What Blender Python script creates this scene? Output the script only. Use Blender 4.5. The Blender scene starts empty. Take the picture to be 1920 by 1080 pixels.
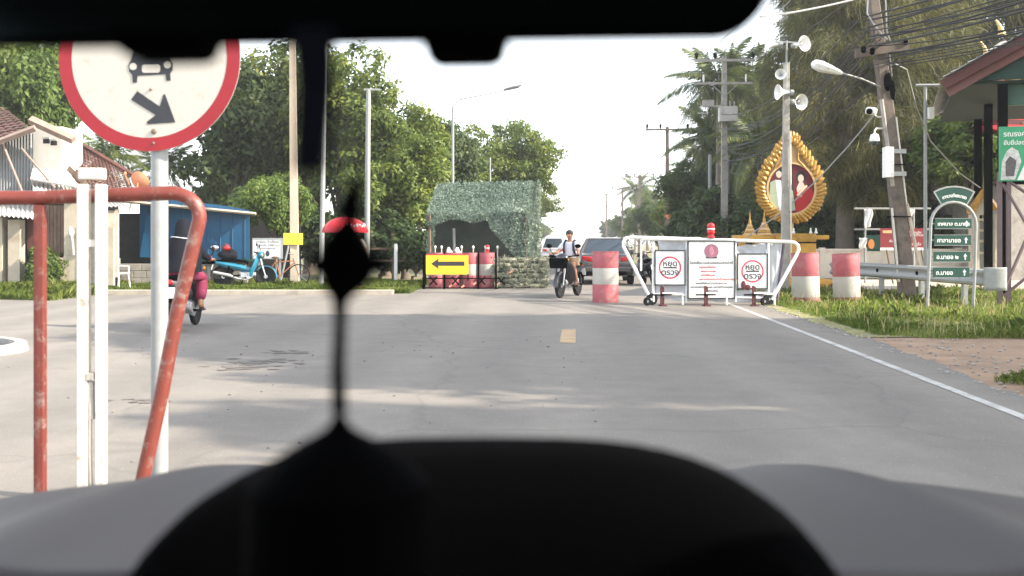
import bpy, bmesh, math, random
import numpy as np
from mathutils import Vector, Matrix, Euler

S = bpy.context.scene
COL = S.collection
R = math.radians
# ---------------------------------------------------------------- camera, world, sun, exposure
EYE = 1.30            # eye height of the person holding the camera inside the car
F = 1900.0            # focal length in photo pixels (1920 wide)
cam_d = bpy.data.cameras.new('camera')
cam = bpy.data.objects.new('camera', cam_d); COL.objects.link(cam)
cam.location = (0, 0, EYE); cam.rotation_euler = (R(90), 0, 0)
cam_d.sensor_width = 36; cam_d.lens = F / 1920 * 36
cam_d.shift_y = -85 / 1920
cam_d.clip_start = 0.02; cam_d.clip_end = 3000
cam_d.dof.use_dof = True; cam_d.dof.focus_distance = 21.5; cam_d.dof.aperture_fstop = 4.0
S.camera = cam

SUN_EL, SUN_AZ = 33.0, 106.0      # azimuth clockwise from +Y (the view direction): from the right, a little behind
sun_vec = Vector((math.sin(R(SUN_AZ)) * math.cos(R(SUN_EL)), math.cos(R(SUN_AZ)) * math.cos(R(SUN_EL)), math.sin(R(SUN_EL))))
W = bpy.data.worlds.new('World'); S.world = W; W.use_nodes = True
wn = W.node_tree.nodes; wl = W.node_tree.links
sky = wn.new('ShaderNodeTexSky'); sky.sky_type = 'NISHITA'; sky.sun_disc = False
sky.sun_elevation = R(SUN_EL); sky.sun_rotation = R(SUN_AZ); sky.air_density = 1.0; sky.dust_density = 0.6; sky.ozone_density = 1.0
bg = wn['Background']; bg.inputs['Strength'].default_value = 0.15
hsv = wn.new('ShaderNodeHueSaturation'); hsv.inputs['Saturation'].default_value = 0.3   # thin bright overcast veil over the blue
wl.new(sky.outputs[0], hsv.inputs['Color']); wl.new(hsv.outputs[0], bg.inputs['Color'])
sd = bpy.data.lights.new('sun', 'SUN'); sd.energy = 2.9; sd.angle = R(0.6); sd.color = (1.0, 0.89, 0.74)
sun = bpy.data.objects.new('sun', sd); COL.objects.link(sun)
sun.rotation_euler = (-sun_vec).to_track_quat('-Z', 'Y').to_euler(); sun.location = (30, -5, 40)
vs = S.view_settings; vs.view_transform = 'Standard'; vs.look = 'None'; vs.gamma = 1; vs.use_curve_mapping = False
vs.exposure = 2.05
S.cycles.max_bounces = 6; S.cycles.transparent_max_bounces = 8; S.cycles.sample_clamp_indirect = 6

# ---------------------------------------------------------------- helpers
def P(px, py, Y):
    """where the ray through photo pixel (px, py) meets the plane at distance Y"""
    return Vector(((px - 960) / F * Y, Y, EYE - (py - 455) / F * Y))
def G(px, py):
    return P(px, py, EYE * F / (py - 455))

def tag(o, label=None, cat=None, group=None, kind=None):
    if label: o['label'] = label
    if cat: o['category'] = cat
    if group: o['group'] = group
    if kind: o['kind'] = kind
    return o
def thing(name, label, cat, loc=(0, 0, 0), rz=0.0, group=None):
    o = bpy.data.objects.new(name, None); COL.objects.link(o)
    o.empty_display_size = 0.2
    o.location = loc; o.rotation_euler = (0, 0, rz)
    return tag(o, label, cat, group)
KIDS = {}
def link(o, parent=None):
    COL.objects.link(o)
    if parent is not None:
        o.parent = parent
        KIDS.setdefault(parent.name, []).append(o)
    return o
def copy_tree(o, parent=None):
    c = o.copy(); COL.objects.link(c)
    if parent is not None:
        c.parent = parent
        KIDS.setdefault(parent.name, []).append(c)
    for ch in list(KIDS.get(o.name, [])):
        copy_tree(ch, c)
    return c
def dup(o, loc, rz=None, label=None, scale=None):
    c = copy_tree(o); c.location = loc
    if rz is not None: c.rotation_euler = (0, 0, rz)
    if label: c['label'] = label
    if scale: c.scale = (scale,) * 3 if isinstance(scale, (int, float)) else scale
    return c
def inst(o, parent, loc=(0, 0, 0), rot=(0, 0, 0), scale=None):
    """another object that shares the mesh data of o"""
    c = bpy.data.objects.new(o.name.split('.')[0], o.data); link(c, parent)
    c.location = loc; c.rotation_euler = rot
    if scale: c.scale = scale
    return c

class MB:
    def __init__(s): s.v = []; s.f = []; s.mi = []; s.cur = 0
    def mat(s, i): s.cur = i; return s
    def add(s, vs, fs):
        b = len(s.v); s.v.extend([tuple(v) for v in vs])
        for f in fs: s.f.append(tuple(b + i for i in f)); s.mi.append(s.cur)
        return s
    def box(s, c, d, rot=None, top=1.0):
        hx, hy, hz = d[0] / 2, d[1] / 2, d[2] / 2
        pts = [Vector((x * (top if z > 0 else 1), y * (top if z > 0 else 1), z)) for z in (-hz, hz) for x, y in ((-hx, -hy), (hx, -hy), (hx, hy), (-hx, hy))]
        if rot is not None:
            m = rot if isinstance(rot, Matrix) else Euler(rot).to_matrix()
            pts = [m @ p for p in pts]
        pts = [p + Vector(c) for p in pts]
        return s.add(pts, [(3, 2, 1, 0), (4, 5, 6, 7), (0, 1, 5, 4), (1, 2, 6, 5), (2, 3, 7, 6), (3, 0, 4, 7)])
    def tube(s, pts, r, n=8, caps=True, flat=1.0):
        pts = [Vector(p) for p in pts]; k = len(pts)
        rs = r if isinstance(r, (list, tuple)) else [r] * k
        vs = []; up = None
        for i in range(k):
            t = (pts[min(i + 1, k - 1)] - pts[max(i - 1, 0)])
            t = t.normalized() if t.length > 1e-9 else Vector((0, 0, 1))
            if up is None:
                up = Vector((0, 0, 1)) if abs(t.z) < 0.9 else Vector((0, 1, 0))
            a = (up - t * up.dot(t)).normalized(); b = t.cross(a); up = a
            for j in range(n):
                th = 2 * math.pi * j / n
                vs.append(pts[i] + (a * math.cos(th) * flat + b * math.sin(th)) * rs[i])
        fs = []
        for i in range(k - 1):
            for j in range(n):
                j2 = (j + 1) % n
                fs.append((i * n + j, i * n + j2, (i + 1) * n + j2, (i + 1) * n + j))
        if caps:
            fs.append(tuple(reversed(range(n)))); fs.append(tuple((k - 1) * n + j for j in range(n)))
        return s.add(vs, fs)
    def lathe(s, prof, n=16, c=(0, 0, 0), m=None, close=True):
        vs = []
        for (r, z) in prof:
            for j in range(n):
                th = 2 * math.pi * j / n
                p = Vector((r * math.cos(th), r * math.sin(th), z))
                if m is not None: p = m @ p
                vs.append(p + Vector(c))
        fs = []
        k = len(prof)
        for i in range(k - 1):
            for j in range(n):
                j2 = (j + 1) % n
                fs.append((i * n + j, i * n + j2, (i + 1) * n + j2, (i + 1) * n + j))
        if close:
            fs.append(tuple(reversed(range(n)))); fs.append(tuple((k - 1) * n + j for j in range(n)))
        return s.add(vs, fs)
    def prism(s, poly, y0, y1):
        """polygon in the XZ plane pushed from y0 to y1"""
        n = len(poly)
        vs = [(x, y0, z) for x, z in poly] + [(x, y1, z) for x, z in poly]
        fs = [tuple(range(n)), tuple(reversed(range(n, 2 * n)))] + [(i, n + i, n + (i + 1) % n, (i + 1) % n) for i in range(n)]
        return s.add(vs, fs)
    def slab(s, poly, z0, z1):
        n = len(poly)
        vs = [(x, y, z0) for x, y in poly] + [(x, y, z1) for x, y in poly]
        fs = [tuple(reversed(range(n))), tuple(range(n, 2 * n))] + [(i, (i + 1) % n, n + (i + 1) % n, n + i) for i in range(n)]
        return s.add(vs, fs)
    def ell(s, c, r, nu=12, nv=8, m=None):
        c = Vector(c); vs = []; fs = []
        for i in range(1, nv):
            ph = math.pi * i / nv
            for j in range(nu):
                th = 2 * math.pi * j / nu
                p = Vector((r[0] * math.sin(ph) * math.cos(th), r[1] * math.sin(ph) * math.sin(th), r[2] * math.cos(ph)))
                vs.append(p)
        vs += [Vector((0, 0, r[2])), Vector((0, 0, -r[2]))]
        if m is not None: vs = [m @ p for p in vs]
        vs = [p + c for p in vs]
        T = len(vs) - 2; B = T + 1
        for j in range(nu):
            j2 = (j + 1) % nu
            fs.append((T, j, j2)); fs.append((B, (nv - 2) * nu + j2, (nv - 2) * nu + j))
            for i in range(nv - 2):
                fs.append((i * nu + j, (i + 1) * nu + j, (i + 1) * nu + j2, i * nu + j2))
        return s.add(vs, fs)
    def loft(s, rings, caps=True):
        n = len(rings[0]); vs = [p for r in rings for p in r]; fs = []
        for i in range(len(rings) - 1):
            for j in range(n):
                j2 = (j + 1) % n
                fs.append((i * n + j, i * n + j2, (i + 1) * n + j2, (i + 1) * n + j))
        if caps:
            fs.append(tuple(reversed(range(n)))); fs.append(tuple((len(rings) - 1) * n + j for j in range(n)))
        return s.add(vs, fs)
    def grid(s, fn, nu, nv):
        vs = [fn(i / nu, j / nv) for j in range(nv + 1) for i in range(nu + 1)]
        fs = [(j * (nu + 1) + i, j * (nu + 1) + i + 1, (j + 1) * (nu + 1) + i + 1, (j + 1) * (nu + 1) + i) for j in range(nv) for i in range(nu)]
        return s.add(vs, fs)
    def build(s, name, mats, parent=None, smooth=False, bevel=0.0, loc=None, rot=None, fix=True, solid=0.0):
        me = bpy.data.meshes.new(name); me.from_pydata(s.v, [], s.f)
        if not isinstance(mats, (list, tuple)): mats = [mats]
        for m in mats: me.materials.append(m)
        if len(mats) > 1: me.polygons.foreach_set('material_index', s.mi)
        if fix:
            bm = bmesh.new(); bm.from_mesh(me); bmesh.ops.recalc_face_normals(bm, faces=bm.faces); bm.to_mesh(me); bm.free()
        if smooth:
            me.polygons.foreach_set('use_smooth', [True] * len(me.polygons))
            try: me.set_sharp_from_angle(angle=R(40))
            except Exception: pass
        me.update()
        o = bpy.data.objects.new(name, me); link(o, parent)
        if loc is not None: o.location = loc
        if rot is not None: o.rotation_euler = rot
        if solid:
            md = o.modifiers.new('solid', 'SOLIDIFY'); md.thickness = solid; md.offset = 0
        if bevel:
            md = o.modifiers.new('bevel', 'BEVEL'); md.width = bevel; md.segments = 2; md.limit_method = 'ANGLE'; md.angle_limit = R(40)
        return o

def np_mesh(name, verts, faces, mat, parent=None, link_it=True):
    """verts (n,3) float array, faces (m,k) int array, all the same k"""
    me = bpy.data.meshes.new(name)
    n, (m, k) = len(verts), faces.shape
    me.vertices.add(n); me.vertices.foreach_set('co', verts.astype(np.float32).ravel())
    me.loops.add(m * k); me.loops.foreach_set('vertex_index', faces.astype(np.int32).ravel())
    me.polygons.add(m); me.polygons.foreach_set('loop_start', np.arange(0, m * k, k, dtype=np.int32))
    me.update(calc_edges=True); me.validate()
    me.materials.append(mat)
    o = bpy.data.objects.new(name, me)
    if link_it: link(o, parent)
    return o

def text(body, size, loc, mat, parent, rot=(R(90), 0, 0), name='lettering', align='CENTER', sx=1.0, ext=0.0015, bold=0.0):
    cu = bpy.data.curves.new(name, 'FONT'); cu.body = body; cu.size = size; cu.align_x = align; cu.align_y = 'CENTER'
    cu.extrude = ext; cu.resolution_u = 3; cu.offset = bold
    cu.materials.append(mat)
    o = bpy.data.objects.new(name, cu); link(o, parent)
    o.location = loc; o.rotation_euler = rot; o.scale = (sx, 1, 1)
    return o

# ---------------------------------------------------------------- materials
def lin(h):
    h = h.lstrip('#'); out = []
    for i in (0, 2, 4):
        c = int(h[i:i + 2], 16) / 255
        out.append(c / 12.92 if c <= 0.04045 else ((c + 0.055) / 1.055) ** 2.4)
    return tuple(out)
MATS = {}
def mat(name, col, rough=0.6, metal=0.0, var=0.25, scale=6.0, bump=0.0, bscale=40.0, dirt=None, dirt_amt=0.5, dirt_scale=2.5, spec=0.5, coat=0.0, coords='Object'):
    """one surface: base colour with mottling, optional dirt or rust patches, fine relief"""
    if name in MATS: return MATS[name]
    if isinstance(col, str): col = lin(col)
    m = bpy.data.materials.new(name); m.use_nodes = True; MATS[name] = m
    n = m.node_tree.nodes; l = m.node_tree.links; b = n['Principled BSDF']
    b.inputs['Roughness'].default_value = rough; b.inputs['Metallic'].default_value = metal
    b.inputs['Specular IOR Level'].default_value = spec
    if coat: b.inputs['Coat Weight'].default_value = coat; b.inputs['Coat Roughness'].default_value = 0.08
    tc = n.new('ShaderNodeTexCoord')
    cur = None
    rgb = n.new('ShaderNodeRGB'); rgb.outputs[0].default_value = (*col, 1); cur = rgb.outputs[0]
    if var:
        ns = n.new('ShaderNodeTexNoise'); ns.inputs['Scale'].default_value = scale; ns.inputs['Detail'].default_value = 5; ns.inputs['Roughness'].default_value = 0.65
        l.new(tc.outputs[coords], ns.inputs['Vector'])
        mr = n.new('ShaderNodeMapRange'); mr.inputs[1].default_value = 0.25; mr.inputs[2].default_value = 0.75
        mr.inputs[3].default_value = 1 - var; mr.inputs[4].default_value = 1 + var
        l.new(ns.outputs['Fac'], mr.inputs[0])
        mx = n.new('ShaderNodeVectorMath'); mx.operation = 'SCALE'
        l.new(cur, mx.inputs[0]); l.new(mr.outputs[0], mx.inputs['Scale']); cur = mx.outputs[0]
    if dirt is not None:
        dc = lin(dirt) if isinstance(dirt, str) else dirt
        n2 = n.new('ShaderNodeTexNoise'); n2.inputs['Scale'].default_value = dirt_scale; n2.inputs['Detail'].default_value = 8; n2.inputs['Roughness'].default_value = 0.7
        l.new(tc.outputs[coords], n2.inputs['Vector'])
        r2 = n.new('ShaderNodeMapRange'); r2.inputs[1].default_value = 0.62 - 0.3 * dirt_amt; r2.inputs[2].default_value = 0.78 - 0.2 * dirt_amt
        l.new(n2.outputs['Fac'], r2.inputs[0])
        mx2 = n.new('ShaderNodeMix'); mx2.data_type = 'RGBA'
        l.new(r2.outputs[0], mx2.inputs['Factor']); l.new(cur, mx2.inputs['A']); mx2.inputs['B'].default_value = (*dc, 1); cur = mx2.outputs['Result']
    l.new(cur, b.inputs['Base Color'])
    if bump:
        n3 = n.new('ShaderNodeTexNoise'); n3.inputs['Scale'].default_value = bscale; n3.inputs['Detail'].default_value = 6
        l.new(tc.outputs[coords], n3.inputs['Vector'])
        bp = n.new('ShaderNodeBump'); bp.inputs['Strength'].default_value = bump; bp.inputs['Distance'].default_value = 0.02
        l.new(n3.outputs['Fac'], bp.inputs['Height']); l.new(bp.outputs[0], b.inputs['Normal'])
    return m

def leaf_mat(name, c1, c2, c3, trans=0.42):
    """leaves: each leaf its own tint, some light passes through"""
    m = bpy.data.materials.new(name); m.use_nodes = True; MATS[name] = m
    n = m.node_tree.nodes; l = m.node_tree.links; b = n['Principled BSDF']; out = n['Material Output']
    b.inputs['Roughness'].default_value = 0.55; b.inputs['Specular IOR Level'].default_value = 0.35
    g = n.new('ShaderNodeNewGeometry'); oi = n.new('ShaderNodeObjectInfo')
    cr = n.new('ShaderNodeValToRGB')
    cr.color_ramp.elements[0].color = (*c1, 1); cr.color_ramp.elements[1].color = (*c3, 1)
    e = cr.color_ramp.elements.new(0.6); e.color = (*c2, 1)
    tc = n.new('ShaderNodeTexCoord'); ns = n.new('ShaderNodeTexNoise'); ns.inputs['Scale'].default_value = 0.55; ns.inputs['Detail'].default_value = 3
    l.new(tc.outputs['Object'], ns.inputs['Vector'])
    ad = n.new('ShaderNodeMath'); ad.operation = 'MULTIPLY_ADD'; ad.inputs[1].default_value = 0.5
    sb = n.new('ShaderNodeMath'); sb.operation = 'MULTIPLY_ADD'; sb.inputs[1].default_value = 1.1; sb.inputs[2].default_value = -0.3
    l.new(ns.outputs['Fac'], sb.inputs[0])
    l.new(g.outputs['Random Per Island'], ad.inputs[0]); l.new(sb.outputs[0], ad.inputs[2])
    l.new(ad.outputs[0], cr.inputs['Fac'])
    hs = n.new('ShaderNodeHueSaturation')
    mr = n.new('ShaderNodeMapRange'); mr.inputs[3].default_value = 0.8; mr.inputs[4].default_value = 1.2
    l.new(oi.outputs['Random'], mr.inputs[0]); l.new(mr.outputs[0], hs.inputs['Value'])
    l.new(cr.outputs['Color'], hs.inputs['Color'])
    l.new(hs.outputs['Color'], b.inputs['Base Color'])
    tr = n.new('ShaderNodeBsdfTranslucent'); l.new(hs.outputs['Color'], tr.inputs['Color'])
    mx = n.new('ShaderNodeMixShader'); mx.inputs[0].default_value = trans
    l.new(b.outputs[0], mx.inputs[1]); l.new(tr.outputs[0], mx.inputs[2]); l.new(mx.outputs[0], out.inputs['Surface'])
    return m

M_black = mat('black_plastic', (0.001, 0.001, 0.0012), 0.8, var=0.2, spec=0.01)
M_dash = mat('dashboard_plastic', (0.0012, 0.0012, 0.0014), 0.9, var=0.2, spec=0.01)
M_white = mat('white_paint', (0.74, 0.74, 0.72), 0.45, var=0.08, dirt=(0.30, 0.25, 0.2), dirt_amt=0.15, dirt_scale=9)
M_whitepost = mat('cream_white_paint', (0.56, 0.53, 0.47), 0.45, var=0.06, dirt=(0.26, 0.18, 0.11), dirt_amt=0.22, dirt_scale=15)
M_rust = mat('red_oxide_paint', (0.15, 0.028, 0.018), 0.5, var=0.25, scale=9, dirt=(0.25, 0.2, 0.17), dirt_amt=0.3, dirt_scale=17)
M_signred = mat('sign_red', (0.27, 0.005, 0.013), 0.45, var=0.15, scale=5, dirt=(0.32, 0.07, 0.07), dirt_amt=0.1)
M_signcream = mat('sign_cream', (0.47, 0.44, 0.385), 0.45, var=0.04, scale=3, dirt=(0.36, 0.32, 0.25), dirt_amt=0.2, dirt_scale=14)
M_signblack = mat('sign_black', (0.022, 0.024, 0.03), 0.5, var=0.2)
M_galv = mat('galvanised_steel', (0.27, 0.28, 0.275), 0.55, metal=0.1, var=0.14, scale=14, dirt=(0.3, 0.28, 0.25), dirt_amt=0.2)
M_steelgrey = mat('grey_steel', (0.35, 0.36, 0.37), 0.45, metal=0.3, var=0.12)
M_conc = mat('weathered_concrete', (0.33, 0.31, 0.28), 0.9, var=0.2, scale=5, bump=0.3, bscale=60, dirt=(0.16, 0.14, 0.12), dirt_amt=0.3, dirt_scale=3)
M_concbrown = mat('stained_concrete', (0.135, 0.108, 0.09), 0.9, var=0.3, scale=4, bump=0.3, dirt=(0.06, 0.05, 0.043), dirt_amt=0.45, dirt_scale=2.5)
M_drumred = mat('faded_red_paint', (0.36, 0.085, 0.1), 0.6, var=0.16, scale=4, dirt=(0.38, 0.22, 0.21), dirt_amt=0.35, dirt_scale=3)
M_drumwhite = mat('faded_white_paint', (0.4, 0.38, 0.34), 0.65, var=0.1, scale=4, dirt=(0.28, 0.25, 0.21), dirt_amt=0.3, dirt_scale=3)
M_drumbase = mat('dark_red_paint', (0.2, 0.075, 0.06), 0.75, var=0.25, dirt=(0.2, 0.16, 0.12), dirt_amt=0.4)
M_tyre = mat('tyre_rubber', (0.015, 0.015, 0.016), 0.85, var=0.2, spec=0.2)
M_chrome = mat('chrome', (0.6, 0.6, 0.6), 0.2, metal=1.0, var=0)
M_alu = mat('dull_aluminium', (0.45, 0.45, 0.46), 0.4, metal=0.8, var=0.1)
M_glassdark = mat('dark_glass', (0.03, 0.045, 0.06), 0.08, var=0, spec=0.8)
M_mirror = mat('mirror_glass', (0.4, 0.45, 0.45), 0.04, metal=1.0, var=0)
M_yellow = mat('sign_yellow', (0.85, 0.52, 0.02), 0.4, var=0.04)
M_yellow2 = mat('plain_yellow', (0.72, 0.55, 0.05), 0.5, var=0.08)
M_green = mat('sign_green', (0.0015, 0.05, 0.036), 0.5, var=0.1)
M_gold = mat('gold_paint', (0.42, 0.23, 0.04), 0.4, metal=0.3, var=0.35, scale=8, dirt=(0.16, 0.075, 0.018), dirt_amt=0.42, dirt_scale=9)
M_goldpale = mat('pale_gold_paint', (0.55, 0.36, 0.17), 0.5, var=0.15)
M_ochre = mat('ochre_wall_paint', (0.52, 0.28, 0.045), 0.7, var=0.14, dirt=(0.3, 0.17, 0.05), dirt_amt=0.2)
M_cloth = mat('grey_tarpaulin', (0.46, 0.47, 0.5), 0.7, var=0.1, scale=5)
M_maroon = mat('maroon_paint', (0.085, 0.012, 0.018), 0.55, var=0.25)
M_red = mat('bright_red', (0.55, 0.02, 0.03), 0.35, var=0.1)
M_redlens = mat('red_lens', (0.5, 0.01, 0.015), 0.15, var=0)
M_roofred = mat('roof_tile_red', (0.115, 0.046, 0.033), 0.85, var=0.4, scale=5, dirt=(0.085, 0.045, 0.038), dirt_amt=0.45, dirt_scale=1.6)
M_corr = mat('grey_corrugated_sheet', (0.24, 0.25, 0.255), 0.6, metal=0.1, var=0.2, scale=1.5, dirt=(0.2, 0.19, 0.18), dirt_amt=0.35, dirt_scale=1.2)
M_corrw = mat('pale_corrugated_sheet', (0.45, 0.43, 0.4), 0.6, var=0.15, scale=2, dirt=(0.25, 0.22, 0.19), dirt_amt=0.3)
M_blue = mat('blue_sheet', (0.006, 0.075, 0.165), 0.55, var=0.15, scale=1.5, dirt=(0.015, 0.075, 0.14), dirt_amt=0.2, dirt_scale=1.0)
M_plaster = mat('cream_plaster', (0.42, 0.37, 0.29), 0.9, var=0.12, scale=2, dirt=(0.27, 0.22, 0.165), dirt_amt=0.35, dirt_scale=1.4)
M_plasterw = mat('white_plaster', (0.5, 0.48, 0.44), 0.9, var=0.08, scale=2, dirt=(0.38, 0.35, 0.3), dirt_amt=0.2)
M_wood = mat('weathered_timber', (0.15, 0.1, 0.07), 0.85, var=0.3, scale=7, bump=0.2)
M_woodpale = mat('pale_timber', (0.48, 0.4, 0.31), 0.85, var=0.2, scale=6, dirt=(0.3, 0.23, 0.17), dirt_amt=0.3)
M_fascia = mat('pinkish_fascia', (0.26, 0.19, 0.155), 0.8, var=0.2, scale=5, dirt=(0.3, 0.22, 0.18), dirt_amt=0.3)
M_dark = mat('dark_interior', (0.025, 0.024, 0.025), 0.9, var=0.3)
M_block = mat('grey_block', (0.3, 0.28, 0.25), 0.95, var=0.2, scale=4, bump=0.3, dirt=(0.17, 0.15, 0.13), dirt_amt=0.4)
M_skin = mat('skin', (0.33, 0.17, 0.1), 0.55, var=0.06)
M_hair = mat('black_hair', (0.01, 0.009, 0.009), 0.6, var=0.2)
M_shirt = mat('white_shirt', (0.7, 0.69, 0.75), 0.85, var=0.05)
M_navy = mat('navy_cloth', (0.022, 0.024, 0.05), 0.8, var=0.15)
M_khaki = mat('khaki_cloth', (0.22, 0.14, 0.08), 0.85, var=0.12)
M_blackcloth = mat('black_cloth', (0.012, 0.013, 0.018), 0.9, var=0.25, spec=0.1)
M_pinkcloth = mat('crimson_cloth', (0.22, 0.02, 0.06), 0.85, var=0.2, dirt=(0.34, 0.09, 0.13), dirt_amt=0.2, dirt_scale=9)
M_bark = mat('grey_brown_bark', (0.12, 0.095, 0.075), 0.95, var=0.3, scale=3, bump=0.6, bscale=12)
M_palmbark = mat('palm_bark', (0.22, 0.19, 0.155), 0.95, var=0.3, scale=3, bump=0.4, bscale=14)
M_camo = None; M_camo0 = mat('camouflage_net_cloth_solid', (0.085, 0.125, 0.095), 0.95, var=0.35, scale=6, dirt=(0.16, 0.19, 0.15), dirt_amt=0.5, dirt_scale=3.5)
M_purple = mat('purple_grey_steel', (0.14, 0.095, 0.105), 0.55, var=0.2)
M_cable = mat('black_cable', (0.02, 0.02, 0.022), 0.6, var=0)
M_cablegrey = mat('grey_cable', (0.3, 0.3, 0.3), 0.6, var=0)
M_brownred = mat('brown_red_banner', (0.2, 0.018, 0.025), 0.7, var=0.1)
M_letterw = mat('white_lettering', (0.75, 0.75, 0.75), 0.5, var=0)
M_letterk = mat('black_lettering', (0.04, 0.04, 0.045), 0.5, var=0)
M_letterr = mat('red_lettering', (0.45, 0.03, 0.05), 0.5, var=0)
M_ringr = mat('red_print', (0.45, 0.035, 0.07), 0.5, var=0)
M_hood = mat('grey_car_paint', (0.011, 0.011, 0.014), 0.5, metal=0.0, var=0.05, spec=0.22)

L_broad = leaf_mat('broad_leaves', (0.03, 0.055, 0.012), (0.12, 0.165, 0.03), (0.29, 0.31, 0.06))
L_broad2 = leaf_mat('yellow_green_leaves', (0.045, 0.085, 0.018), (0.12, 0.18, 0.035), (0.22, 0.26, 0.06))
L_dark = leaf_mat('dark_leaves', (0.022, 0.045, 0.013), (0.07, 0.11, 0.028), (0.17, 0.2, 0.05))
L_casu = leaf_mat('casuarina_needles', (0.03, 0.036, 0.012), (0.105, 0.108, 0.03), (0.33, 0.26, 0.075), 0.35)
L_palm = leaf_mat('palm_leaflets', (0.03, 0.055, 0.016), (0.09, 0.12, 0.03), (0.24, 0.22, 0.07), 0.3)
L_grass = leaf_mat('grass_blades', (0.075, 0.125, 0.02), (0.18, 0.25, 0.045), (0.38, 0.38, 0.13), 0.3)

def net_mat(name, col, open_=0.45, scale=34):
    m = bpy.data.materials.new(name); m.use_nodes = True; n = m.node_tree.nodes; l = m.node_tree.links; b = n['Principled BSDF']
    tc = n.new('ShaderNodeTexCoord'); v = n.new('ShaderNodeTexVoronoi'); v.feature = 'DISTANCE_TO_EDGE'; v.inputs['Scale'].default_value = scale; l.new(tc.outputs['Object'], v.inputs['Vector'])
    ns = n.new('ShaderNodeTexNoise'); ns.inputs['Scale'].default_value = 7; ns.inputs['Detail'].default_value = 5; l.new(tc.outputs['Object'], ns.inputs['Vector'])
    cr = n.new('ShaderNodeValToRGB'); cr.color_ramp.elements[0].position = .35; cr.color_ramp.elements[1].position = .65
    cr.color_ramp.elements[0].color = (col[0] * .55, col[1] * .6, col[2] * .6, 1); cr.color_ramp.elements[1].color = (col[0] * 1.6, col[1] * 1.5, col[2] * 1.5, 1); l.new(ns.outputs['Fac'], cr.inputs['Fac']); l.new(cr.outputs['Color'], b.inputs['Base Color'])
    b.inputs['Roughness'].default_value = .95
    a = n.new('ShaderNodeMath'); a.operation = 'LESS_THAN'; a.inputs[1].default_value = open_; 
    ad = n.new('ShaderNodeMath'); ad.operation = 'MULTIPLY_ADD'; ad.inputs[1].default_value = 1.6; l.new(v.outputs['Distance'], ad.inputs[0]); l.new(ns.outputs['Fac'], ad.inputs[2])
    sb = n.new('ShaderNodeMath'); sb.operation = 'SUBTRACT'; sb.inputs[1].default_value = .2; l.new(ad.outputs[0], sb.inputs[0]); l.new(sb.outputs[0], a.inputs[0]); l.new(a.outputs[0], b.inputs['Alpha'])
    return m
M_camo = net_mat('camouflage_net_cloth', (.085, .125, .095))

def fonts_to_meshes():
    """lettering becomes real mesh"""
    dg = bpy.context.evaluated_depsgraph_get()
    for o in [o for o in S.objects if o.type == 'FONT']:
        me = bpy.data.meshes.new_from_object(o.evaluated_get(dg)); me.name = o.name
        n = o.name; o.name = n + '_src'; c = bpy.data.objects.new('lettering', me); COL.objects.link(c)
        c.parent = o.parent; c.location = o.location; c.rotation_euler = o.rotation_euler; c.scale = o.scale
        bpy.data.objects.remove(o)

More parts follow.
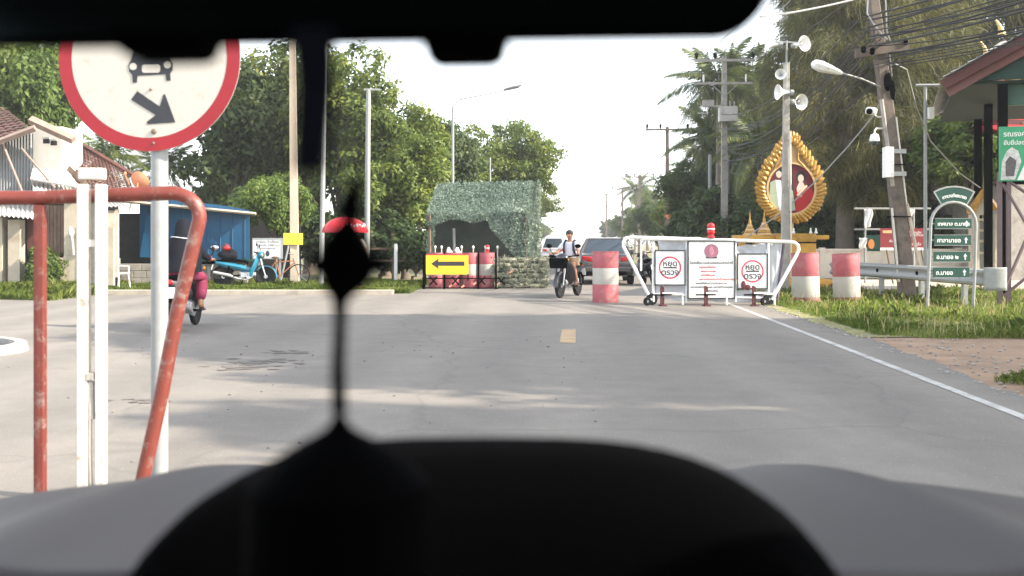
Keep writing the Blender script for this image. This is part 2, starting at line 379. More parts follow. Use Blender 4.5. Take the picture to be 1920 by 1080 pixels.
# ================================================================ SETTING
def node_asphalt():
    m = bpy.data.materials.new('asphalt'); m.use_nodes = True
    n = m.node_tree.nodes; l = m.node_tree.links; b = n['Principled BSDF']
    b.inputs['Roughness'].default_value = 0.85; b.inputs['Specular IOR Level'].default_value = 0.3
    tc = n.new('ShaderNodeTexCoord')
    def noise(scale, det=6, rough=0.6, vec=None):
        x = n.new('ShaderNodeTexNoise'); x.inputs['Scale'].default_value = scale; x.inputs['Detail'].default_value = det; x.inputs['Roughness'].default_value = rough
        l.new(vec or tc.outputs['Object'], x.inputs['Vector']); return x.outputs['Fac']
    mp = n.new('ShaderNodeMapping'); mp.inputs['Scale'].default_value = (1.6, 0.16, 1); mp.inputs['Rotation'].default_value = (0, 0, R(3.3)); l.new(tc.outputs['Object'], mp.inputs[0])
    big = noise(0.22, 5, 0.6); streak = noise(0.9, 5, 0.65, mp.outputs[0]); fine = noise(55, 4, 0.8); mid = noise(2.2, 8, 0.72)
    cr = n.new('ShaderNodeValToRGB'); e = cr.color_ramp.elements
    e[0].position = 0.3; e[0].color = (0.115, 0.107, 0.098, 1); e[1].position = 0.72; e[1].color = (0.265, 0.24, 0.208, 1)
    def mixf(a, b_, f):
        x = n.new('ShaderNodeMix'); x.inputs[0].default_value = f; l.new(a, x.inputs[2]); l.new(b_, x.inputs[3]); return x.outputs[0]
    f1 = mixf(big, streak, 0.5); f2 = mixf(f1, mid, 0.45); f3 = mixf(f2, fine, 0.35)
    # darker polished wheel tracks along the road
    sx = n.new('ShaderNodeSeparateXYZ'); l.new(tc.outputs['Object'], sx.inputs[0])
    uu = n.new('ShaderNodeMath'); uu.operation = 'MULTIPLY_ADD'; uu.inputs[1].default_value = -0.0577; l.new(sx.outputs['Y'], uu.inputs[0]); l.new(sx.outputs['X'], uu.inputs[2])
    wob = n.new('ShaderNodeMath'); wob.operation = 'MULTIPLY_ADD'; wob.inputs[1].default_value = 0.7; l.new(big, wob.inputs[0]); l.new(uu.outputs[0], wob.inputs[2])
    fr = n.new('ShaderNodeMath'); fr.operation = 'MULTIPLY'; fr.inputs[1].default_value = 3.81; l.new(wob.outputs[0], fr.inputs[0])
    sn = n.new('ShaderNodeMath'); sn.operation = 'SINE'; l.new(fr.outputs[0], sn.inputs[0])
    am = n.new('ShaderNodeMath'); am.operation = 'MULTIPLY'; l.new(sn.outputs[0], am.inputs[0]); l.new(streak, am.inputs[1])
    f4 = n.new('ShaderNodeMath'); f4.operation = 'MULTIPLY_ADD'; f4.inputs[1].default_value = 0.085; l.new(am.outputs[0], f4.inputs[0]); l.new(f3, f4.inputs[2])
    l.new(f4.outputs[0], cr.inputs['Fac'])
    # pale stone chips in the surface
    v = n.new('ShaderNodeTexVoronoi'); v.inputs['Scale'].default_value = 26; l.new(tc.outputs['Object'], v.inputs['Vector'])
    lt = n.new('ShaderNodeMapRange'); lt.inputs[1].default_value = 0.16; lt.inputs[2].default_value = 0.1; l.new(v.outputs['Distance'], lt.inputs[0])
    rnd = n.new('ShaderNodeSeparateColor'); l.new(v.outputs['Color'], rnd.inputs[0])
    gt = n.new('ShaderNodeMath'); gt.operation = 'GREATER_THAN'; gt.inputs[1].default_value = 0.66; l.new(rnd.outputs[0], gt.inputs[0])
    mu = n.new('ShaderNodeMath'); mu.operation = 'MULTIPLY'; l.new(lt.outputs[0], mu.inputs[0]); l.new(gt.outputs[0], mu.inputs[1])
    m2 = n.new('ShaderNodeMath'); m2.operation = 'MULTIPLY'; m2.inputs[1].default_value = 0.7; l.new(mu.outputs[0], m2.inputs[0])
    mx = n.new('ShaderNodeMix'); mx.data_type = 'RGBA'; l.new(m2.outputs[0], mx.inputs['Factor']); l.new(cr.outputs['Color'], mx.inputs['A']); mx.inputs['B'].default_value = (0.4, 0.37, 0.33, 1)
    # wavering hairline cracks
    wv = n.new('ShaderNodeTexNoise'); wv.inputs['Scale'].default_value = 1.1; wv.inputs['Detail'].default_value = 4; l.new(tc.outputs['Object'], wv.inputs['Vector'])
    va = n.new('ShaderNodeVectorMath'); va.operation = 'MULTIPLY_ADD'; va.inputs[1].default_value = (0.9, 0.9, 0); l.new(wv.outputs['Color'], va.inputs[0]); l.new(tc.outputs['Object'], va.inputs[2])
    ve = n.new('ShaderNodeTexVoronoi'); ve.feature = 'DISTANCE_TO_EDGE'; ve.inputs['Scale'].default_value = 0.23; l.new(va.outputs[0], ve.inputs['Vector'])
    ce = n.new('ShaderNodeMapRange'); ce.inputs[1].default_value = 0.0; ce.inputs[2].default_value = 0.008; ce.inputs[3].default_value = 0.4; ce.inputs[4].default_value = 0.0; l.new(ve.outputs['Distance'], ce.inputs[0])
    m3 = n.new('ShaderNodeMath'); m3.operation = 'MULTIPLY'; l.new(ce.outputs[0], m3.inputs[0]); l.new(mid, m3.inputs[1])
    mx2 = n.new('ShaderNodeMix'); mx2.data_type = 'RGBA'; l.new(m3.outputs[0], mx2.inputs['Factor']); l.new(mx.outputs['Result'], mx2.inputs['A']); mx2.inputs['B'].default_value = (0.06, 0.055, 0.05, 1)
    l.new(mx2.outputs['Result'], b.inputs['Base Color'])
    bp = n.new('ShaderNodeBump'); bp.inputs['Strength'].default_value = 0.35; bp.inputs['Distance'].default_value = 0.012; l.new(fine, bp.inputs['Height']); l.new(bp.outputs[0], b.inputs['Normal'])
    return m
M_asphalt = node_asphalt()
M_ground = mat('grassy_earth', (0.15, 0.145, 0.06), 0.95, var=0.35, scale=0.8, dirt=(0.27, 0.2, 0.13), dirt_amt=0.45, dirt_scale=0.35, bump=0.4, bscale=6)
M_dirt = mat('sandy_dirt', (0.29, 0.19, 0.12), 0.95, var=0.3, scale=1.2, dirt=(0.15, 0.105, 0.075), dirt_amt=0.4, dirt_scale=0.7, bump=0.5, bscale=9)
M_pale = mat('pale_concrete_paving', (0.46, 0.4, 0.32), 0.9, var=0.15, scale=1.0, dirt=(0.3, 0.25, 0.2), dirt_amt=0.3, dirt_scale=0.8)
M_line = mat('worn_white_road_paint', (0.46, 0.45, 0.42), 0.7, var=0.15, scale=7, dirt=(0.2, 0.19, 0.175), dirt_amt=0.5, dirt_scale=4)
M_yline = mat('worn_yellow_road_paint', (0.42, 0.28, 0.13), 0.7, var=0.15, scale=6, dirt=(0.22, 0.18, 0.13), dirt_amt=0.5, dirt_scale=4)
M_kerb = mat('kerb_concrete', (0.36, 0.32, 0.26), 0.9, var=0.15, dirt=(0.25, 0.22, 0.19), dirt_amt=0.35)

rs = random.Random(5)
def xc(Y): return -0.03 + 0.0577 * Y       # centre line of the road ahead
def jag(a, b, step, amp):
    """points from a to b with a small irregular wander"""
    a = Vector(a); b = Vector(b); k = max(2, int((b - a).length / step)); d = (b - a).normalized(); nrm = Vector((-d.y, d.x))
    return [tuple(a + (b - a) * (i / k) + nrm * rs.uniform(-amp, amp)) for i in range(k + 1)]

g = MB(); g.add([(-900, -300, -0.03), (900, -300, -0.03), (900, 1500, -0.03), (-900, 1500, -0.03)], [(0, 1, 2, 3)])
tag(g.build('ground', M_ground, fix=False), kind='structure')
poly = jag((-90, 25.0), (-14, 25.2), 2.0, 0.06) + jag((-13, 25.2), (-3.5, 25.3), 0.6, 0.05) + [(-3.0, 25.6), (-2.7, 26.3), (xc(28) - 4.2, 28)] + [(xc(60) - 4.2, 60), (xc(400) - 4.2, 400), (xc(400) + 4.15, 400)]
poly += jag((xc(60) + 4.15, 60), (xc(22) + 4.12, 22), 1.5, 0.04) + jag((xc(21.5) + 4.05, 21.5), (xc(13.8) + 4.1, 13.8), 0.25, 0.045) + jag((xc(13.6) + 4.1, 13.6), (xc(10.1) + 3.93, 10.1), 0.2, 0.05) + jag((xc(9.9) + 3.92, 9.9), (xc(4) + 3.5, 4), 0.2, 0.05) + [(3.4, -40), (-90, -40)]
r = MB(); r.add([(x, y, 0.0) for x, y in poly], [tuple(range(len(poly)))])
o = r.build('road', M_asphalt, fix=False)
if o.data.polygons[0].normal.z < 0: o.data.flip_normals()
tag(o, kind='structure')

def sheet(name, poly, z, m):
    b = MB(); b.add([(x, y, z) for x, y in poly], [tuple(range(len(poly)))]); o = b.build(name, m, fix=False)
    if o.data.polygons[0].normal.z < 0: o.data.flip_normals()
    return tag(o, kind='structure')
# markings
ws = MB()
yy = 4.0
while yy < 75:
    L = min(2.0 + rs.random() * 1.5, 75 - yy)
    x0, x1 = xc(yy) + 3.40, xc(yy + L) + 3.40
    ws.add([(x0 - 0.045, yy, 0.004), (x0 + 0.05, yy, 0.004), (x1 + 0.05, yy + L, 0.004), (x1 - 0.045, yy + L, 0.004)], [(0, 1, 2, 3)])
    yy += L + (0.06 if rs.random() < 0.6 else 0.0)
tag(ws.build('edge_line', M_line, fix=False), kind='structure')
sheet('centre_dash', [(xc(13.1) - 0.11, 13.15), (xc(13.1) + 0.10, 13.1), (xc(15.2) + 0.11, 15.2), (xc(15.2) - 0.1, 15.15)], 0.004, M_yline)
M_stain = mat('dark_bitumen_patch', (0.135, 0.122, 0.108), 0.9, var=0.4, scale=9, bump=0.6, bscale=30)
def blot(cx, cy, rx, ry, seed, n=26, amp=0.35):
    q = random.Random(seed)
    return [(cx + math.cos(2 * math.pi * i / n) * rx * (1 + q.uniform(-amp, amp)), cy + math.sin(2 * math.pi * i / n) * ry * (1 + q.uniform(-amp, amp))) for i in range(n)]
pm = MB(); q = random.Random(8)
for px, py, rx, ry, k in ((488, 680, 0.5, 0.35, 46), (545, 661, 0.3, 0.2, 14), (430, 690, 0.3, 0.2, 12), (270, 752, 0.25, 0.12, 8)):
    c = G(px, py)
    for i in range(k):
        s = q.uniform(.012, .065); bl = blot(c.x + q.gauss(0, rx * .5), c.y + q.gauss(0, ry * .5), s * 1.4, s, q.random(), 12, .45); pm.add([(x, y, .0035 + .0004 * (i % 9)) for x, y in bl], [tuple(range(12))])
o = pm.build('tar_patch', M_stain, fix=False); tag(o, kind='structure')
# dirt entrance on the right and pale drive beyond the verge
dpoly = [(xc(5) + 3.4, 5.0), (9, 5.0), (15, 6.0), (22, 9.5), (22, 13.4), (12, 13.7), (8.0, 13.75), (6.2, 14.0), (5.35, 14.4), (xc(13.5) + 3.9, 13.6), (xc(12) + 3.85, 12), (xc(10) + 3.75, 10), (xc(8) + 3.6, 8)]
sheet('dirt_entrance', dpoly, -0.006, M_dirt)
sheet('paved_drive', [(xc(27.5) + 4.2, 27.0), (40, 27.6), (40, 36), (xc(36) + 4.2, 36)], -0.012, M_pale)
# kerb of the side road, far left
kb = MB(); kb.box((-9.5, 25.55, 0.04), (13.0, 0.5, 0.13)); tag(kb.build('kerb', M_kerb), kind='structure')
# a rounded traffic-island nose
isl = thing('traffic_island', 'rounded kerbed island nose with white painted rim on the left of the junction', 'traffic island', (-8.1, 12.0, 0))
def oval(a, b, n=40): return [(math.cos(2 * math.pi * i / n) * a, math.sin(2 * math.pi * i / n) * b) for i in range(n)]
ring = MB(); oo, ii = oval(2.3, 1.35), oval(2.14, 1.19); n = 40
vsr = [(x, y, 0) for x, y in oo] + [(x * .985, y * .985, 0.1) for x, y in oo] + [(x, y, 0.1) for x, y in ii] + [(x, y, 0.0) for x, y in ii]
ring.add(vsr, [(k * n + i, k * n + (i + 1) % n, (k + 1) * n + (i + 1) % n, (k + 1) * n + i) for k in range(3) for i in range(n)])
ring.build('kerb_ring', mat('worn_white_kerb_paint', (.36, .35, .32), .8, var=.15, dirt=(.2, .19, .17), dirt_amt=.35, dirt_scale=4), isl, smooth=True)
fill = MB(); fill.slab(oval(2.15, 1.2), 0.0, 0.03); fill.build('island_fill', M_stain, isl)
rk = MB(); q = random.Random(3)
for i in range(14): rk.ell((q.uniform(0.2, 1.6), q.uniform(-.5, .5), 0.06), (q.uniform(.08, .25), q.uniform(.08, .2), q.uniform(.06, .16)), 7, 5)
rk.build('rubble', M_block, isl)

# scattered grit on the road, mostly on the left
q = np.random.default_rng(4); N = 110
gx = q.uniform(-5.5, 1.0, N); gy = q.uniform(5.5, 13.5, N)
b = MB()
for x, y in zip(gx, gy):
    s = float(abs(q.normal(0, 0.005)) + 0.003); b.ell((x, y, s * 0.4), (s * 1.3, s, s * 0.7), 5, 4)
tag(b.build('road_grit', M_stain), kind='stuff')

# ================================================================ VEGETATION
def nrmz(a): return a / np.maximum(np.linalg.norm(a, axis=1, keepdims=True), 1e-9)
def leaf_quads(rng, centers, per, cr, L, Wd, droop=0.3, up=0.5, flat=0.75, rand=0.6):
    c = np.repeat(centers, per, axis=0); N = len(c)
    u = nrmz(rng.normal(size=(N, 3))); rad = cr * rng.random(N) ** 0.45
    off = u * rad[:, None]; off[:, 2] *= flat
    pos = c + off
    nr = nrmz(u * 0.8 + np.array([0, 0, up]) + rng.normal(size=(N, 3)) * rand * 0.5)
    a = rng.normal(size=(N, 3)); a -= nr * (a * nr).sum(1, keepdims=True); a = nrmz(a); a[:, 2] -= droop; a = nrmz(a)
    b_ = nrmz(np.cross(nr, a)); l_ = (L * (0.65 + 0.7 * rng.random(N)))[:, None]; w_ = (Wd * (0.7 + 0.6 * rng.random(N)))[:, None]
    V = np.stack([pos, pos + a * l_ * .45 + b_ * w_ * .5 + nr * l_ * 0.06, pos + a * l_, pos + a * l_ * .45 - b_ * w_ * .5 + nr * l_ * 0.06], 1).reshape(-1, 3)
    return V, np.arange(N * 4).reshape(N, 4)
def strands(rng, centers, outward, per, cr, L, Wd):
    c = np.repeat(centers, per, axis=0); o_ = np.repeat(outward, per, axis=0); N = len(c)
    pos = c + rng.normal(size=(N, 3)) * cr * np.array([.55, .55, .4])
    a = nrmz(o_ * 0.45 + np.array([0, 0, -0.45]) + rng.normal(size=(N, 3)) * 0.42)
    b_ = nrmz(np.cross(a, rng.normal(size=(N, 3)))); l_ = (L * (0.5 + rng.random(N)))[:, None]; w_ = Wd
    dn = np.array([0, 0, -0.18]) * l_
    V = np.stack([pos, pos + a * l_ * .5 + b_ * w_ * .5, pos + a * l_ + dn, pos + a * l_ * .5 - b_ * w_ * .5], 1).reshape(-1, 3)
    return V, np.arange(N * 4).reshape(N, 4)
def crown_centers(rng, H, rad, zb, n, lobes=9, squash=1.0):
    C = np.array([0, 0, (H + zb) / 2]); A = np.array([rad, rad, (H - zb) / 2]) * 0.62
    out = []
    lc = nrmz(rng.normal(size=(lobes, 3))) * (rng.random((lobes, 1)) ** .4) * A + C
    lr = rng.uniform(0.32, 0.52, lobes) * min(rad, (H - zb) / 2 * 1.2)
    for i in range(n):
        k = rng.integers(lobes); u = nrmz(rng.normal(size=(1, 3)))[0]
        p = lc[k] + u * lr[k] * rng.uniform(0.55, 1.12) * np.array([1.12, 1.12, .8 * squash])
        out.append(p)
    return np.array(out), lc
def limbs(rng, mb, base, H0, tops, r0, n=7):
    top = Vector(base) + Vector((rng.uniform(-.2, .2), rng.uniform(-.2, .2), H0))
    mid = Vector(base).lerp(top, .5) + Vector((rng.uniform(-.12, .12), rng.uniform(-.12, .12), 0))
    mb.tube([Vector(base) - Vector((0, 0, .25)), Vector(base) + Vector((0, 0, .25)), mid, top], [r0 * 1.5, r0 * 1.08, r0 * .85, r0 * .72], 10)
    for t in tops:
        t = Vector(t); m1 = top.lerp(t, .45) + Vector((rng.uniform(-.3, .3), rng.uniform(-.3, .3), rng.uniform(-.1, .3)))
        mb.tube([top - Vector((0, 0, .15)), m1, t], [r0 * .55, r0 * .34, r0 * .12], n)
PROTO = {}
def broad_proto(key, seed, H, rad, zb, ncl, per, cr, L, Wd, lmat, r0=0.22, lobes=9, bark=None, squash=1.0, droop=0.3):
    rng = np.random.default_rng(seed)
    cs, lc = crown_centers(rng, H, rad, zb, ncl, lobes, squash)
    V, Fc = leaf_quads(rng, cs, per, cr, L, Wd, droop)
    me = np_mesh('crown', V, Fc, lmat, link_it=False).data
    tb = MB(); limbs(rng, tb, (0, 0, 0), max(zb * 1.05, 0.5), [tuple(p) for p in lc], r0)
    tr = tb.build('trunk', bark or M_bark, smooth=True); me2 = tr.data; bpy.data.objects.remove(tr)
    PROTO[key] = (me, me2)
def plant(name, key, label, cat, loc, scale=1.0, rz=0.0, group=None):
    t = thing(name, label, cat, loc, rz, group); t.scale = scale if isinstance(scale, tuple) else (scale,) * 3
    c, k = PROTO[key]
    o1 = bpy.data.objects.new('crown', c); link(o1, t)
    if k is not None: o2 = bpy.data.objects.new('trunk', k); link(o2, t)
    return t
broad_proto('big', 11, 10.5, 3.5, 1.8, 300, 105, 0.62, 0.26, 0.13, L_broad, 0.24, 12)
broad_proto('big2', 12, 9.5, 3.3, 1.2, 280, 105, 0.60, 0.25, 0.13, L_broad, 0.22, 11)
broad_proto('dark', 13, 9.5, 3.4, 1.5, 280, 100, 0.62, 0.25, 0.13, L_dark, 0.22, 11)
broad_proto('spread', 14, 9.5, 4.3, 2.4, 210, 95, 0.58, 0.24, 0.12, L_broad, 0.2, 12, squash=.7)
broad_proto('light', 15, 7.0, 2.6, 2.6, 190, 85, 0.5, 0.22, 0.1, L_broad2, 0.12, 9)
broad_proto('shrub', 16, 2.4, 1.1, 0.15, 110, 70, 0.28, 0.15, 0.075, L_broad2, 0.05, 7)
broad_proto('bush', 17, 2.6, 1.7, 0.1, 130, 80, 0.36, 0.2, 0.11, L_dark, 0.06, 8)
# casuarina: tall, feathery, drooping
def casu_proto(key, seed, H, rad, zb):
    rng = np.random.default_rng(seed); cs = []; od = []; tb = MB()
    tb.tube([(0, 0, -.3), (0, 0, .6), (.1, .05, H * .4), (0, .1, H * .7), (.05, 0, H)], [.62, .45, .3, .18, .04], 12)
    for k in range(5):   # flutes at the foot
        a = k * 1.26 + .3; tb.tube([(.42 * math.cos(a), .42 * math.sin(a), -.25), (.24 * math.cos(a), .24 * math.sin(a), 1.1), (.1 * math.cos(a) + .08, .1 * math.sin(a), 2.8)], [.2, .16, .1], 7)
    for i in range(74):
        z = zb + (H - zb) * (i / 74) ** 0.9; az = rng.uniform(0, 6.283)
        ln = rad * (1 - 0.75 * ((z - zb) / (H - zb)) ** 1.5) * rng.uniform(.55, 1.1)
        d = np.array([math.cos(az), math.sin(az), rng.uniform(.1, .55)])
        tip = np.array([0, 0, z]) + d * ln - np.array([0, 0, .08 * ln * ln])
        tb.tube([(0, 0, z), tuple(np.array([0, 0, z]) + d * ln * .5), tuple(tip)], [.055, .035, .01], 5, caps=False)
        for f in np.linspace(.3, 1, 5):
            p = np.array([0, 0, z]) + d * ln * f - np.array([0, 0, .08 * (ln * f) ** 2]); cs.append(p + rng.normal(size=3) * .18); od.append(np.array([d[0], d[1], .15]))
    V, Fc = strands(rng, np.array(cs), np.array(od), 150, .55, .62, .03)
    me = np_mesh('crown', V, Fc, L_casu, link_it=False).data
    tr = tb.build('trunk', M_bark, smooth=True); me2 = tr.data; bpy.data.objects.remove(tr)
    PROTO[key] = (me, me2)
casu_proto('casu', 21, 16, 4.2, 2.6); casu_proto('casu2', 22, 14.5, 3.8, 3.2)
# palms
def frond_mesh(seed, L=3.4, droop=1.0):
    rng = random.Random(seed); V = []; Fc = []
    def spine(t): return Vector((L * t * (1 - .12 * t), 0, L * (.28 * t - .62 * droop * t * t)))
    mbr = MB(); mbr.tube([spine(i / 8) for i in range(9)], [.045 * (1 - i / 9.5) for i in range(9)], 4)
    for k in range(48):
        t = .12 + .88 * k / 47; p = spine(t); d = (spine(min(1, t + .02)) - spine(t - .02)).normalized()
        l_ = .85 * math.sin(math.pi * min(1, (t * .86 + .1))) ** .7
        for s in (-1, 1):
            dr = (d * .55 + Vector((0, s, 0)) * .8 + Vector((0, 0, -.35 - .4 * rng.random()))).normalized()
            tip = p + dr * l_ + Vector((0, 0, -.22 * l_)); md = p + dr * l_ * .5; wv = d * .036
            mbr.add([p, md + wv, tip, md - wv], [(0, 1, 2, 3)])
    return mbr
fm = []
for i in range(3):
    o = frond_mesh(i, 3.3 + .2 * i, (.7, 1.0, 1.3)[i]).build('frond', L_palm, fix=False); fm.append(o.data); bpy.data.objects.remove(o); 
def palm(label, loc, h, scale=1.0, lean=(0, 0), seed=0, nf=22, name='coconut_palm', group=None, dead=0):
    rng = random.Random(seed); t = thing(name, label, 'palm', loc, 0, group)
    pts = [(lean[0] * (i / 6) ** 1.6, lean[1] * (i / 6) ** 1.6, h * i / 6) for i in range(7)]
    MB().tube([(0, 0, -.2)] + pts, [.3 * scale] + [(.2 - .015 * i) * scale for i in range(7)], 9).build('trunk', M_palmbark, t, smooth=True)
    top = Vector(pts[-1])
    for k in range(nf):
        el = 68 - 112 * (k / nf) ** 1.0; az = k * 137.5 + rng.uniform(-12, 12)
        o = bpy.data.objects.new('frond', fm[(0 if el > 35 else 1 if el > -5 else 2)]); link(o, t)
        o.location = top; o.rotation_euler = Euler((rng.uniform(-.2, .2), -R(el), R(az)), 'XYZ'); s = scale * rng.uniform(.85, 1.1); o.scale = (s, s, s)
    nb = MB()
    for k in range(7): nb.ell(top + Vector((.2 * math.cos(k), .2 * math.sin(k), -.12 - .05 * (k % 3))) * scale, (.11, .11, .14), 8, 6)
    nb.build('coconut_cluster', L_palm, t, smooth=True)
    return t

gl = 'broadleaf trees along the left of the road'
plant('broadleaf_tree', 'dark', 'dark green dense tree directly behind the blue shed', 'tree', (-11.4, 42, 0), (1.0, 1.0, 1.1), 0.4, gl)
plant('broadleaf_tree', 'big', 'tall tree behind the concrete pole with the yellow plate', 'tree', (-8.7, 43.5, 0), (1.0, 1.0, 1.08), 1.9, gl)
plant('broadleaf_tree', 'big2', 'tall leafy tree rising behind the hanging black dashboard silhouette', 'tree', (-6.7, 41, 0), (1.0, 1.0, 1.1), 2.9, gl)
plant('broadleaf_tree', 'big', 'yellow green tree behind the red umbrella and slim grey pole', 'tree', (-5.0, 40, 0), (.78, .78, .76), 4.4, gl)
plant('broadleaf_tree', 'big2', 'bushy tree left of the camouflage tent reaching to the ground', 'tree', (-3.9, 37, 0), (.62, .62, .66), 5.3, gl)
plant('broadleaf_tree', 'dark', 'taller dark tree behind the street lamp beside the tent', 'tree', (-4.2, 54, 0), (.95, .95, 1.02), 0.9, gl)
plant('broadleaf_tree', 'spread', 'spreading open crowned tree overhanging the road behind the tent', 'tree', (0.1, 62, 0), (.98, .98, 1.0), 2.2, gl)
plant('broadleaf_tree', 'spread', 'low spreading tree further along, its branches above the far silver car', 'tree', (0.7, 84, 0), (.9, .9, .8), 3.9, gl)
plant('broadleaf_tree', 'dark', 'tree at the back between the shed roof and the road sign', 'tree', (-14.0, 55, 0), (.95, .95, .8), 3.3, gl)
plant('broadleaf_tree', 'big2', 'small dark tree showing between the wooden house roof and the sign post', 'tree', (-17.5, 62, 0), (.6, .6, .5), 3.3, gl)
plant('vine_covered_tree', 'light', 'pale green creeper covered tree behind the wooden house roof', 'tree', (-19.6, 41, 0), (1.1, 1.1, 1.55), 1.1)
plant('vine_covered_tree', 'big', 'dark creeper hung tree at the far left above the house', 'tree', (-22.4, 43, 0), (.95, .95, 1.15), 2.6)
plant('young_tree', 'light', 'small bright yellow green tree right beside the concrete pole', 'tree', (-7.75, 33.2, -.6), (.55, .55, .66), 0.7)
plant('roadside_shrub', 'shrub', 'bushy shrub growing in front of the wooden house', 'shrub', (-12.3, 26.9, 0), (.55, .5, .62), 1.0)
for i, (x, y, s, lb) in enumerate([(-6.2, 36.5, 1.15, 'dark undergrowth bush behind the concrete pole'), (-4.6, 35.3, 1.0, 'dark bush behind the red umbrella'), (-3.4, 34.6, .8, 'bush between the white post and the tent'),
                                   (-9.0, 37.5, 1.3, 'dark bush at the right end of the blue shed'), (-0.4, 52, 1.0, 'bright bush beyond the tent beside the road')]):
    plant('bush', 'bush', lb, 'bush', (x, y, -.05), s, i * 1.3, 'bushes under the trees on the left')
for i, (y, dx, sc, lb) in enumerate([(105, -7.0, .75, 'first of the far small trees on the left of the road'), (135, -7.6, .8, 'middle far tree on the left of the road'), (175, -8, .85, 'hazy farthest tree on the left of the road'), (92, -4.6, .62, 'low tree behind the silver car on the left of the road'), (220, -6.5, .8, 'pale small tree where the road disappears, left side')]):
    plant('broadleaf_tree', 'big2', lb, 'tree', (xc(y) + dx, y, 0), sc, i * 2.1, 'far trees on the left of the road')
for i, (y, dx, sc, lb) in enumerate([(76, 8.2, .62, 'green tree beside the first far crossarm pole'), (92, 8.0, .6, 'rounded tree among the far poles on the right'), (115, 8, .66, 'tree behind the rider along the right of the road'),
                                     (150, 8.5, .7, 'pale distant tree on the right of the road'), (195, 9.5, .8, 'faint tree near the end of the road, right side'), (240, 9, .8, 'farthest faint tree closing the road'), (84, 11.5, .8, 'fuller tree behind the second crossarm pole'), (104, 12, .95, 'tall far tree left of the palm fronds on the right'), (132, 12, 1.0, 'tall pale far tree right of the small far palm'), (170, 13, 1.1, 'hazy far tree left of the small far palm')]):
    plant('broadleaf_tree', ('big', 'dark', 'big2')[i % 3], lb, 'tree', (xc(y) + dx, y, 0), sc, i * 1.7, 'far trees on the right of the road')
# right side
gc = 'casuarina trees behind the cream wall'
plant('casuarina_tree', 'casu', 'feathery casuarina with a thick fluted trunk right of the gold portrait frame', 'tree', (13.3, 40.5, 0), (.86, .86, 1.0), 0.3, gc)
plant('casuarina_tree', 'casu2', 'slim casuarina behind the big utility pole', 'tree', (15.3, 41.5, 0), (1, 1, 1.1), 1.5, gc)
plant('casuarina_tree', 'casu', 'casuarina behind the loudspeaker pole and portrait frame', 'tree', (14.0, 46, 0), (.85, .85, .98), 2.6, gc)
plant('casuarina_tree', 'casu2', 'casuarina behind the thin grey pole with the white box', 'tree', (18.2, 44, 0), 1.05, 4.0, gc)
plant('casuarina_tree', 'casu', 'tall casuarina at the right behind the pavilion roof', 'tree', (22.0, 45, 0), 1.0, 5.2, gc)
plant('broadleaf_tree', 'light', 'bright green tree with several thin trunks left of the pavilion', 'tree', (16.6, 36.5, 0), (1.05, 1.05, .95), 2.0)
plant('broadleaf_tree', 'light', 'yellow green tree reaching over the pavilion roof', 'tree', (21.5, 42.5, 0), (1.15, 1.15, 1.25), 0.4)
plant('broadleaf_tree', 'dark', 'dark round tree below the palms, left of the portrait frame', 'tree', (12.0, 60, 0), (1.0, 1.0, .74), 1.2)
plant('broadleaf_tree', 'big', 'leafy tree between the palms and the portrait frame', 'tree', (15.0, 58, 0), (.95, .95, .8), 3.0)
plant('broadleaf_tree', 'big', 'tall dark tree between the palms and the loudspeaker pole', 'tree', (13.6, 59, 0), (.8, .8, 1.24), 0.8)
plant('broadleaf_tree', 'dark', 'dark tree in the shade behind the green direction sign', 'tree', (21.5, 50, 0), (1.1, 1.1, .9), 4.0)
plant('broadleaf_tree', 'big2', 'dark tree behind the brown red banner', 'tree', (17.5, 52, 0), (1.1, 1.1, .8), 5.0)
for i, (x, y, s, lb) in enumerate([(9.4, 48, 1.3, 'bush behind the white barrier, left part'), (11.6, 49, 1.4, 'bush behind the two small gold spires'), (19.0, 42, 1.5, 'dark bush behind the arched green sign'),
                                   (16.6, 43.5, 1.4, 'dark bush behind the brown red banner'), (22.5, 42.5, 1.5, 'dark bush behind the billboard legs'), (13.0, 52, 1.6, 'dark bush below the portrait frame'), (12.2, 43, 1.3, 'dark bush left of the thick casuarina trunk'), (14.6, 42.3, 1.3, 'dark bush between the two casuarina trunks'), (17.6, 41, 1.3, 'bush right of the brown red banner'), (20.8, 40.5, 1.5, 'bush behind the gold gabled shelter'), (10.3, 47, 1.5, 'bush behind the transformer pole foot'), (24.5, 41, 1.6, 'bush under the temple roof corner')]):
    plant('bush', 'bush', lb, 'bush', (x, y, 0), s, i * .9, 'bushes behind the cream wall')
palm('tall coconut palm behind the transformer pole', (11.2, 55, 0), 9.9, 1.0, (.1, .3), 1, 30)
palm('coconut palm with low drooping fronds left of the transformer pole', (12.2, 60, 0), 7.4, .95, (-.2, 0), 2, 30)
palm('leaning palm with dry hanging fronds left of the loudspeakers', (14.9, 56, 0), 10.0, 1.0, (-1.6, .2), 3, 28)
palm('short pale palm just left of the portrait frame tip', (12.8, 53, 0), 6.4, 1.0, (.2, 0), 4, 28)
palm('palm whose fronds hang over the second crossarm pole', (13.6, 68, 0), 5.9, 1.0, (-.3, 0), 5, 30)
palm('small far palm between the distant poles', (xc(140) + 9, 140, 0), 8.6, 1.0, (.2, 0), 6)
palm('low palm behind the red tiled house roof', (-16.3, 40, 0), 4.7, .62, (.4, 0), 7)
palm('second low palm just right of the white house block', (-15.2, 43, 0), 4.4, .6, (.5, 0), 8)
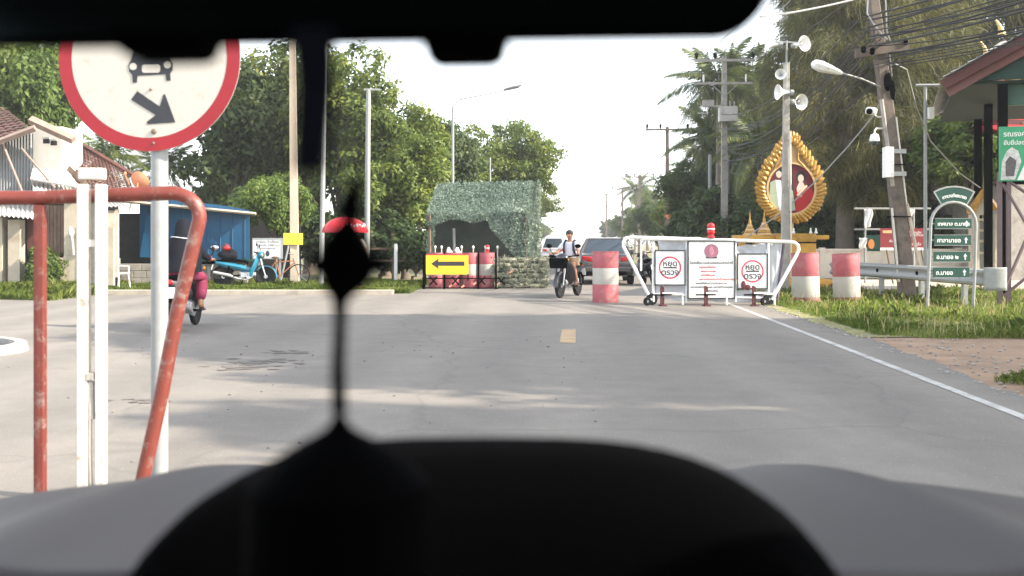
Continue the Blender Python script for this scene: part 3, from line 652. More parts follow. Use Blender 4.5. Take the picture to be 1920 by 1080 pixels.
# shade trees standing to the right of the view, beside the dirt entrance
broad_proto('shade', 31, 15.5, 4.2, 2.6, 330, 60, 0.95, 0.5, 0.3, L_broad, 0.3, 15)
for i, (x, y, s, lb) in enumerate([(15.0, 2.6, (1.0, .42, .85), 'thin shade tree closest to the car, right of view'), (14.6, 8.1, (1.1, .74, 1.0), 'shade tree beside the dirt entrance, right of view'), (15.6, 10.4, (1.2, .85, 1.05), 'tall shade tree between the entrance and the verge, right of view'),
                               (21.5, 6.0, (1.2, .72, 1.2), 'tall shade tree standing behind the one at the entrance, right of view'), (22.5, 8.6, (1.2, .85, 1.25), 'tallest shade tree farther off, right of view')]):
    plant('shade_tree', 'shade', lb, 'tree', (x, y, 0), s, 0.0, 'shade trees right of the road')

# grass
def blades(name, n, sampler, hmin, hmax, w, seed, z0=0.0):
    rng = np.random.default_rng(seed); xy = sampler(rng, n); n = len(xy)
    h = rng.uniform(hmin, hmax, n) * (0.55 + 0.9 * (np.sin(xy[:, 0] * 1.9 + 2 * np.sin(xy[:, 1] * 1.1)) * .5 + .5)); az = rng.uniform(0, 6.283, n); ln = rng.uniform(.1, .75, n)
    base = np.stack([xy[:, 0], xy[:, 1], np.full(n, z0)], 1); d = np.stack([np.cos(az), np.sin(az), np.zeros(n)], 1); sd_ = np.stack([-np.sin(az), np.cos(az), np.zeros(n)], 1) * (w * rng.uniform(.6, 1.4, n))[:, None]
    mid = base + d * (h * ln * .35)[:, None] + np.array([0, 0, 1]) * (h * .6)[:, None]; tip = base + d * (h * ln)[:, None] + np.array([0, 0, 1]) * (h * (1 - .35 * ln))[:, None]
    V = np.stack([base - sd_, base + sd_, mid + sd_ * .6, tip, mid - sd_ * .6], 1).reshape(-1, 3)
    return tag(np_mesh(name, V, np.arange(n * 5).reshape(n, 5), L_grass), kind='stuff')
def right_verge(rng, n):
    y = 13.7 + 14 * rng.random(n) ** 1.25; x = xc(y) + 4.3 + (13 * rng.random(n) ** 1.1)
    j = np.sin(x * 1.7) * .25 + np.sin(x * 4.1) * .1
    edge = xc(y) + 4.2 + .15 * np.sin(y * 3) + .12 * np.sin(y * 7.3)
    keep = (y > 13.9 + j) & (x > edge) & (x < y * .53 + 1)
    dens = np.sin(x * .9 + y * .7) + np.sin(y * 1.3 - x * .6)
    keep &= (dens > -1.3 - rng.random(n)) 
    return np.stack([x, y], 1)[keep]
blades('verge_grass', 150000, right_verge, .02, .11, .0042, 1)
def tufts(rng, n):
    c = right_verge(rng, 520); p = c[rng.integers(len(c), size=n)] + rng.normal(size=(n, 2)) * .09
    return p[(p[:, 1] > 14.2) & (p[:, 0] > xc(p[:, 1]) + 4.4)]
blades('verge_grass', 5000, tufts, .06, .22, .003, 8)
def right_near(rng, n):
    x = rng.uniform(4.2, 8, n); y = rng.uniform(7.2, 10.1, n); k = (y < 10.05 - .35 * np.sin(x * 3) ** 2) & (x > xc(y) + 3.98 + .25 * np.sin(y * 5) ** 2)
    return np.stack([x, y], 1)[k]
L_dry = leaf_mat('dry_grass_stalks', (.2, .18, .07), (.42, .36, .17), (.6, .52, .3), .3)
def stalks(name, n, sampler, hmin, hmax, seed):
    rng = np.random.default_rng(seed); xy = sampler(rng, n); n = len(xy); h = rng.uniform(hmin, hmax, n)[:, None]; az = rng.uniform(0, 6.283, n)
    d = np.stack([np.cos(az), np.sin(az), np.zeros(n)], 1) * h * rng.uniform(.05, .5, n)[:, None]; s = np.stack([-np.sin(az), np.cos(az), np.zeros(n)], 1) * .0028; b0 = np.stack([xy[:, 0], xy[:, 1], np.zeros(n)], 1); up = np.array([0, 0, 1.]) * h
    V = np.stack([b0 - s, b0 + s, b0 + d * .7 + up * .8 + s * 2.2, b0 + d + up, b0 + d * .7 + up * .8 - s * 2.2], 1).reshape(-1, 3)
    return tag(np_mesh(name, V, np.arange(n * 5).reshape(n, 5), L_dry), kind='stuff')
stalks('dry_stalks', 2600, right_verge, .08, .28, 21)
# gravel spilt along the right road edge and on the dirt
rng_ = np.random.default_rng(9); b = MB()
for i in range(520):
    y = rng_.uniform(6.5, 22); x = xc(y) + (4.0 if y > 13.7 else 3.9 - max(0, 10 - y) * .09) + abs(rng_.normal(0, .28 if y > 13.7 else .9)) - .12; s = float(rng_.uniform(.006, .022)); b.ell((x, y, s * .3), (s * 1.3, s, s * .7), 5, 4)
tag(b.build('gravel', M_block), kind='stuff')
blades('verge_grass', 26000, right_near, .02, .08, .0028, 2)
def left_verge(rng, n):
    x = rng.uniform(-17, -2.6, n); y = 25.9 + 8 * rng.random(n) ** 1.4; k = (np.sin(x * 1.3) + np.sin(y * 2.1 + x) > -1.2)
    k &= ~((x > -13) & (x < -10) & (y < 26.8))
    return np.stack([x, y], 1)[k]
blades('verge_grass', 90000, left_verge, .03, .17, .007, 3)
def left_tall(rng, n):
    x = rng.uniform(-18, -10.3, n); y = 22.9 + rng.random(n) * 3.6 + .2 * np.sin(x * 2); k = np.ones(n, bool)
    return np.stack([x, y], 1)[k]
sheet('verge', [(-40, 22.8), (-13, 22.9), (-11.2, 23.1), (-10.3, 23.8), (-10.0, 25.3), (-40, 25.3)], 0.006, M_ground)
blades('verge_grass', 45000, left_tall, .05, .3, .006, 4)
M_verge = mat('dry_grass_turf', (0.2, 0.2, 0.06), 0.95, var=0.4, scale=2.0, dirt=(0.32, 0.25, 0.15), dirt_amt=0.4, dirt_scale=0.9, bump=0.6, bscale=14)
sheet('verge', [(xc(13.9) + 4.05, 13.9), (7.5, 14.0), (12, 13.9), (24, 13.6), (24, 27), (xc(27) + 3.98, 27)] + jag((xc(26.8) + 3.98, 26.8), (xc(14.0) + 4.02, 14.0), .3, .06), 0.006, M_verge)

# ================================================================ OWN CAR (the camera sits in it)
car = thing('car', 'dark cabin of the car we look out of, with grey bonnet', 'car', (0, 0, 0))
# bonnet: a crowned sheet from the windscreen foot to the nose, with a wing edge either side
def bonnet(u, v):
    x = (u - .5) * 2; hw = 0.93 - 0.10 * v ** 3; Y = 0.98 + 1.07 * v
    z = 0.972 - 0.085 * v - 0.05 * v ** 4 - 0.045 * abs(x) ** 3.2
    z += 0.018 * math.exp(-((abs(x) - .62) / .07) ** 2)
    return (x * hw, Y, z)
hb = MB(); hb.grid(bonnet, 44, 24)
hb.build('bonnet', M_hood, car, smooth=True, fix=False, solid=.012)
nose = MB(); nose.grid(lambda u, v: ((u - .5) * 1.66, 2.05 + .10 * math.sin(v * 1.5), 0.79 - .045 * abs((u - .5) * 2) ** 3.2 - .5 * v), 20, 6); nose.build('front_panel', M_hood, car, smooth=True, fix=False, solid=.01)
for s in (-1, 1):
    wg = MB(); wg.box((s * .84, 1.45, .55), (.05, 1.0, .42)); wg.build('wing', M_hood, car, bevel=.02)
    whl = MB(); whl.lathe([(.12, -.1), (.3, -.1), (.33, -.06), (.33, .06), (.3, .1), (.12, .1)], 28, (s * .78, 1.45, .33), Matrix.Rotation(R(90), 3, 'Y')); whl.build('wheel', M_tyre, car, smooth=True)
# dashboard: flat cowl below the view, with the instrument binnacle rising in the middle of it
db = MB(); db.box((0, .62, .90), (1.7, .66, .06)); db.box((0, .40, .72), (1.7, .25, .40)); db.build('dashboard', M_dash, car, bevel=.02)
bn = MB(); rings = []
def arch(cx, cz, w, h, y, n=36, e=2.6):
    pts = []
    for i in range(n + 1):
        a = math.pi * i / n; c_, s_ = math.cos(a), math.sin(a)
        pts.append(Vector((cx + w * math.copysign(abs(c_) ** (2 / e), c_), y, cz + h * abs(s_) ** (2 / 2.1))))
    return pts
for y, k, hh in ((.64, .93, .80), (.655, .98, .93), (.67, 1.0, .985), (.70, 1.0, 1.0), (.73, .98, 1.0)):
    rings.append(arch(-.0185, 1.0, .256 * k, .160 * hh, y, e=3.2))
bn.loft(rings); bn.build('instrument_binnacle', M_dash, car, smooth=True)
btn = MB(); btn.lathe([(.0001, 0), (.007, 0), (.008, .003), (.0001, .005)], 14, (-.095, .637, 1.118), Matrix.Rotation(R(90), 3, 'X')); 
btn.build('warning_light', mat('lamp_grey', (.16, .15, .13), .5, var=0), car, smooth=True)
# roof lining, pillars and doors keep the cabin dark
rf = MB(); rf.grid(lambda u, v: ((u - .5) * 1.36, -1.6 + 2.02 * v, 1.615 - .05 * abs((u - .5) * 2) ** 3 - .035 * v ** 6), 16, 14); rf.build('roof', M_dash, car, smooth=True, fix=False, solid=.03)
for s in (-1, 1):
    pl = MB(); pl.tube([(s * .70, .36, 1.56), (s * .78, .75, 1.22), (s * .83, 1.0, .98)], .035, 8); pl.build('windscreen_pillar', M_dash, car, smooth=True)
    dr = MB(); dr.box((s * .84, -.35, .72), (.06, 2.5, .62)); dr.build('door', M_hood, car, bevel=.02)
    dp = MB(); dp.tube([(s * .68, -.6, 1.57), (s * .8, -.6, 1.0)], .045, 8); dp.build('door_pillar', M_dash, car, smooth=True)
bk = MB(); bk.box((0, -1.62, 1.05), (1.6, .05, 1.15)); bk.build('rear_bulkhead', M_dash, car)
fl = MB(); fl.box((0, -.3, .36), (1.6, 2.6, .05)); fl.build('cabin_floor', M_dash, car)
# clip-on panoramic rear view mirror with two clips on its lower edge
my = .47
def mp(px, py, y=my): return ((px - 960) / F * y, EYE - (py - 455) / F * y)
mir = MB()
def rrect(x0, z0, x1, z1, r, n=8):
    out = []
    for cx, cz, a0 in ((x1 - r, z1 - r, 0), (x0 + r, z1 - r, 90), (x0 + r, z0 + r, 180), (x1 - r, z0 + r, 270)):
        for i in range(n + 1):
            a = R(a0 + 90 * i / n); out.append((cx + r * math.cos(a), cz + r * math.sin(a)))
    return out
lo = []
bx0, _ = mp(-190, 80); bx1, bz = mp(1455, 68)
for (x, z) in rrect(bx0, mp(0, 82)[1], bx1, mp(0, 82)[1] + .075, .026):
    t = (x - bx0) / (bx1 - bx0); lo.append((x, z + .0052 * max(0, (t - .45)) / .55))   # the mirror hangs a little higher at its right end
mir.prism(lo, my, my + .022); mo = mir.build('rear_view_mirror', M_black, car, bevel=.006)
gls = MB(); ins = [(x * .965 - .0042, z * .93 + (1 - .93) * (mp(0, 82)[1] + .0375)) for x, z in lo]
gls.add([(x, my - .0015, z) for x, z in ins], [tuple(range(len(ins)))])
gls.build('mirror_glass', mat('tinted_mirror_glass', (.02, .03, .032), .12, metal=.9, var=0), mo, fix=False)
for a, b_, low in ((222, 383, 107), (796, 946, 114)):
    x0, z0 = mp(a, low); x1, z1 = mp(b_, 70); cl = MB()
    cl.prism([(x0 + .004, z0), (x1 - .004, z0 + .0004), (x1, z0 + .004), (x1 + .003, z1 + .004), (x0 - .003, z1 + .004), (x0, z0 + .004)], my - .006, my + .026)
    cl.build('mirror_clip', M_black, mo, bevel=.003)
ms = MB(); ms.tube([(mp(640, 20)[0], my + .03, mp(0, 20)[1]), (mp(640, 0)[0], my + .10, 1.50), (mp(640, 0)[0], my - .06, 1.60)], .012, 8); ms.build('mirror_arm', M_black, mo, smooth=True)

# ribbon hanging from the mirror
RBY = .37
rb = MB()
def rib(u, v):
    px = 584 + (u - .5) * (82 - 22 * v) + 4 * math.sin(v * 3); py = 55 + 270 * v
    x, z = mp(px, py, RBY); return (x, RBY + .004 * math.sin(v * 5), z)
rb.grid(rib, 4, 14)
o = rb.build('hanging_ribbon', mat('dark_blue_ribbon', (.006, .008, .016), .9, var=.2, spec=.1), fix=False, solid=.002)
tag(o, 'dark blue ribbon hanging straight down from the rear view mirror', 'ribbon')
# phone holder on a thin stalk
sy = .52
st = thing('phone_holder', 'black phone holder on a thin stalk, standing on the dashboard', 'phone holder', (mp(636, 0, sy)[0], sy, .905))
def q3(px, py, dy=0): x, z = mp(px, py, sy); return Vector((x - mp(636, 0, sy)[0], dy, z - .905))
sb = MB(); zt = q3(636, 770).z
sb.lathe([(.06, .02), (.055, .06), (.046, q3(636, 905).z), (.031, q3(636, 855).z), (.020, q3(636, 830).z), (.0105, q3(636, 812).z), (.0055, q3(636, 798).z), (.0032, q3(636, 780).z)], 24); sb.build('suction_foot', M_black, st, smooth=True)
tb = MB(); tb.tube([q3(636, 775), q3(634, 690), q3(638, 600), q3(637, 560)], [.0040, .0036, .0032, .0042], 10); tb.build('stalk', M_black, st, smooth=True)
hd = MB()
hp = [(637, 580), (610, 540), (597, 505), (600, 470), (618, 440), (640, 412), (652, 403), (664, 415), (684, 445), (700, 480), (708, 500), (690, 530), (660, 556)]
hd.prism([(q3(a, b_).x, q3(a, b_).z) for a, b_ in hp], -.008, .012); hd.build('clamp', M_black, st, bevel=.004)
sp = MB(); sp.tube([q3(652, 410), q3(660, 372), q3(673, 328)], [.0072, .0045, .0012], 10); sp.build('clamp_finger', M_black, st, smooth=True)
ky = MB(); ky.tube([q3(610, 490), q3(592, 500), q3(584, 486)], [.005, .0045, .002], 8); ky.tube([q3(700, 490), q3(714, 498), q3(718, 508)], [.005, .004, .002], 8); ky.build('clamp_knob', M_black, st, smooth=True)

# ================================================================ FOREGROUND LEFT: sign, red frame, white posts
SY = 4.95
M_rustbolt = mat('rusty_bolt', (.16, .11, .085), .6, var=.2)
sc_ = P(280, 109, SY)
sg = thing('road_sign', 'big round white road sign with red rim, black car and arrow on grey pole', 'road sign', (sc_.x, SY, 0), R(-4))
pole = MB(); pole.tube([(0.03, .05, -.3), (0.03, .05, 3.3)], .041, 20); pole.build('pole', M_galv, sg, smooth=True)
rad = 175 / F * SY
def disc(b, r0, r1, y, z, n=72):
    vs = []
    for i in range(n): a = 2 * math.pi * i / n; vs += [(r0 * math.cos(a), y, z + r0 * math.sin(a)), (r1 * math.cos(a), y, z + r1 * math.sin(a))]
    b.add(vs, [(2 * i, 2 * i + 1, 2 * ((i + 1) % n) + 1, 2 * ((i + 1) % n)) for i in range(n)])
pt = MB(); pt.lathe([(.001, 0), (rad, 0), (rad, .004), (.001, .004)], 72, (0, .0, sc_.z), Matrix.Rotation(R(90), 3, 'X'), close=False); pt.build('sign_plate', M_signcream, sg)
rm = MB(); disc(rm, rad * .855, rad * .998, -.0055, sc_.z); rm.build('red_rim', M_signred, sg, fix=False)
k = SY / F
def sp2(px, py): return ((px - 280) * k, sc_.z - (py - 109) * k)
def flat(name, polys, y, m, parent, th=.0012):
    b = MB()
    for pl_ in polys: b.prism(pl_, y - th, y)
    return b.build(name, m, parent)
arrow = [sp2(a, b_) for a, b_ in ((258, 171), (246, 187), (293, 216), (276, 229), (278, 233), (331, 230), (311, 177), (308, 178), (301, 200))]
flat('arrow_print', [arrow], -.0055, M_signblack, sg)
body = [sp2(a, b_) for a, b_ in ((246, 112), (241, 122), (242, 134), (248, 141), (249, 155), (257, 155), (258, 142), (312, 140), (314, 152), (322, 152), (321, 139), (326, 132), (326, 121), (320, 110), (315, 92), (306, 82), (262, 82), (252, 92))]
flat('car_print', [body], -.0055, M_signblack, sg)
def ov(px, py, rx, ry, n=20): return [((px - 280) * k + rx * k * math.cos(2 * math.pi * i / n), sc_.z - (py - 109) * k + ry * k * math.sin(2 * math.pi * i / n)) for i in range(n)]
x0, z0 = sp2(267, 137); x1, z1 = sp2(302, 122)
flat('car_print_lights', [ov(250, 125, 7, 6.5), ov(316, 123, 7, 6.5), rrect(x0, z0, x1, z1, .012, 4), rrect(sp2(266, 105)[0], sp2(266, 105)[1], sp2(304, 88)[0], sp2(304, 88)[1], .012, 4)], -.0075, M_signcream, sg)
for px, py, rr in ((290, 247, .014), (289, 269, .008), (284, 168, .007)):
    bt = MB(); x, z = sp2(px, py); bt.ell((x, -.008, z), (rr, .006, rr), 10, 6); bt.build('bolt', M_rustbolt, sg, smooth=True)
cp = MB(); cp.box((.03, .012, sc_.z - .3), (.14, .02, .03)); cp.box((.03, .012, sc_.z + .3), (.14, .02, .03)); cp.build('bracket', M_galv, sg)

RY = 4.45
rc = P(180, 375, RY)
rfm = thing('red_barrier_frame', 'rusty red tubular barrier frame with one slanting end leg', 'barrier', (rc.x, RY, 0), R(1.5))
def q(px, py, Y=RY): p = P(px, py, Y); return Vector((p.x - rc.x, 0, p.z))
tr_ = .0315
tb = MB()
cor = [q(-700, 372), q(60, 371), q(200, 366), q(322, 362)]
for i in range(1, 9):
    a = R(90 - 108 * i / 8); c0 = q(322, 407); cor.append(c0 + Vector((.108 * math.cos(a) * 1.1, 0, .105 * math.sin(a))))
cor += [q(330, 590), q(302, 740), q(262, 920), q(255, 950)]
tb.tube(cor, tr_, 14); tb.build('top_rail', M_rust, rfm, smooth=True)
for px in (76, -360):
    ub = MB(); ub.box((q(px, 0).x, .004, (q(px, 384).z + .12) / 2), (.043, .043, q(px, 384).z - .12)); ub.build('upright', M_rust, rfm, bevel=.004)
bb = MB(); bb.tube([Vector((q(-700, 0).x, 0, .13)), Vector((q(270, 0).x, 0, .13))], .027, 10); bb.build('bottom_rail', M_rust, rfm, smooth=True)
for px in (250, -690):
    wb = MB(); wb.lathe([(.03, -.03), (.1, -.03), (.12, -.015), (.12, .015), (.1, .03), (.03, .03)], 22, (q(px, 0).x, 0, .12), Matrix.Rotation(R(90), 3, 'Y')); wb.build('wheel', M_tyre, rfm, smooth=True)

WY = 4.3
wc = P(173, 0, WY)
wp = thing('white_gate_post', 'pair of white steel uprights joined by a cap, in front of the red frame', 'gate post', (wc.x, WY, 0), R(2))
zt = P(0, 328, WY).z; kk = WY / F
for dx, w in ((-15.5 * kk, 20 * kk), (16.5 * kk, 17 * kk)):
    ub = MB(); ub.box((dx, 0, zt / 2 - .02), (w, .05, zt - .04)); ub.build('upright', M_whitepost, wp, bevel=.005)
cb = MB(); cb.box((0, 0, zt + .004), (46 * kk, .052, .05)); cb.build('cap', M_whitepost, wp, bevel=.006)
cb = MB(); cb.box((1 * kk, 0.004, P(0, 456, WY).z), (15 * kk, .04, .03)); cb.build('cross_plate', M_whitepost, wp)
hp_ = MB(); hz = P(0, 710, WY).z
hp_.box((0, -.004, hz + .012), (11 * kk, .05, .03)); hp_.box((-1 * kk, -.004, hz - .09), (13 * kk, .03, .16), top=.8); hp_.tube([(-.004, -.012, hz - .1), (-.006, -.012, hz - .3), (0, -.012, hz - .5)], .008, 6); hp_.build('latch', M_conc, wp)
fb = MB(); fb.box((0, 0, .02), (.24, .2, .04)); fb.build('foot_plate', M_whitepost, wp)

# ================================================================ LEFT: house, shed, yard things
def corr(b, p00, p10, p01, p11, waves, amp, nv=1):
    p00, p10, p01, p11 = map(Vector, (p00, p10, p01, p11)); nr = (p10 - p00).cross(p01 - p00).normalized()
    b.grid(lambda u, v: (p00.lerp(p10, u)).lerp(p01.lerp(p11, u), v) + nr * amp * math.sin(u * waves * 2 * math.pi), waves * 6, nv)
def tiled(b, p00, p10, p01, p11, cols, rows, amp=.03, step=.035):
    """tile courses: p00-p10 is the eaves, p01-p11 the ridge"""
    p00, p10, p01, p11 = map(Vector, (p00, p10, p01, p11)); nr = (p10 - p00).cross(p01 - p00).normalized()
    q_ = random.Random(1)
    for r_ in range(rows):
        v0, v1 = r_ / rows, (r_ + 1) / rows
        j = q_.uniform(-.008, .008)
        n = cols * 4; A = []; B_ = []
        for i in range(n + 1):
            u = i / n; w = amp * abs(math.sin(u * cols * math.pi)) + q_.uniform(-.006, .006)
            a = p00.lerp(p10, u).lerp(p01.lerp(p11, u), v0); c = p00.lerp(p10, u).lerp(p01.lerp(p11, u), v1 + .02)
            A.append(a + nr * (w + step + j)); B_.append(c + nr * w)
        b.add(A + B_, [(i, i + 1, n + 2 + i, n + 1 + i) for i in range(n)])
HY = 28.0
hs = thing('wooden_house', 'old house with red tiled roofs, grey sheet gable and white block', 'house', (-13, HY, 0))
def h(px, py, Y=HY): p = P(px, py, Y); return Vector((p.x + 13, Y - HY, p.z))
# left bay: grey corrugated gable wall with tiled roof
b = MB(); corr(b, h(-60, 365), h(62, 360), h(-60, 235), h(62, 250), 22, .03); b.build('sheet_wall', M_corr, hs, fix=False, smooth=True)
b = MB(); tiled(b, h(-160, 300, 27.2), h(60, 243, 27.2), h(-190, 195, 32), h(10, 203, 32), 16, 12); b.build('tiled_roof', M_roofred, hs, fix=False)
b = MB(); b.tube([h(-20, 272, 27.1), h(66, 240, 27.1)], .09, 4); b.build('barge_board', M_fascia, hs)
for a_, c_ in (((2, 262), (45, 368)), ((40, 278), (103, 352))):
    b = MB(); b.tube([h(*a_, 27.3), h(*c_, 27.0)], .035, 6); b.build('stay_pole', M_fascia, hs)
# white block in the middle
b = MB(); b.box((h(95, 0, 28.6).x, .9, (h(0, 240, 28.6).z + h(0, 350, 28.6).z) / 2), (64 / F * 28.6, 1.4, 110 / F * 28.6)); b.build('white_block_wall', M_plasterw, hs)
b = MB(); A = h(62, 315, 27.85); B_ = h(127, 322, 27.85); C_ = h(150, 352, 27.0); D_ = h(57, 336, 27.0); b.add([A, B_, C_, D_], [(0, 1, 2, 3)]); b.build('white_apron', M_plasterw, hs, fix=False, solid=.04)
b = MB(); b.tube([h(57, 225, 27.6), h(138, 262, 27.6)], .13, 4, flat=1); b.build('fascia_board', M_fascia, hs)
for px in (87, 101):
    b = MB(); b.box(h(px, 265 + (px - 87) * .25, 27.86), (11 / F * 28, .06, 8 / F * 28)); b.build('vent_opening', M_dark, hs)
    b = MB(); b.box(h(px, 259 + (px - 87) * .25, 27.84), (13 / F * 28, .09, .04)); b.build('vent_frame', M_plasterw, hs)
# right bay: long tiled slope falling to the right
b = MB(); tiled(b, h(118, 380, 27.4), h(300, 378, 27.4), h(118, 252, 31.5), h(262, 335, 29.2), 22, 17); b.build('tiled_roof', M_roofred, hs, fix=False)
b = MB(); b.tube([h(126, 256, 31.2), h(268, 340, 29.0), h(300, 372, 27.6)], .09, 6); b.build('hip_ridge', M_roofred, hs)
b = MB(); b.tube([h(122, 310, 29.0), h(160, 345, 27.5)], .1, 4); b.build('rafter', M_wood, hs)
# pale lean-to sheets over the front
b = MB(); corr(b, h(60, 350, 27.0), h(158, 374, 26.6), h(58, 336, 28.0), h(152, 352, 28.0), 12, .025); b.build('lean_to_sheet', M_corrw, hs, fix=False, smooth=True)
b = MB(); corr(b, h(-50, 400, 26.4), h(72, 411, 26.4), h(-50, 372, 27.8), h(80, 385, 27.8), 14, .025); b.build('lean_to_sheet', M_corrw, hs, fix=False, smooth=True)
b = MB(); corr(b, h(196, 388, 26.8), h(242, 387, 26.8), h(190, 372, 27.8), h(225, 376, 27.8), 6, .02); b.build('lean_to_sheet', M_corrw, hs, fix=False, smooth=True)
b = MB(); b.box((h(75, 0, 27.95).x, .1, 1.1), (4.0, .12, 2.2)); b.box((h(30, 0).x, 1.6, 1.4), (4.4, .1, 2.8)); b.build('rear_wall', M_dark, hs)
def wallbit(name, x0, x1, y0, y1, Y, m, th=.12):
    b = MB(); a, c = h(x0, y0, Y), h(x1, y1, Y); b.box(((a.x + c.x) / 2, Y - HY, (a.z + c.z) / 2), (abs(c.x - a.x), th, abs(a.z - c.z))); return b.build(name, m, hs)
wallbit('pillar', -14, 9, 395, 545, 27.2, M_plaster, .3)
wallbit('pillar', 20, 42, 412, 545, 27.2, M_plaster, .3)
wallbit('wall_panel', 123, 150, 376, 535, 27.3, M_plaster, .2)
wallbit('wall_panel', 196, 214, 395, 535, 27.3, M_plaster)
wallbit('wall_panel', 148, 200, 380, 535, 27.6, M_block)
for i in range(5):
    wallbit('plank', 86.5 + i * 7, 92.8 + i * 7, 385, 480 + (i % 3) * 2, 27.45 + .012 * (i % 2), M_wood, .03)
for i in range(5):
    wallbit('plank', 94 + i * 6.3, 99.5 + i * 6.3, 480 + (i % 2) * 3, 536, 27.2 + .01 * (i % 3), M_woodpale, .03)
wallbit('shutter', 52, 66, 405, 470, 27.5, M_roofred, .05)
wallbit('fuse_box', 198, 217, 400, 427, 26.9, M_woodpale, .15)
wallbit('post', 217, 222, 393, 520, 26.9, M_woodpale, .1)
b = MB(); b.ell(h(133, 436, 26.95), (.09, .09, .14), 8, 6); b.tube([h(131, 425, 27.0), h(136, 452, 26.9), h(138, 478, 27.0)], .03, 6); b.build('wall_meter', M_plasterw, hs, smooth=True)
# satellite dish
dp_ = h(255, 340, 27.4) + Vector((-13, HY, 0)) * 1; dp_ = P(258, 342, 27.4)
ds = thing('satellite_dish', 'orange satellite dish standing on the red tiled roof', 'satellite dish', dp_)
M_orange = mat('faded_orange_paint', (.62, .25, .13), .6, var=.15)
mt = Euler((R(-62), R(18), 0)).to_matrix()
b = MB(); b.lathe([(.02, .0), (.12, .02), (.2, .055), (.26, .1), (.255, .105), (.19, .07), (.1, .03), (.02, .012)], 24, (.02, 0, .02), mt); b.build('reflector', M_orange, ds, smooth=True)
b = MB(); b.tube([(.0, 0, -.02), (-.02, 0, -.32)], .02, 6); b.build('mast', M_orange, ds)
b = MB(); b.tube([(-.2, -.08, -.05), (-.26, -.2, .2)], .014, 6); b.ell((-.26, -.2, .23), (.04, .04, .05), 8, 6); b.build('feed_arm', M_orange, ds)

# blue shed with block dwarf wall
SHY = 32.0
shd = thing('blue_shed', 'long low shed of blue sheets with a thin pale roof edge', 'shed', (-10.5, SHY, 0))
def s_(px, py, Y=SHY): p = P(px, py, Y); return Vector((p.x + 10.5, Y - SHY, p.z))
b = MB(); b.add([s_(262, 482), s_(468, 488), s_(468, 394), s_(410, 384), s_(262, 368)], [(0, 1, 2, 3, 4)]); b.build('blue_sheet_wall', M_blue, shd, fix=False, solid=.03)
for i in range(9):
    px = 275 + i * 23; t = (px - 262) / 206
    b = MB(); a, c = s_(px, 484, SHY - .03), s_(px, 371 + 24 * t, SHY - .03); b.tube([a, c], .014, 4); b.build('sheet_seam', M_blue, shd)
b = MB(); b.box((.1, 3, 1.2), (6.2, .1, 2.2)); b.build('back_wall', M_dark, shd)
b = MB(); corr(b, s_(232, 375, 31.6), s_(478, 398, 31.6), s_(260, 377, 36), s_(470, 400, 36), 26, .012); b.build('roof_sheet', M_corrw, shd, fix=False, smooth=True)
b = MB(); a, c = s_(228, 377, 31.55), s_(480, 401, 31.55); b.tube([a, c], .05, 4); b.build('roof_edge', M_woodpale, shd)
for r_ in range(3):
    for i in range(11):
        a = s_(205 + i * 24.4 + (r_ % 2) * 10, 528 - r_ * 13.5, SHY - .35); b = MB(); b.box(a, (.395, .17, .215)); b.build('block', M_block, shd, bevel=.012)
b = MB(); a, c = s_(225, 400, SHY + .4), s_(268, 484, SHY + .4); b.box(((a.x + c.x) / 2, .5, (a.z + c.z) / 2), (abs(c.x - a.x) + .3, .05, abs(a.z - c.z))); b.build('stall_shade_sheet', M_dark, shd)  # dark sheet put in for the shade inside the open stall
b = MB(); b.add([s_(262, 482, SHY - .2), s_(300, 484, SHY - .2), s_(290, 400, SHY - .1), s_(274, 405, SHY - .1)], [(0, 1, 2, 3)]); b.build('loose_sheet', M_blue, shd, fix=False, solid=.02)
b = MB(); a, c = s_(380, 488, SHY - .5), s_(470, 500, SHY - .5); b.box(((a.x + c.x) / 2, -.45, a.z), (abs(c.x - a.x), .6, .05)); b.build('counter', M_green, shd)
for px in (392, 462):
    b = MB(); a = s_(px, 500, SHY - .6); b.box((a.x, -.6, a.z / 2), (.09, .09, a.z)); b.build('counter_leg', M_conc, shd)

def polything(name, label, cat, loc, rz=0, group=None): return thing(name, label, cat, loc, rz, group)
# white plastic chair lying back
p0 = G(222, 530); pc = P(222, 530, 29)
ch = thing('plastic_chair', 'white plastic chair standing on the grass below the fuse box', 'chair', (pc.x, 29, 0), R(70))
b = MB(); b.box((0, 0, .42), (.44, .42, .03)); b.build('seat', M_white, ch, bevel=.01)
b = MB(); b.box((0, .27, .66), (.42, .03, .5), rot=(R(-22), 0, 0)); b.build('backrest', M_white, ch, bevel=.01)
for sx_ in (-1, 1):
    for sy_ in (-1, 1):
        b = MB(); b.tube([(sx_ * .19, sy_ * .18, .41), (sx_ * .23, sy_ * .22, 0)], .022, 6); b.build('leg', M_white, ch)
    b = MB(); b.tube([(sx_ * .21, -.18, .42), (sx_ * .23, -.18, .62), (sx_ * .23, .25, .64)], .02, 6); b.build('armrest', M_white, ch)

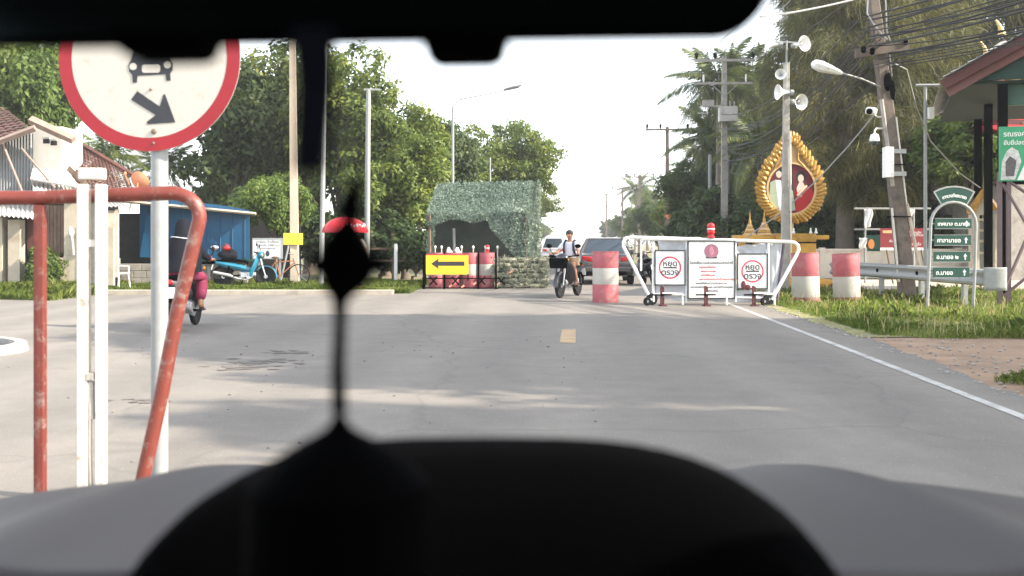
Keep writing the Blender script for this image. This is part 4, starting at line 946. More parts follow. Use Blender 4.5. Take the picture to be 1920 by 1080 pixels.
# notice board
nb0 = P(502, 466, 30.4)
nb = thing('notice_board', 'white notice board on two grey legs beside the concrete pole', 'notice board', (nb0.x, 30.4, 0))
b = MB(); b.box((0, 0, nb0.z), (.87, .03, .60)); b.build('board', M_white, nb)
b = MB(); b.box((0, -.02, nb0.z + .30), (.90, .03, .03)); b.box((0, -.02, nb0.z - .30), (.90, .03, .03)); b.box((-.44, -.02, nb0.z), (.03, .03, .57)); b.box((.44, -.02, nb0.z), (.03, .03, .57)); b.build('board_frame', M_steelgrey, nb)
for x in (-.26, .36):
    b = MB(); b.box((x, .03, nb0.z / 2 - .1), (.06, .05, nb0.z + .2)); b.build('leg', M_steelgrey, nb)
b = MB(); b.tube([(.62, .05, nb0.z + .1), (.36, .1, .1)], .03, 6); b.build('brace', M_steelgrey, nb)
for i, t_ in enumerate(('เขตชุมชน ห้ามทิ้งขยะ', 'ฝ่าฝืนปรับ 2,000 บาท', 'เทศบาลตำบล')):
    text(t_, .085, (0, -.018, nb0.z + .2 - i * .1), M_letterk, nb)
b = MB(); b.ell((0, -.018, nb0.z - .15), (.06, .004, .09), 10, 8); b.build('emblem', M_letterk, nb)

# ---- poles on the left
def rpole(name, label, px_b, px_t, py_t, Y, r0, r1, m, square=False, group=None, zb=-.4, cat='pole'):
    a = P(px_b, 540, Y); t = P(px_t, py_t, Y); o = thing(name, label, cat, (a.x, Y, 0), R(8) if square else 0, group)
    b = MB()
    if square: b.box((0, 0, 0), (0.01, .01, .01)); b = MB(); b.loft([[(s1 * r0, s2 * r0, zb) for s1, s2 in ((-1, -1), (1, -1), (1, 1), (-1, 1))], [(t.x - a.x + s1 * r1, s2 * r1, t.z) for s1, s2 in ((-1, -1), (1, -1), (1, 1), (-1, 1))]])
    else: b.tube([(0, 0, zb), (t.x - a.x, 0, t.z)], [r0, r1], 14)
    b.build('pole_shaft', m, o, smooth=not square, bevel=.015 if square else 0)
    return o, Vector((t.x - a.x, 0, t.z))
M_paleconc = mat('pale_concrete_pole', (.44, .37, .29), .9, var=.15, scale=5, dirt=(.26, .22, .18), dirt_amt=.3)
cpole, _ = rpole('concrete_pole', 'square concrete utility pole with a yellow plate, left of the umbrella', 553, 547, -60, 30.6, .135, .085, M_paleconc, True)
ypl = P(548, 448, 30.3); b = MB(); b.box((ypl.x, 30.42, ypl.z), (37 / F * 30.3, .015, 22 / F * 30.3)); tag(b.build('yellow_plate', M_yellow2, bevel=.004), 'plain yellow plate fixed to the square concrete pole', 'sign')
for (pb, pt, pyt, Y, r0, r1, lb) in ((602, 612, -40, 29.5, .075, .05, 'slim galvanised pole beside the hanging ribbon'), (687, 691, 168, 33.0, .10, .075, 'grey pole with a flat top right of the umbrella')):
    o, tp = rpole('steel_pole', lb, pb, pt, pyt, Y, r0, r1, M_galv)
    if pyt > 0:
        b = MB(); b.box(tp + Vector((.1, 0, 0)), (.5, .1, .06)); b.build('crossarm', M_galv, o)
lp, tp = rpole('street_lamp', 'slim street lamp with a long upswept arm above the camouflage tent', 849, 849, 200, 36, .06, .045, M_galv, cat='street lamp')
b = MB(); e_ = Vector(((975 - 849) / F * 36, 0, P(0, 164, 36).z)); b.tube([tp, tp + Vector((.25, 0, .25)), tp.lerp(e_, .5) + Vector((0, 0, .1)), e_], [.03, .028, .024, .02], 8); b.build('lamp_arm', M_galv, lp, smooth=True)
b = MB(); b.ell(e_ - Vector((.25, 0, -.01)), (.36, .1, .06), 12, 6, Matrix.Rotation(R(-14), 3, 'Y')); b.build('lamp_head', M_alu, lp, smooth=True)
rpole('steel_pole', 'short thin pole standing behind the camouflage tent', 919, 919, 295, 38, .045, .03, M_galv)
wpo, _ = rpole('white_post', 'short white post at the wood edge left of the yellow arrow sign', 742, 742, 457, 33, .06, .055, M_white, cat='post')
tf = thing('timber_fence', 'small brown rail fence under the trees behind the umbrella', 'fence', (P(712, 0, 34).x, 34, 0))
for dx in (-.45, .45):
    b = MB(); b.box((dx, 0, .65), (.09, .09, 1.9)); b.build('post', M_wood, tf)
for z in (.7, 1.1):
    b = MB(); b.box((.1, -.06, z), (1.5, .04, .07)); b.build('rail', M_wood, tf)

# ================================================================ CHECKPOINT
def drum_proto(name, label, loc, H=1.1, rad_=.29, bands=(('red', .0, .36), ('white', .36, .68), ('red', .68, 1.0)), group=None, lean=0, seed=0):
    t = thing(name, label, 'drum', loc, random.Random(seed).uniform(0, 6), group); t.rotation_euler[0] = lean
    ms_ = {'red': M_drumred, 'white': M_drumwhite, 'dark': M_drumbase}
    for (c, a, b_) in bands:
        z0, z1 = a * H, b_ * H; mid = (z0 + z1) / 2; pr = []
        lo_ = rad_ * (1.0 if a > 0 else .985)
        pr = [(rad_ * .985, z0), (rad_, z0 + .012), (rad_, mid - .03), (rad_ * 1.006, mid), (rad_, mid + .03), (rad_, z1 - .012), (rad_ * .985, z1)]
        b = MB(); b.lathe(pr, 30, close=(b_ >= 1.0 or a <= 0)); b.build('painted_band', ms_[c], t, smooth=True)
    b = MB(); b.lathe([(rad_ * .93, H - .02), (rad_ * 1.015, H - .012), (rad_ * 1.015, H + .012), (rad_ * .93, H + .012)], 30, close=False); b.build('rim', ms_[bands[-1][0]], t, smooth=True)
    return t
c0 = G(1137.5, 568)
d0 = drum_proto('traffic_drum', 'red and white banded drum standing alone in the middle of the road', (c0.x, c0.y + .28, 0), 1.1, .283, group='red and white drums of the checkpoint', seed=2)
RB = (('dark', 0, .14), ('white', .14, .55), ('red', .55, 1.0))
c1 = P(1511, 0, 21.9); c2 = P(1588, 0, 22.4)
d1 = drum_proto('traffic_drum', 'red topped white drum in the grass just right of the white barrier', (c1.x, 21.9, -.03), 1.10, .292, RB, 'red and white drums of the checkpoint', R(1.2), 5)
d2 = drum_proto('traffic_drum', 'red topped white drum in the grass at the guard rail end', (c2.x, 22.4, -.05), 1.10, .292, RB, 'red and white drums of the checkpoint', R(-1.5), 8)
for i, (px, lb) in enumerate(((819, 'drum in the row behind the left half of the yellow arrow sign'), (849, 'drum in the row behind the right half of the yellow arrow sign'), (881, 'drum in the row just right of the yellow arrow sign'), (912.5, 'drum in the row next to the camouflaged sandbags'))):
    p = P(px, 0, 29.3); dup(d0, (p.x, 29.3, 0), i * 1.1, 'red and white ' + lb, (.80, .80, .91))

# tent
TY = 29.6
tc_ = P(903, 0, TY)
tn = thing('camouflage_tent', 'guard shelter draped in green camouflage net beside the road', 'tent', (tc_.x, TY, 0))
def t_(px, py, Y=TY): p = P(px, py, Y); return Vector((p.x - tc_.x, Y - TY, p.z))
el0, er0 = t_(800, 402), t_(988, 400); rl0, rr0 = t_(820, 346, 31.2), t_(997, 342, 31.2)
el1, er1 = Vector((el0.x, 3.3, el0.z)), Vector((er0.x + .1, 3.3, er0.z))
rn = random.Random(7)
def sag(u, v, s): return s * math.sin(math.pi * u) * math.sin(math.pi * v)
b = MB()
b.grid(lambda u, v: el0.lerp(er0, u).lerp(rl0.lerp(rr0, u), v) + Vector((0, 0, -sag(u, v, .16) - .05 * abs(math.sin(u * 6.3)) + .03 * math.sin(u * 23 + v * 9))), 26, 12)
b.build('net_roof', M_camo, tn, smooth=True, fix=False, solid=.02)
b = MB(); b.grid(lambda u, v: el1.lerp(er1, u).lerp(rl0.lerp(rr0, u), v), 10, 4); b.build('net_roof', M_camo, tn, smooth=True, fix=False, solid=.02)
# hanging net walls: front edge valance with a ragged arched opening, right end wall
b = MB()
def val(u, v):
    top = el0.lerp(er0, u); o = .18 + .4 * max(0, (abs(u - .38) - .2) / .6) + .05 * math.sin(u * 17)
    if u > .62: o = .35 + (u - .62) * 3.6
    o = min(o, top.z - .02)
    return top + Vector((.01, -.03 + .07 * math.sin(u * 21 + v * 3), -o * v))
b.grid(val, 60, 10); b.build('net_wall', M_camo, tn, smooth=True, fix=False)
b = MB(); b.grid(lambda u, v: er0.lerp(er1, u) + Vector((.06 * math.sin(v * 7 + u * 9), 0, -v * er0.z * .98)), 16, 12); b.build('net_wall', M_camo, tn, smooth=True, fix=False)
b = MB(); b.add([er0, er1, rr0], [(0, 1, 2)]); b.build('net_gable', M_camo, tn, fix=False)
b = MB(); b.grid(lambda u, v: el1.lerp(er1, u) + Vector((0, -.4, -v * er0.z * .98)), 16, 6); b.build('net_wall', mat('shaded_net', (.02, .028, .022), .95, var=.4), tn, fix=False)  # back net coloured darker to stand in for shade inside the shelter
# scrim: thousands of small cloth flaps knotted into the net
def scrim(name, patches, n, sz, seed, parent, m):
    rng = np.random.default_rng(seed); V = []
    for fn, share in patches:
        k = int(n * share); uv = rng.random((k, 2)); P0 = np.array([tuple(fn(u, v)) for u, v in uv])
        a = nrmz(rng.normal(size=(k, 3))) * (sz * (.5 + rng.random(k)))[:, None]; c = nrmz(np.cross(a, rng.normal(size=(k, 3)))) * (sz * .55 * (.5 + rng.random(k)))[:, None]
        a[:, 1] *= .45; c[:, 1] *= .45; P0 = P0 + rng.normal(size=(k, 3)) * .016
        V.append(np.stack([P0 - a, P0 + c, P0 + a, P0 - c], 1).reshape(-1, 3))
    V = np.concatenate(V); o = np_mesh(name, V, np.arange(len(V)).reshape(-1, 4), m, parent); o['kind'] = 'stuff'; return o
L_scrim = leaf_mat('net_scrim', (.06, .1, .075), (.15, .2, .155), (.36, .4, .33), .2)
scrim('net_scrim', [(lambda u, v: el0.lerp(er0, u).lerp(rl0.lerp(rr0, u), v) + Vector((0, -.02, .04 - sag(u, v, .1))), .5), (val, .28), (lambda u, v: er0.lerp(er1, u) + Vector((.05, 0, -v * er0.z * .98)), .12), (lambda u, v: er0.lerp(rr0, u) + Vector((0, 0, -v * .1)), .04), (lambda u, v: Vector((el0.x + .04 * math.sin(9 * v), .2 + 3 * u, el0.z * (1 - v * .9))), .06)], 15000, .04, 3, tn, L_scrim)
for p in (t_(806, 402), t_(986, 402, TY + .05), el1 + Vector((.1, 0, 0)), er1 - Vector((.1, 0, 0))):
    b = MB(); b.tube([(p.x, p.y, 0), (p.x, p.y, p.z)], .035, 8); b.build('tent_pole', M_wood, tn)
b = MB(); a = t_(1003, 340, 29.3); w_ = MB(); w_.grid(lambda u, v: Vector((a.x - .13 + .24 * u, -.3 + .1 * math.sin(v * 8 + u * 6), a.z * (1 - v * .78))), 5, 24); w_.build('net_curtain', M_camo, tn, fix=False, smooth=True)
scrim('net_scrim', [(lambda u, v: Vector((a.x - .15 + .3 * u, -.32, a.z * (1 - v * .8))), 1.0)], 1300, .055, 9, tn, leaf_mat('pale_scrim', (.13, .18, .13), (.28, .34, .26), (.45, .47, .36), .3))
b = MB(); b.tube([t_(852, 472, 30.2), t_(851, 428, 30.2)], .04, 8); b.build('inner_post', M_galv, tn)

# sandbags wall at the right end of the tent, covered with camouflage cloth
sbm = MB(); sbm.loft([[Vector((x, w * math.cos(2 * math.pi * i / 12) * .13, .075 + .075 * h_ * math.copysign(abs(math.sin(2 * math.pi * i / 12)) ** .7, math.sin(2 * math.pi * i / 12)))) for i in range(12)] for x, w, h_ in ((-.23, .3, .3), (-.2, .85, .8), (-.1, 1, 1), (0, 1.03, 1.02), (.1, 1, 1), (.2, .85, .8), (.23, .3, .3))])
M_bag = mat('camouflage_sandbag', (.16, .17, .12), .95, var=.4, scale=9, dirt=(.5, .42, .36), dirt_amt=.35, dirt_scale=6, bump=.4, bscale=60)
sw = thing('sandbag_wall', 'stacked camouflaged sandbags at the right end of the guard shelter', 'sandbag wall', (P(972, 0, 29.0).x, 29.0, 0), R(4))
first = None; q_ = random.Random(2)
for r_ in range(6):
    for i in range(3):
        x = -.44 + .44 * i + (r_ % 2) * .2 + q_.uniform(-.03, .03)
        if first is None: first = sbm.build('sandbag', M_bag, sw, smooth=True); o = first
        else: o = inst(first, sw)
        o.location = (x, q_.uniform(-.04, .04) + .02 * r_, r_ * .145); o.rotation_euler = (q_.uniform(-.06, .06), q_.uniform(-.05, .05), q_.uniform(-.12, .12))
    o = inst(first, sw, (.68, .25 + q_.uniform(-.03, .03), r_ * .145), (0, 0, R(80) + q_.uniform(-.1, .1)))
scrim('net_scrim', [(lambda u, v: Vector((-.75 + 1.55 * u, -.17 + .05 * math.sin(9 * u), .02 + .9 * v)), .8), (lambda u, v: Vector((.84, -.2 + .6 * u, .9 * v)), .2)], 850, .05, 4, sw, leaf_mat('dry_scrim', (.07, .09, .06), (.17, .18, .12), (.5, .43, .34), .2))

# black steel barricade with crosses, yellow arrow sign
BY = 28.4
bx = P(864, 0, BY)
bc = thing('steel_barricade', 'black steel barricade with welded crosses in front of the drums', 'barricade', (bx.x, BY, 0))
def bb_(px, py): p = P(px, py, BY); return Vector((p.x - bx.x, 0, p.z))
for px in (795, 833, 897, 930):
    b = MB(); b.box((bb_(px, 0).x, 0, .52), (.05 if px > 800 else .075, .05, 1.04)); b.build('upright', M_black, bc)
for z in (.30, .03):
    b = MB(); b.box((bb_(863, 0).x, -.03, z), (2.15, .03, .03)); b.build('rail', M_black, bc)
for px in (813, 854, 903, 940):
    c = bb_(px, 527)
    for s in (-1, 1):
        b = MB(); b.box((c.x, -.05, c.z + .01), (.3, .03, .04), rot=(0, s * R(48), 0)); b.build('cross_bar', M_black, bc)
for px, py in ((845, 537), (868, 538), (890, 533), (935, 533), (958, 511)):
    b = MB(); b.box(bb_(px, py) + Vector((0, -.06, .02)), (.10, .02, .05), rot=(0, R(-35), 0)); b.build('reflector', mat('orange_reflector', (.7, .3, .2), .4, var=.1), bc)
ys = P(838, 496, 28.1)
ysn = thing('arrow_sign', 'yellow board with a black arrow pointing left, on the black barricade', 'sign', (ys.x, 28.2, 0))
ky_ = 28.1 / F
b = MB(); b.prism(rrect(-40 * ky_, ys.z - 19 * ky_, 40 * ky_, ys.z + 19.5 * ky_, .04), -.012, .0); b.build('sign_board', M_yellow, ysn, bevel=.003)
def ya(px, py): return ((px - 838) * ky_, ys.z - (py - 496) * ky_)
flat('arrow_print', [[ya(*p) for p in ((808, 494.5), (822, 484.5), (821, 490.5), (870.5, 490.5), (870.5, 498.5), (821, 498.5), (822, 504.5))]], -.0135, M_signblack, ysn)
flat('edge_print', [rrect(-40 * ky_, ys.z + 17.5 * ky_, 40 * ky_, ys.z + 19.5 * ky_, .01, 3)], -.0135, M_letterr, ysn)
b = MB(); b.box((-40.8 * ky_, .03, ys.z - .1), (.04, .04, .9)); b.box((39 * ky_, .03, ys.z - .1), (.03, .03, .7)); b.build('sign_stand', M_black, ysn)
# little things on the drums
gst = 'short white stakes along the drum row'
for i, px in enumerate((814, 826, 864, 886, 909, 932)):
    p = P(px, 472, 29.35); t = thing('marker_stake', ('first', 'second', 'third', 'fourth', 'fifth', 'last')[i] + ' short whitish stake from the left behind the drum row', 'stake', (p.x, 29.62, 0), 0, gst)
    b = MB(); b.tube([(0, 0, 0), (.01, 0, p.z + .12)], .022, 6); b.build('stake', M_drumwhite, t); b = MB(); b.ell((.01, 0, p.z + .13), (.036, .036, .05), 8, 6); b.build('stake_cap', M_white, t, smooth=True)
for px, lb in ((841, 'left of two crumpled white plastic bags behind the arrow sign'), (857, 'right of two crumpled white plastic bags behind the arrow sign')):
    p = P(px, 472, 29.3); b = MB(); qq = random.Random(px)
    b.ell((0, 0, .07), (.06, .06, .10), 10, 7); b.ell((.05, 0, .03), (.06, .05, .05), 8, 6)
    b.v = [(x + qq.uniform(-.015, .015), y + qq.uniform(-.012, .012), z + qq.uniform(-.012, .012)) for x, y, z in b.v]
    o = b.build('plastic_bag', M_white, smooth=True); o.location = (p.x, 29.3, 1.0); tag(o, lb, 'bag', 'white bags on the drums')
def beacon(name, label, loc, s=1.0):
    t = thing(name, label, 'warning light', loc); t.scale = (s,) * 3
    b = MB(); b.lathe([(.085, 0), (.085, .03), (.05, .04), (.05, .07)], 16); b.build('foot', M_red, t, smooth=True)
    b = MB(); b.lathe([(.07, .07), (.078, .09), (.078, .15), (.07, .16)], 16); b.build('lens', M_redlens, t, smooth=True)
    b = MB(); b.lathe([(.074, .162), (.082, .17), (.082, .19), (.06, .197)], 16); b.build('collar', M_white, t, smooth=True)
    b = MB(); b.lathe([(.07, .2), (.08, .22), (.08, .26), (.055, .29), (.012, .305)], 16); b.build('cap', M_red, t, smooth=True)
    return t
p = P(920, 0, 29.3); beacon('warning_light', 'small red and white beacon on the drum row by the sandbags', (P(914, 0, 29.3).x, 29.25, 1.01), .75)

# ---- white wheeled barrier with the three boards
QY = 21.1; kq = QY / F
qc = P(1332, 0, QY)
wb_ = thing('checkpoint_barrier', 'white wheeled tube barrier carrying three notice boards', 'barrier', (qc.x, QY, 0))
def w(px, py, dy=0): p = P(px, py, QY); return Vector((p.x - qc.x, dy, p.z))
rt = .036
pts = [w(1221, 563), w(1176, 476)]
for px, py in ((1169, 462), (1169, 453), (1174, 446.5), (1184, 445)): pts.append(w(px, py))
pts += [w(1260, 447), w(1332, 449.5), w(1420, 452), w(1480, 453.5)]
for px, py in ((1490, 455), (1496.5, 460), (1497.5, 468), (1494, 477)): pts.append(w(px, py))
pts += [w(1447, 562)]
b = MB(); b.tube(pts, rt, 12); b.build('tube_frame', M_white, wb_, smooth=True)
b = MB(); b.tube([w(1203, 447.5, -.03), w(1312, 448.5, -.03)], .042, 10); b.build('sleeve', M_white, wb_, smooth=True)
for px, t_p, b_p in ((1202, 447, 508), (1225, 448, 566), (1287, 449, 566), (1379, 452, 566), (1440.5, 454, 562)):
    b = MB(); b.tube([w(px, b_p), w(px, t_p)], .021 if px != 1225 else .03, 8); b.build('upright', M_white, wb_, smooth=True)
b = MB(); b.tube([w(1221, 551, .02), w(1446, 560, .02)], .026, 8); b.build('bottom_rail', M_white, wb_, smooth=True)
b = MB(); b.tube([w(1172, 458, .02), w(1190, 470, .05), w(1186, 500, .05), w(1200, 520, .02)], .012, 6); b.tube([w(1178, 450, .02), w(1192, 462, .04), w(1210, 452, .02)], .012, 6); b.build('wire_coil', M_galv, wb_, smooth=True)
for px, py in ((1222, 561), (1212, 562), (1442, 567), (1430, 569)):
    s = .125 if px in (1222, 1442) else .085; dy = .0 if px in (1222, 1442) else -.14; c = w(px, 0, dy); c.z = s
    b = MB(); b.lathe([(s * .68, -.028), (s * .93, -.028), (s, -.012), (s, .012), (s * .93, .028), (s * .68, .028)], 24, c, Matrix.Rotation(R(90), 3, 'X') @ Matrix.Rotation(R(12), 3, 'Y')); wo = b.build('wheel', M_tyre, wb_, smooth=True)
    b = MB(); b.lathe([(.02, -.03), (.03, -.03), (.03, .03), (.02, .03)], 10, c, Matrix.Rotation(R(90), 3, 'X'))
    for kx in range(5):
        a = kx * 1.2566; b.tube([c, c + Vector((math.cos(a), 0, math.sin(a))) * s * .7], .009, 5)
    b.build('wheel_spokes', M_steelgrey, wo, smooth=True)
def board(x0, y0, x1, y1, dy):
    a, c = w(x0, y0), w(x1, y1); cx, cz, W_, H_ = (a.x + c.x) / 2, (a.z + c.z) / 2, abs(c.x - a.x), abs(a.z - c.z)
    b = MB(); b.box((cx, dy, cz), (W_ - .03, .014, H_ - .03)); o = b.build('notice_board', M_white, wb_)
    b = MB()
    for q1, q2 in (((cx, dy - .004, cz + H_ / 2 - .012), (W_, .03, .024)), ((cx, dy - .004, cz - H_ / 2 + .012), (W_, .03, .024)), ((cx - W_ / 2 + .012, dy - .004, cz), (.024, .03, H_ - .048)), ((cx + W_ / 2 - .012, dy - .004, cz), (.024, .03, H_ - .048))): b.box(q1, q2)
    b.build('board_frame', M_signblack, o)
    return o, cx, cz, dy - .0085
def stopface(o, cx, cz, y, r=.222):
    b = MB(); disc(b, r * .87, r, y, cz); b.build('red_ring', M_ringr, o, fix=False)
    b = MB(); b.box((cx, 0, 0), (.001, .001, .001))
    b = MB(); b.box((cx, y, cz), (.27, .002, .03)); b.build('bar_print', M_letterk, o)
    return
def disc_at(cx):
    def f(b, r0, r1, y, z, n=48):
        vs = []
        for i in range(n): a = 2 * math.pi * i / n; vs += [(cx + r0 * math.cos(a), y, z + r0 * math.sin(a)), (cx + r1 * math.cos(a), y, z + r1 * math.sin(a))]
        b.add(vs, [(2 * i, 2 * i + 1, 2 * ((i + 1) % n) + 1, 2 * ((i + 1) % n)) for i in range(n)])
    return f
for (x0, y0, x1, y1, dz) in ((1226.5, 468.5, 1284.5, 535, .0), (1381, 475, 1438.5, 542, .0)):
    o, cx, cz, y = board(x0, y0, x1, y1, -.05)
    b = MB(); disc_at(cx)(b, .20, .235, y, cz); b.build('red_ring', M_ringr, o, fix=False)
    b = MB(); b.box((cx, y, cz), (.28, .002, .032)); b.build('bar_print', M_letterk, o)
    text('หยุด', .165, (cx, y - .001, cz + .085), M_letterk, o, sx=1.05, bold=.004); text('ตรวจ', .165, (cx, y - .001, cz - .10), M_letterk, o, sx=1.05, bold=.004)
    if x0 > 1300:
        b = MB(); b.ell((cx - .19, y - .012, cz - .29), (.05, .012, .10), 10, 6); b.ell((cx - .1, y - .012, cz - .33), (.06, .012, .06), 10, 6); b.build('worn_sticker', M_maroon, o, smooth=True)
o, cx, cz, y = board(1288.5, 451, 1377.5, 560, -.045)
zt = w(0, 471).z
b = MB(); b.lathe([(.001, 0), (.15, 0), (.15, .003), (.001, .003)], 36, (cx, y, zt), Matrix.Rotation(R(90), 3, 'X'), close=False); b.build('emblem_disc', mat('emblem_mauve', (.3, .12, .17), .5, var=.12, scale=20), o)
b = MB(); b.ell((cx, y - .003, zt + .005), (.05, .004, .09), 10, 8); b.build('emblem_flame', mat('emblem_pink', (.5, .2, .26), .5, var=.1), o)
b = MB(); b.prism([(cx - .11, zt - .15), (cx + .11, zt - .15), (cx + .13, zt - .11), (cx, zt - .135), (cx - .13, zt - .11)], y - .004, y); b.build('emblem_scroll', M_letterk, o)
lines = [('โปรดให้ความร่วมมือกับเจ้าหน้าที่', 493, M_letterk, .072), ('หยุดรถให้สนิท', 501, M_letterr, .066), ('- ลดกระจกลง', 508.5, M_letterr, .066), ('- เปิดไฟในรถ', 516, M_letterr, .066), ('แสดงบัตรประจำตัวประชาชน', 523.5, M_letterr, .066),
         ('ขออภัยในความไม่สะดวก', 531, M_letterk, .07), ('หน่วยเฉพาะกิจ และ สถานีตำรวจภูธร', 538, M_letterk, .062), ('ขอขอบคุณ', 545, M_letterk, .066)]
for t__, py, m_, sz_ in lines:
    left = m_ is M_letterr
    text(t__, sz_, (cx - (.26 if left else 0), y - .001, w(0, py).z), m_, o, align='LEFT' if left else 'CENTER', bold=.0012)
# tarpaulins behind the boards
def tarp(poly4, name='tarpaulin', dy=.06, m=M_cloth, nu=18, nv=14, seed=0):
    A, B_, C_, D_ = [w(*p) for p in poly4]
    b = MB(); b.grid(lambda u, v: A.lerp(B_, u).lerp(D_.lerp(C_, u), v) + Vector((0, dy + .018 * math.sin(u * 7 + v * 3 + seed) + .008 * math.sin(u * 19 - v * 6 + seed), .012 * math.sin(u * 14 + seed))), nu, nv)
    b.build(name, m, wb_, smooth=True, fix=False)
tarp(((1234, 449.5), (1286, 450), (1286, 471), (1237, 471)), seed=1)
tarp(((1232, 533), (1290, 533), (1290, 566), (1230, 560)), seed=2); tarp(((1288, 545), (1440, 545), (1440, 568), (1288, 564)), seed=4)
tarp(((1379, 461), (1441, 456), (1441, 478), (1379, 478)), seed=3)
tarp(((1438, 456), (1468, 456), (1457, 566), (1436, 562)), seed=5)
tarp(((1464, 456), (1473, 456), (1463, 566), (1456, 566)), dy=.07, m=mat('purple_tarp_edge', (.13, .1, .14), .8, var=.15), nu=4, seed=5)
# maroon spiked stands in front
gm = 'maroon stands in front of the white barrier'
lbs = ['maroon stand with black cross bar under the left stop board', 'maroon stand with black cross bar under the middle board', 'maroon stand with black cross bar near the right wheel']
proto_s = thing('barrier_stand', lbs[0], 'stand', (P(1240, 0, 20.75).x, 20.75, 0), R(12), gm)
b = MB(); b.box((0, 0, .21), (.04, .04, .42)); b.box((.06, .05, .2), (.035, .04, .4)); b.build('post', M_maroon, proto_s, bevel=.004)
b = MB(); b.box((.0, -.04, .235), (.42, .025, .03)); b.build('cross_bar', M_black, proto_s)
b = MB(); b.tube([(.02, .02, .26), (.46, .02, .24), (.47, .02, .02)], .024, 8); b.build('white_arm', M_white, proto_s, smooth=True)
b = MB(); b.box((0.03, 0, .012), (.12, .2, .024)); b.build('foot', M_maroon, proto_s)
for px, l_ in ((1322, lbs[1]), (1412, lbs[2])): dup(proto_s, (P(px, 0, 20.75).x, 20.75, 0), R(8), l_)
beacon('warning_light', 'red and white beacon on top of the white barrier', (P(1333, 0, QY).x, QY, w(0, 448).z + .03), 1.0)

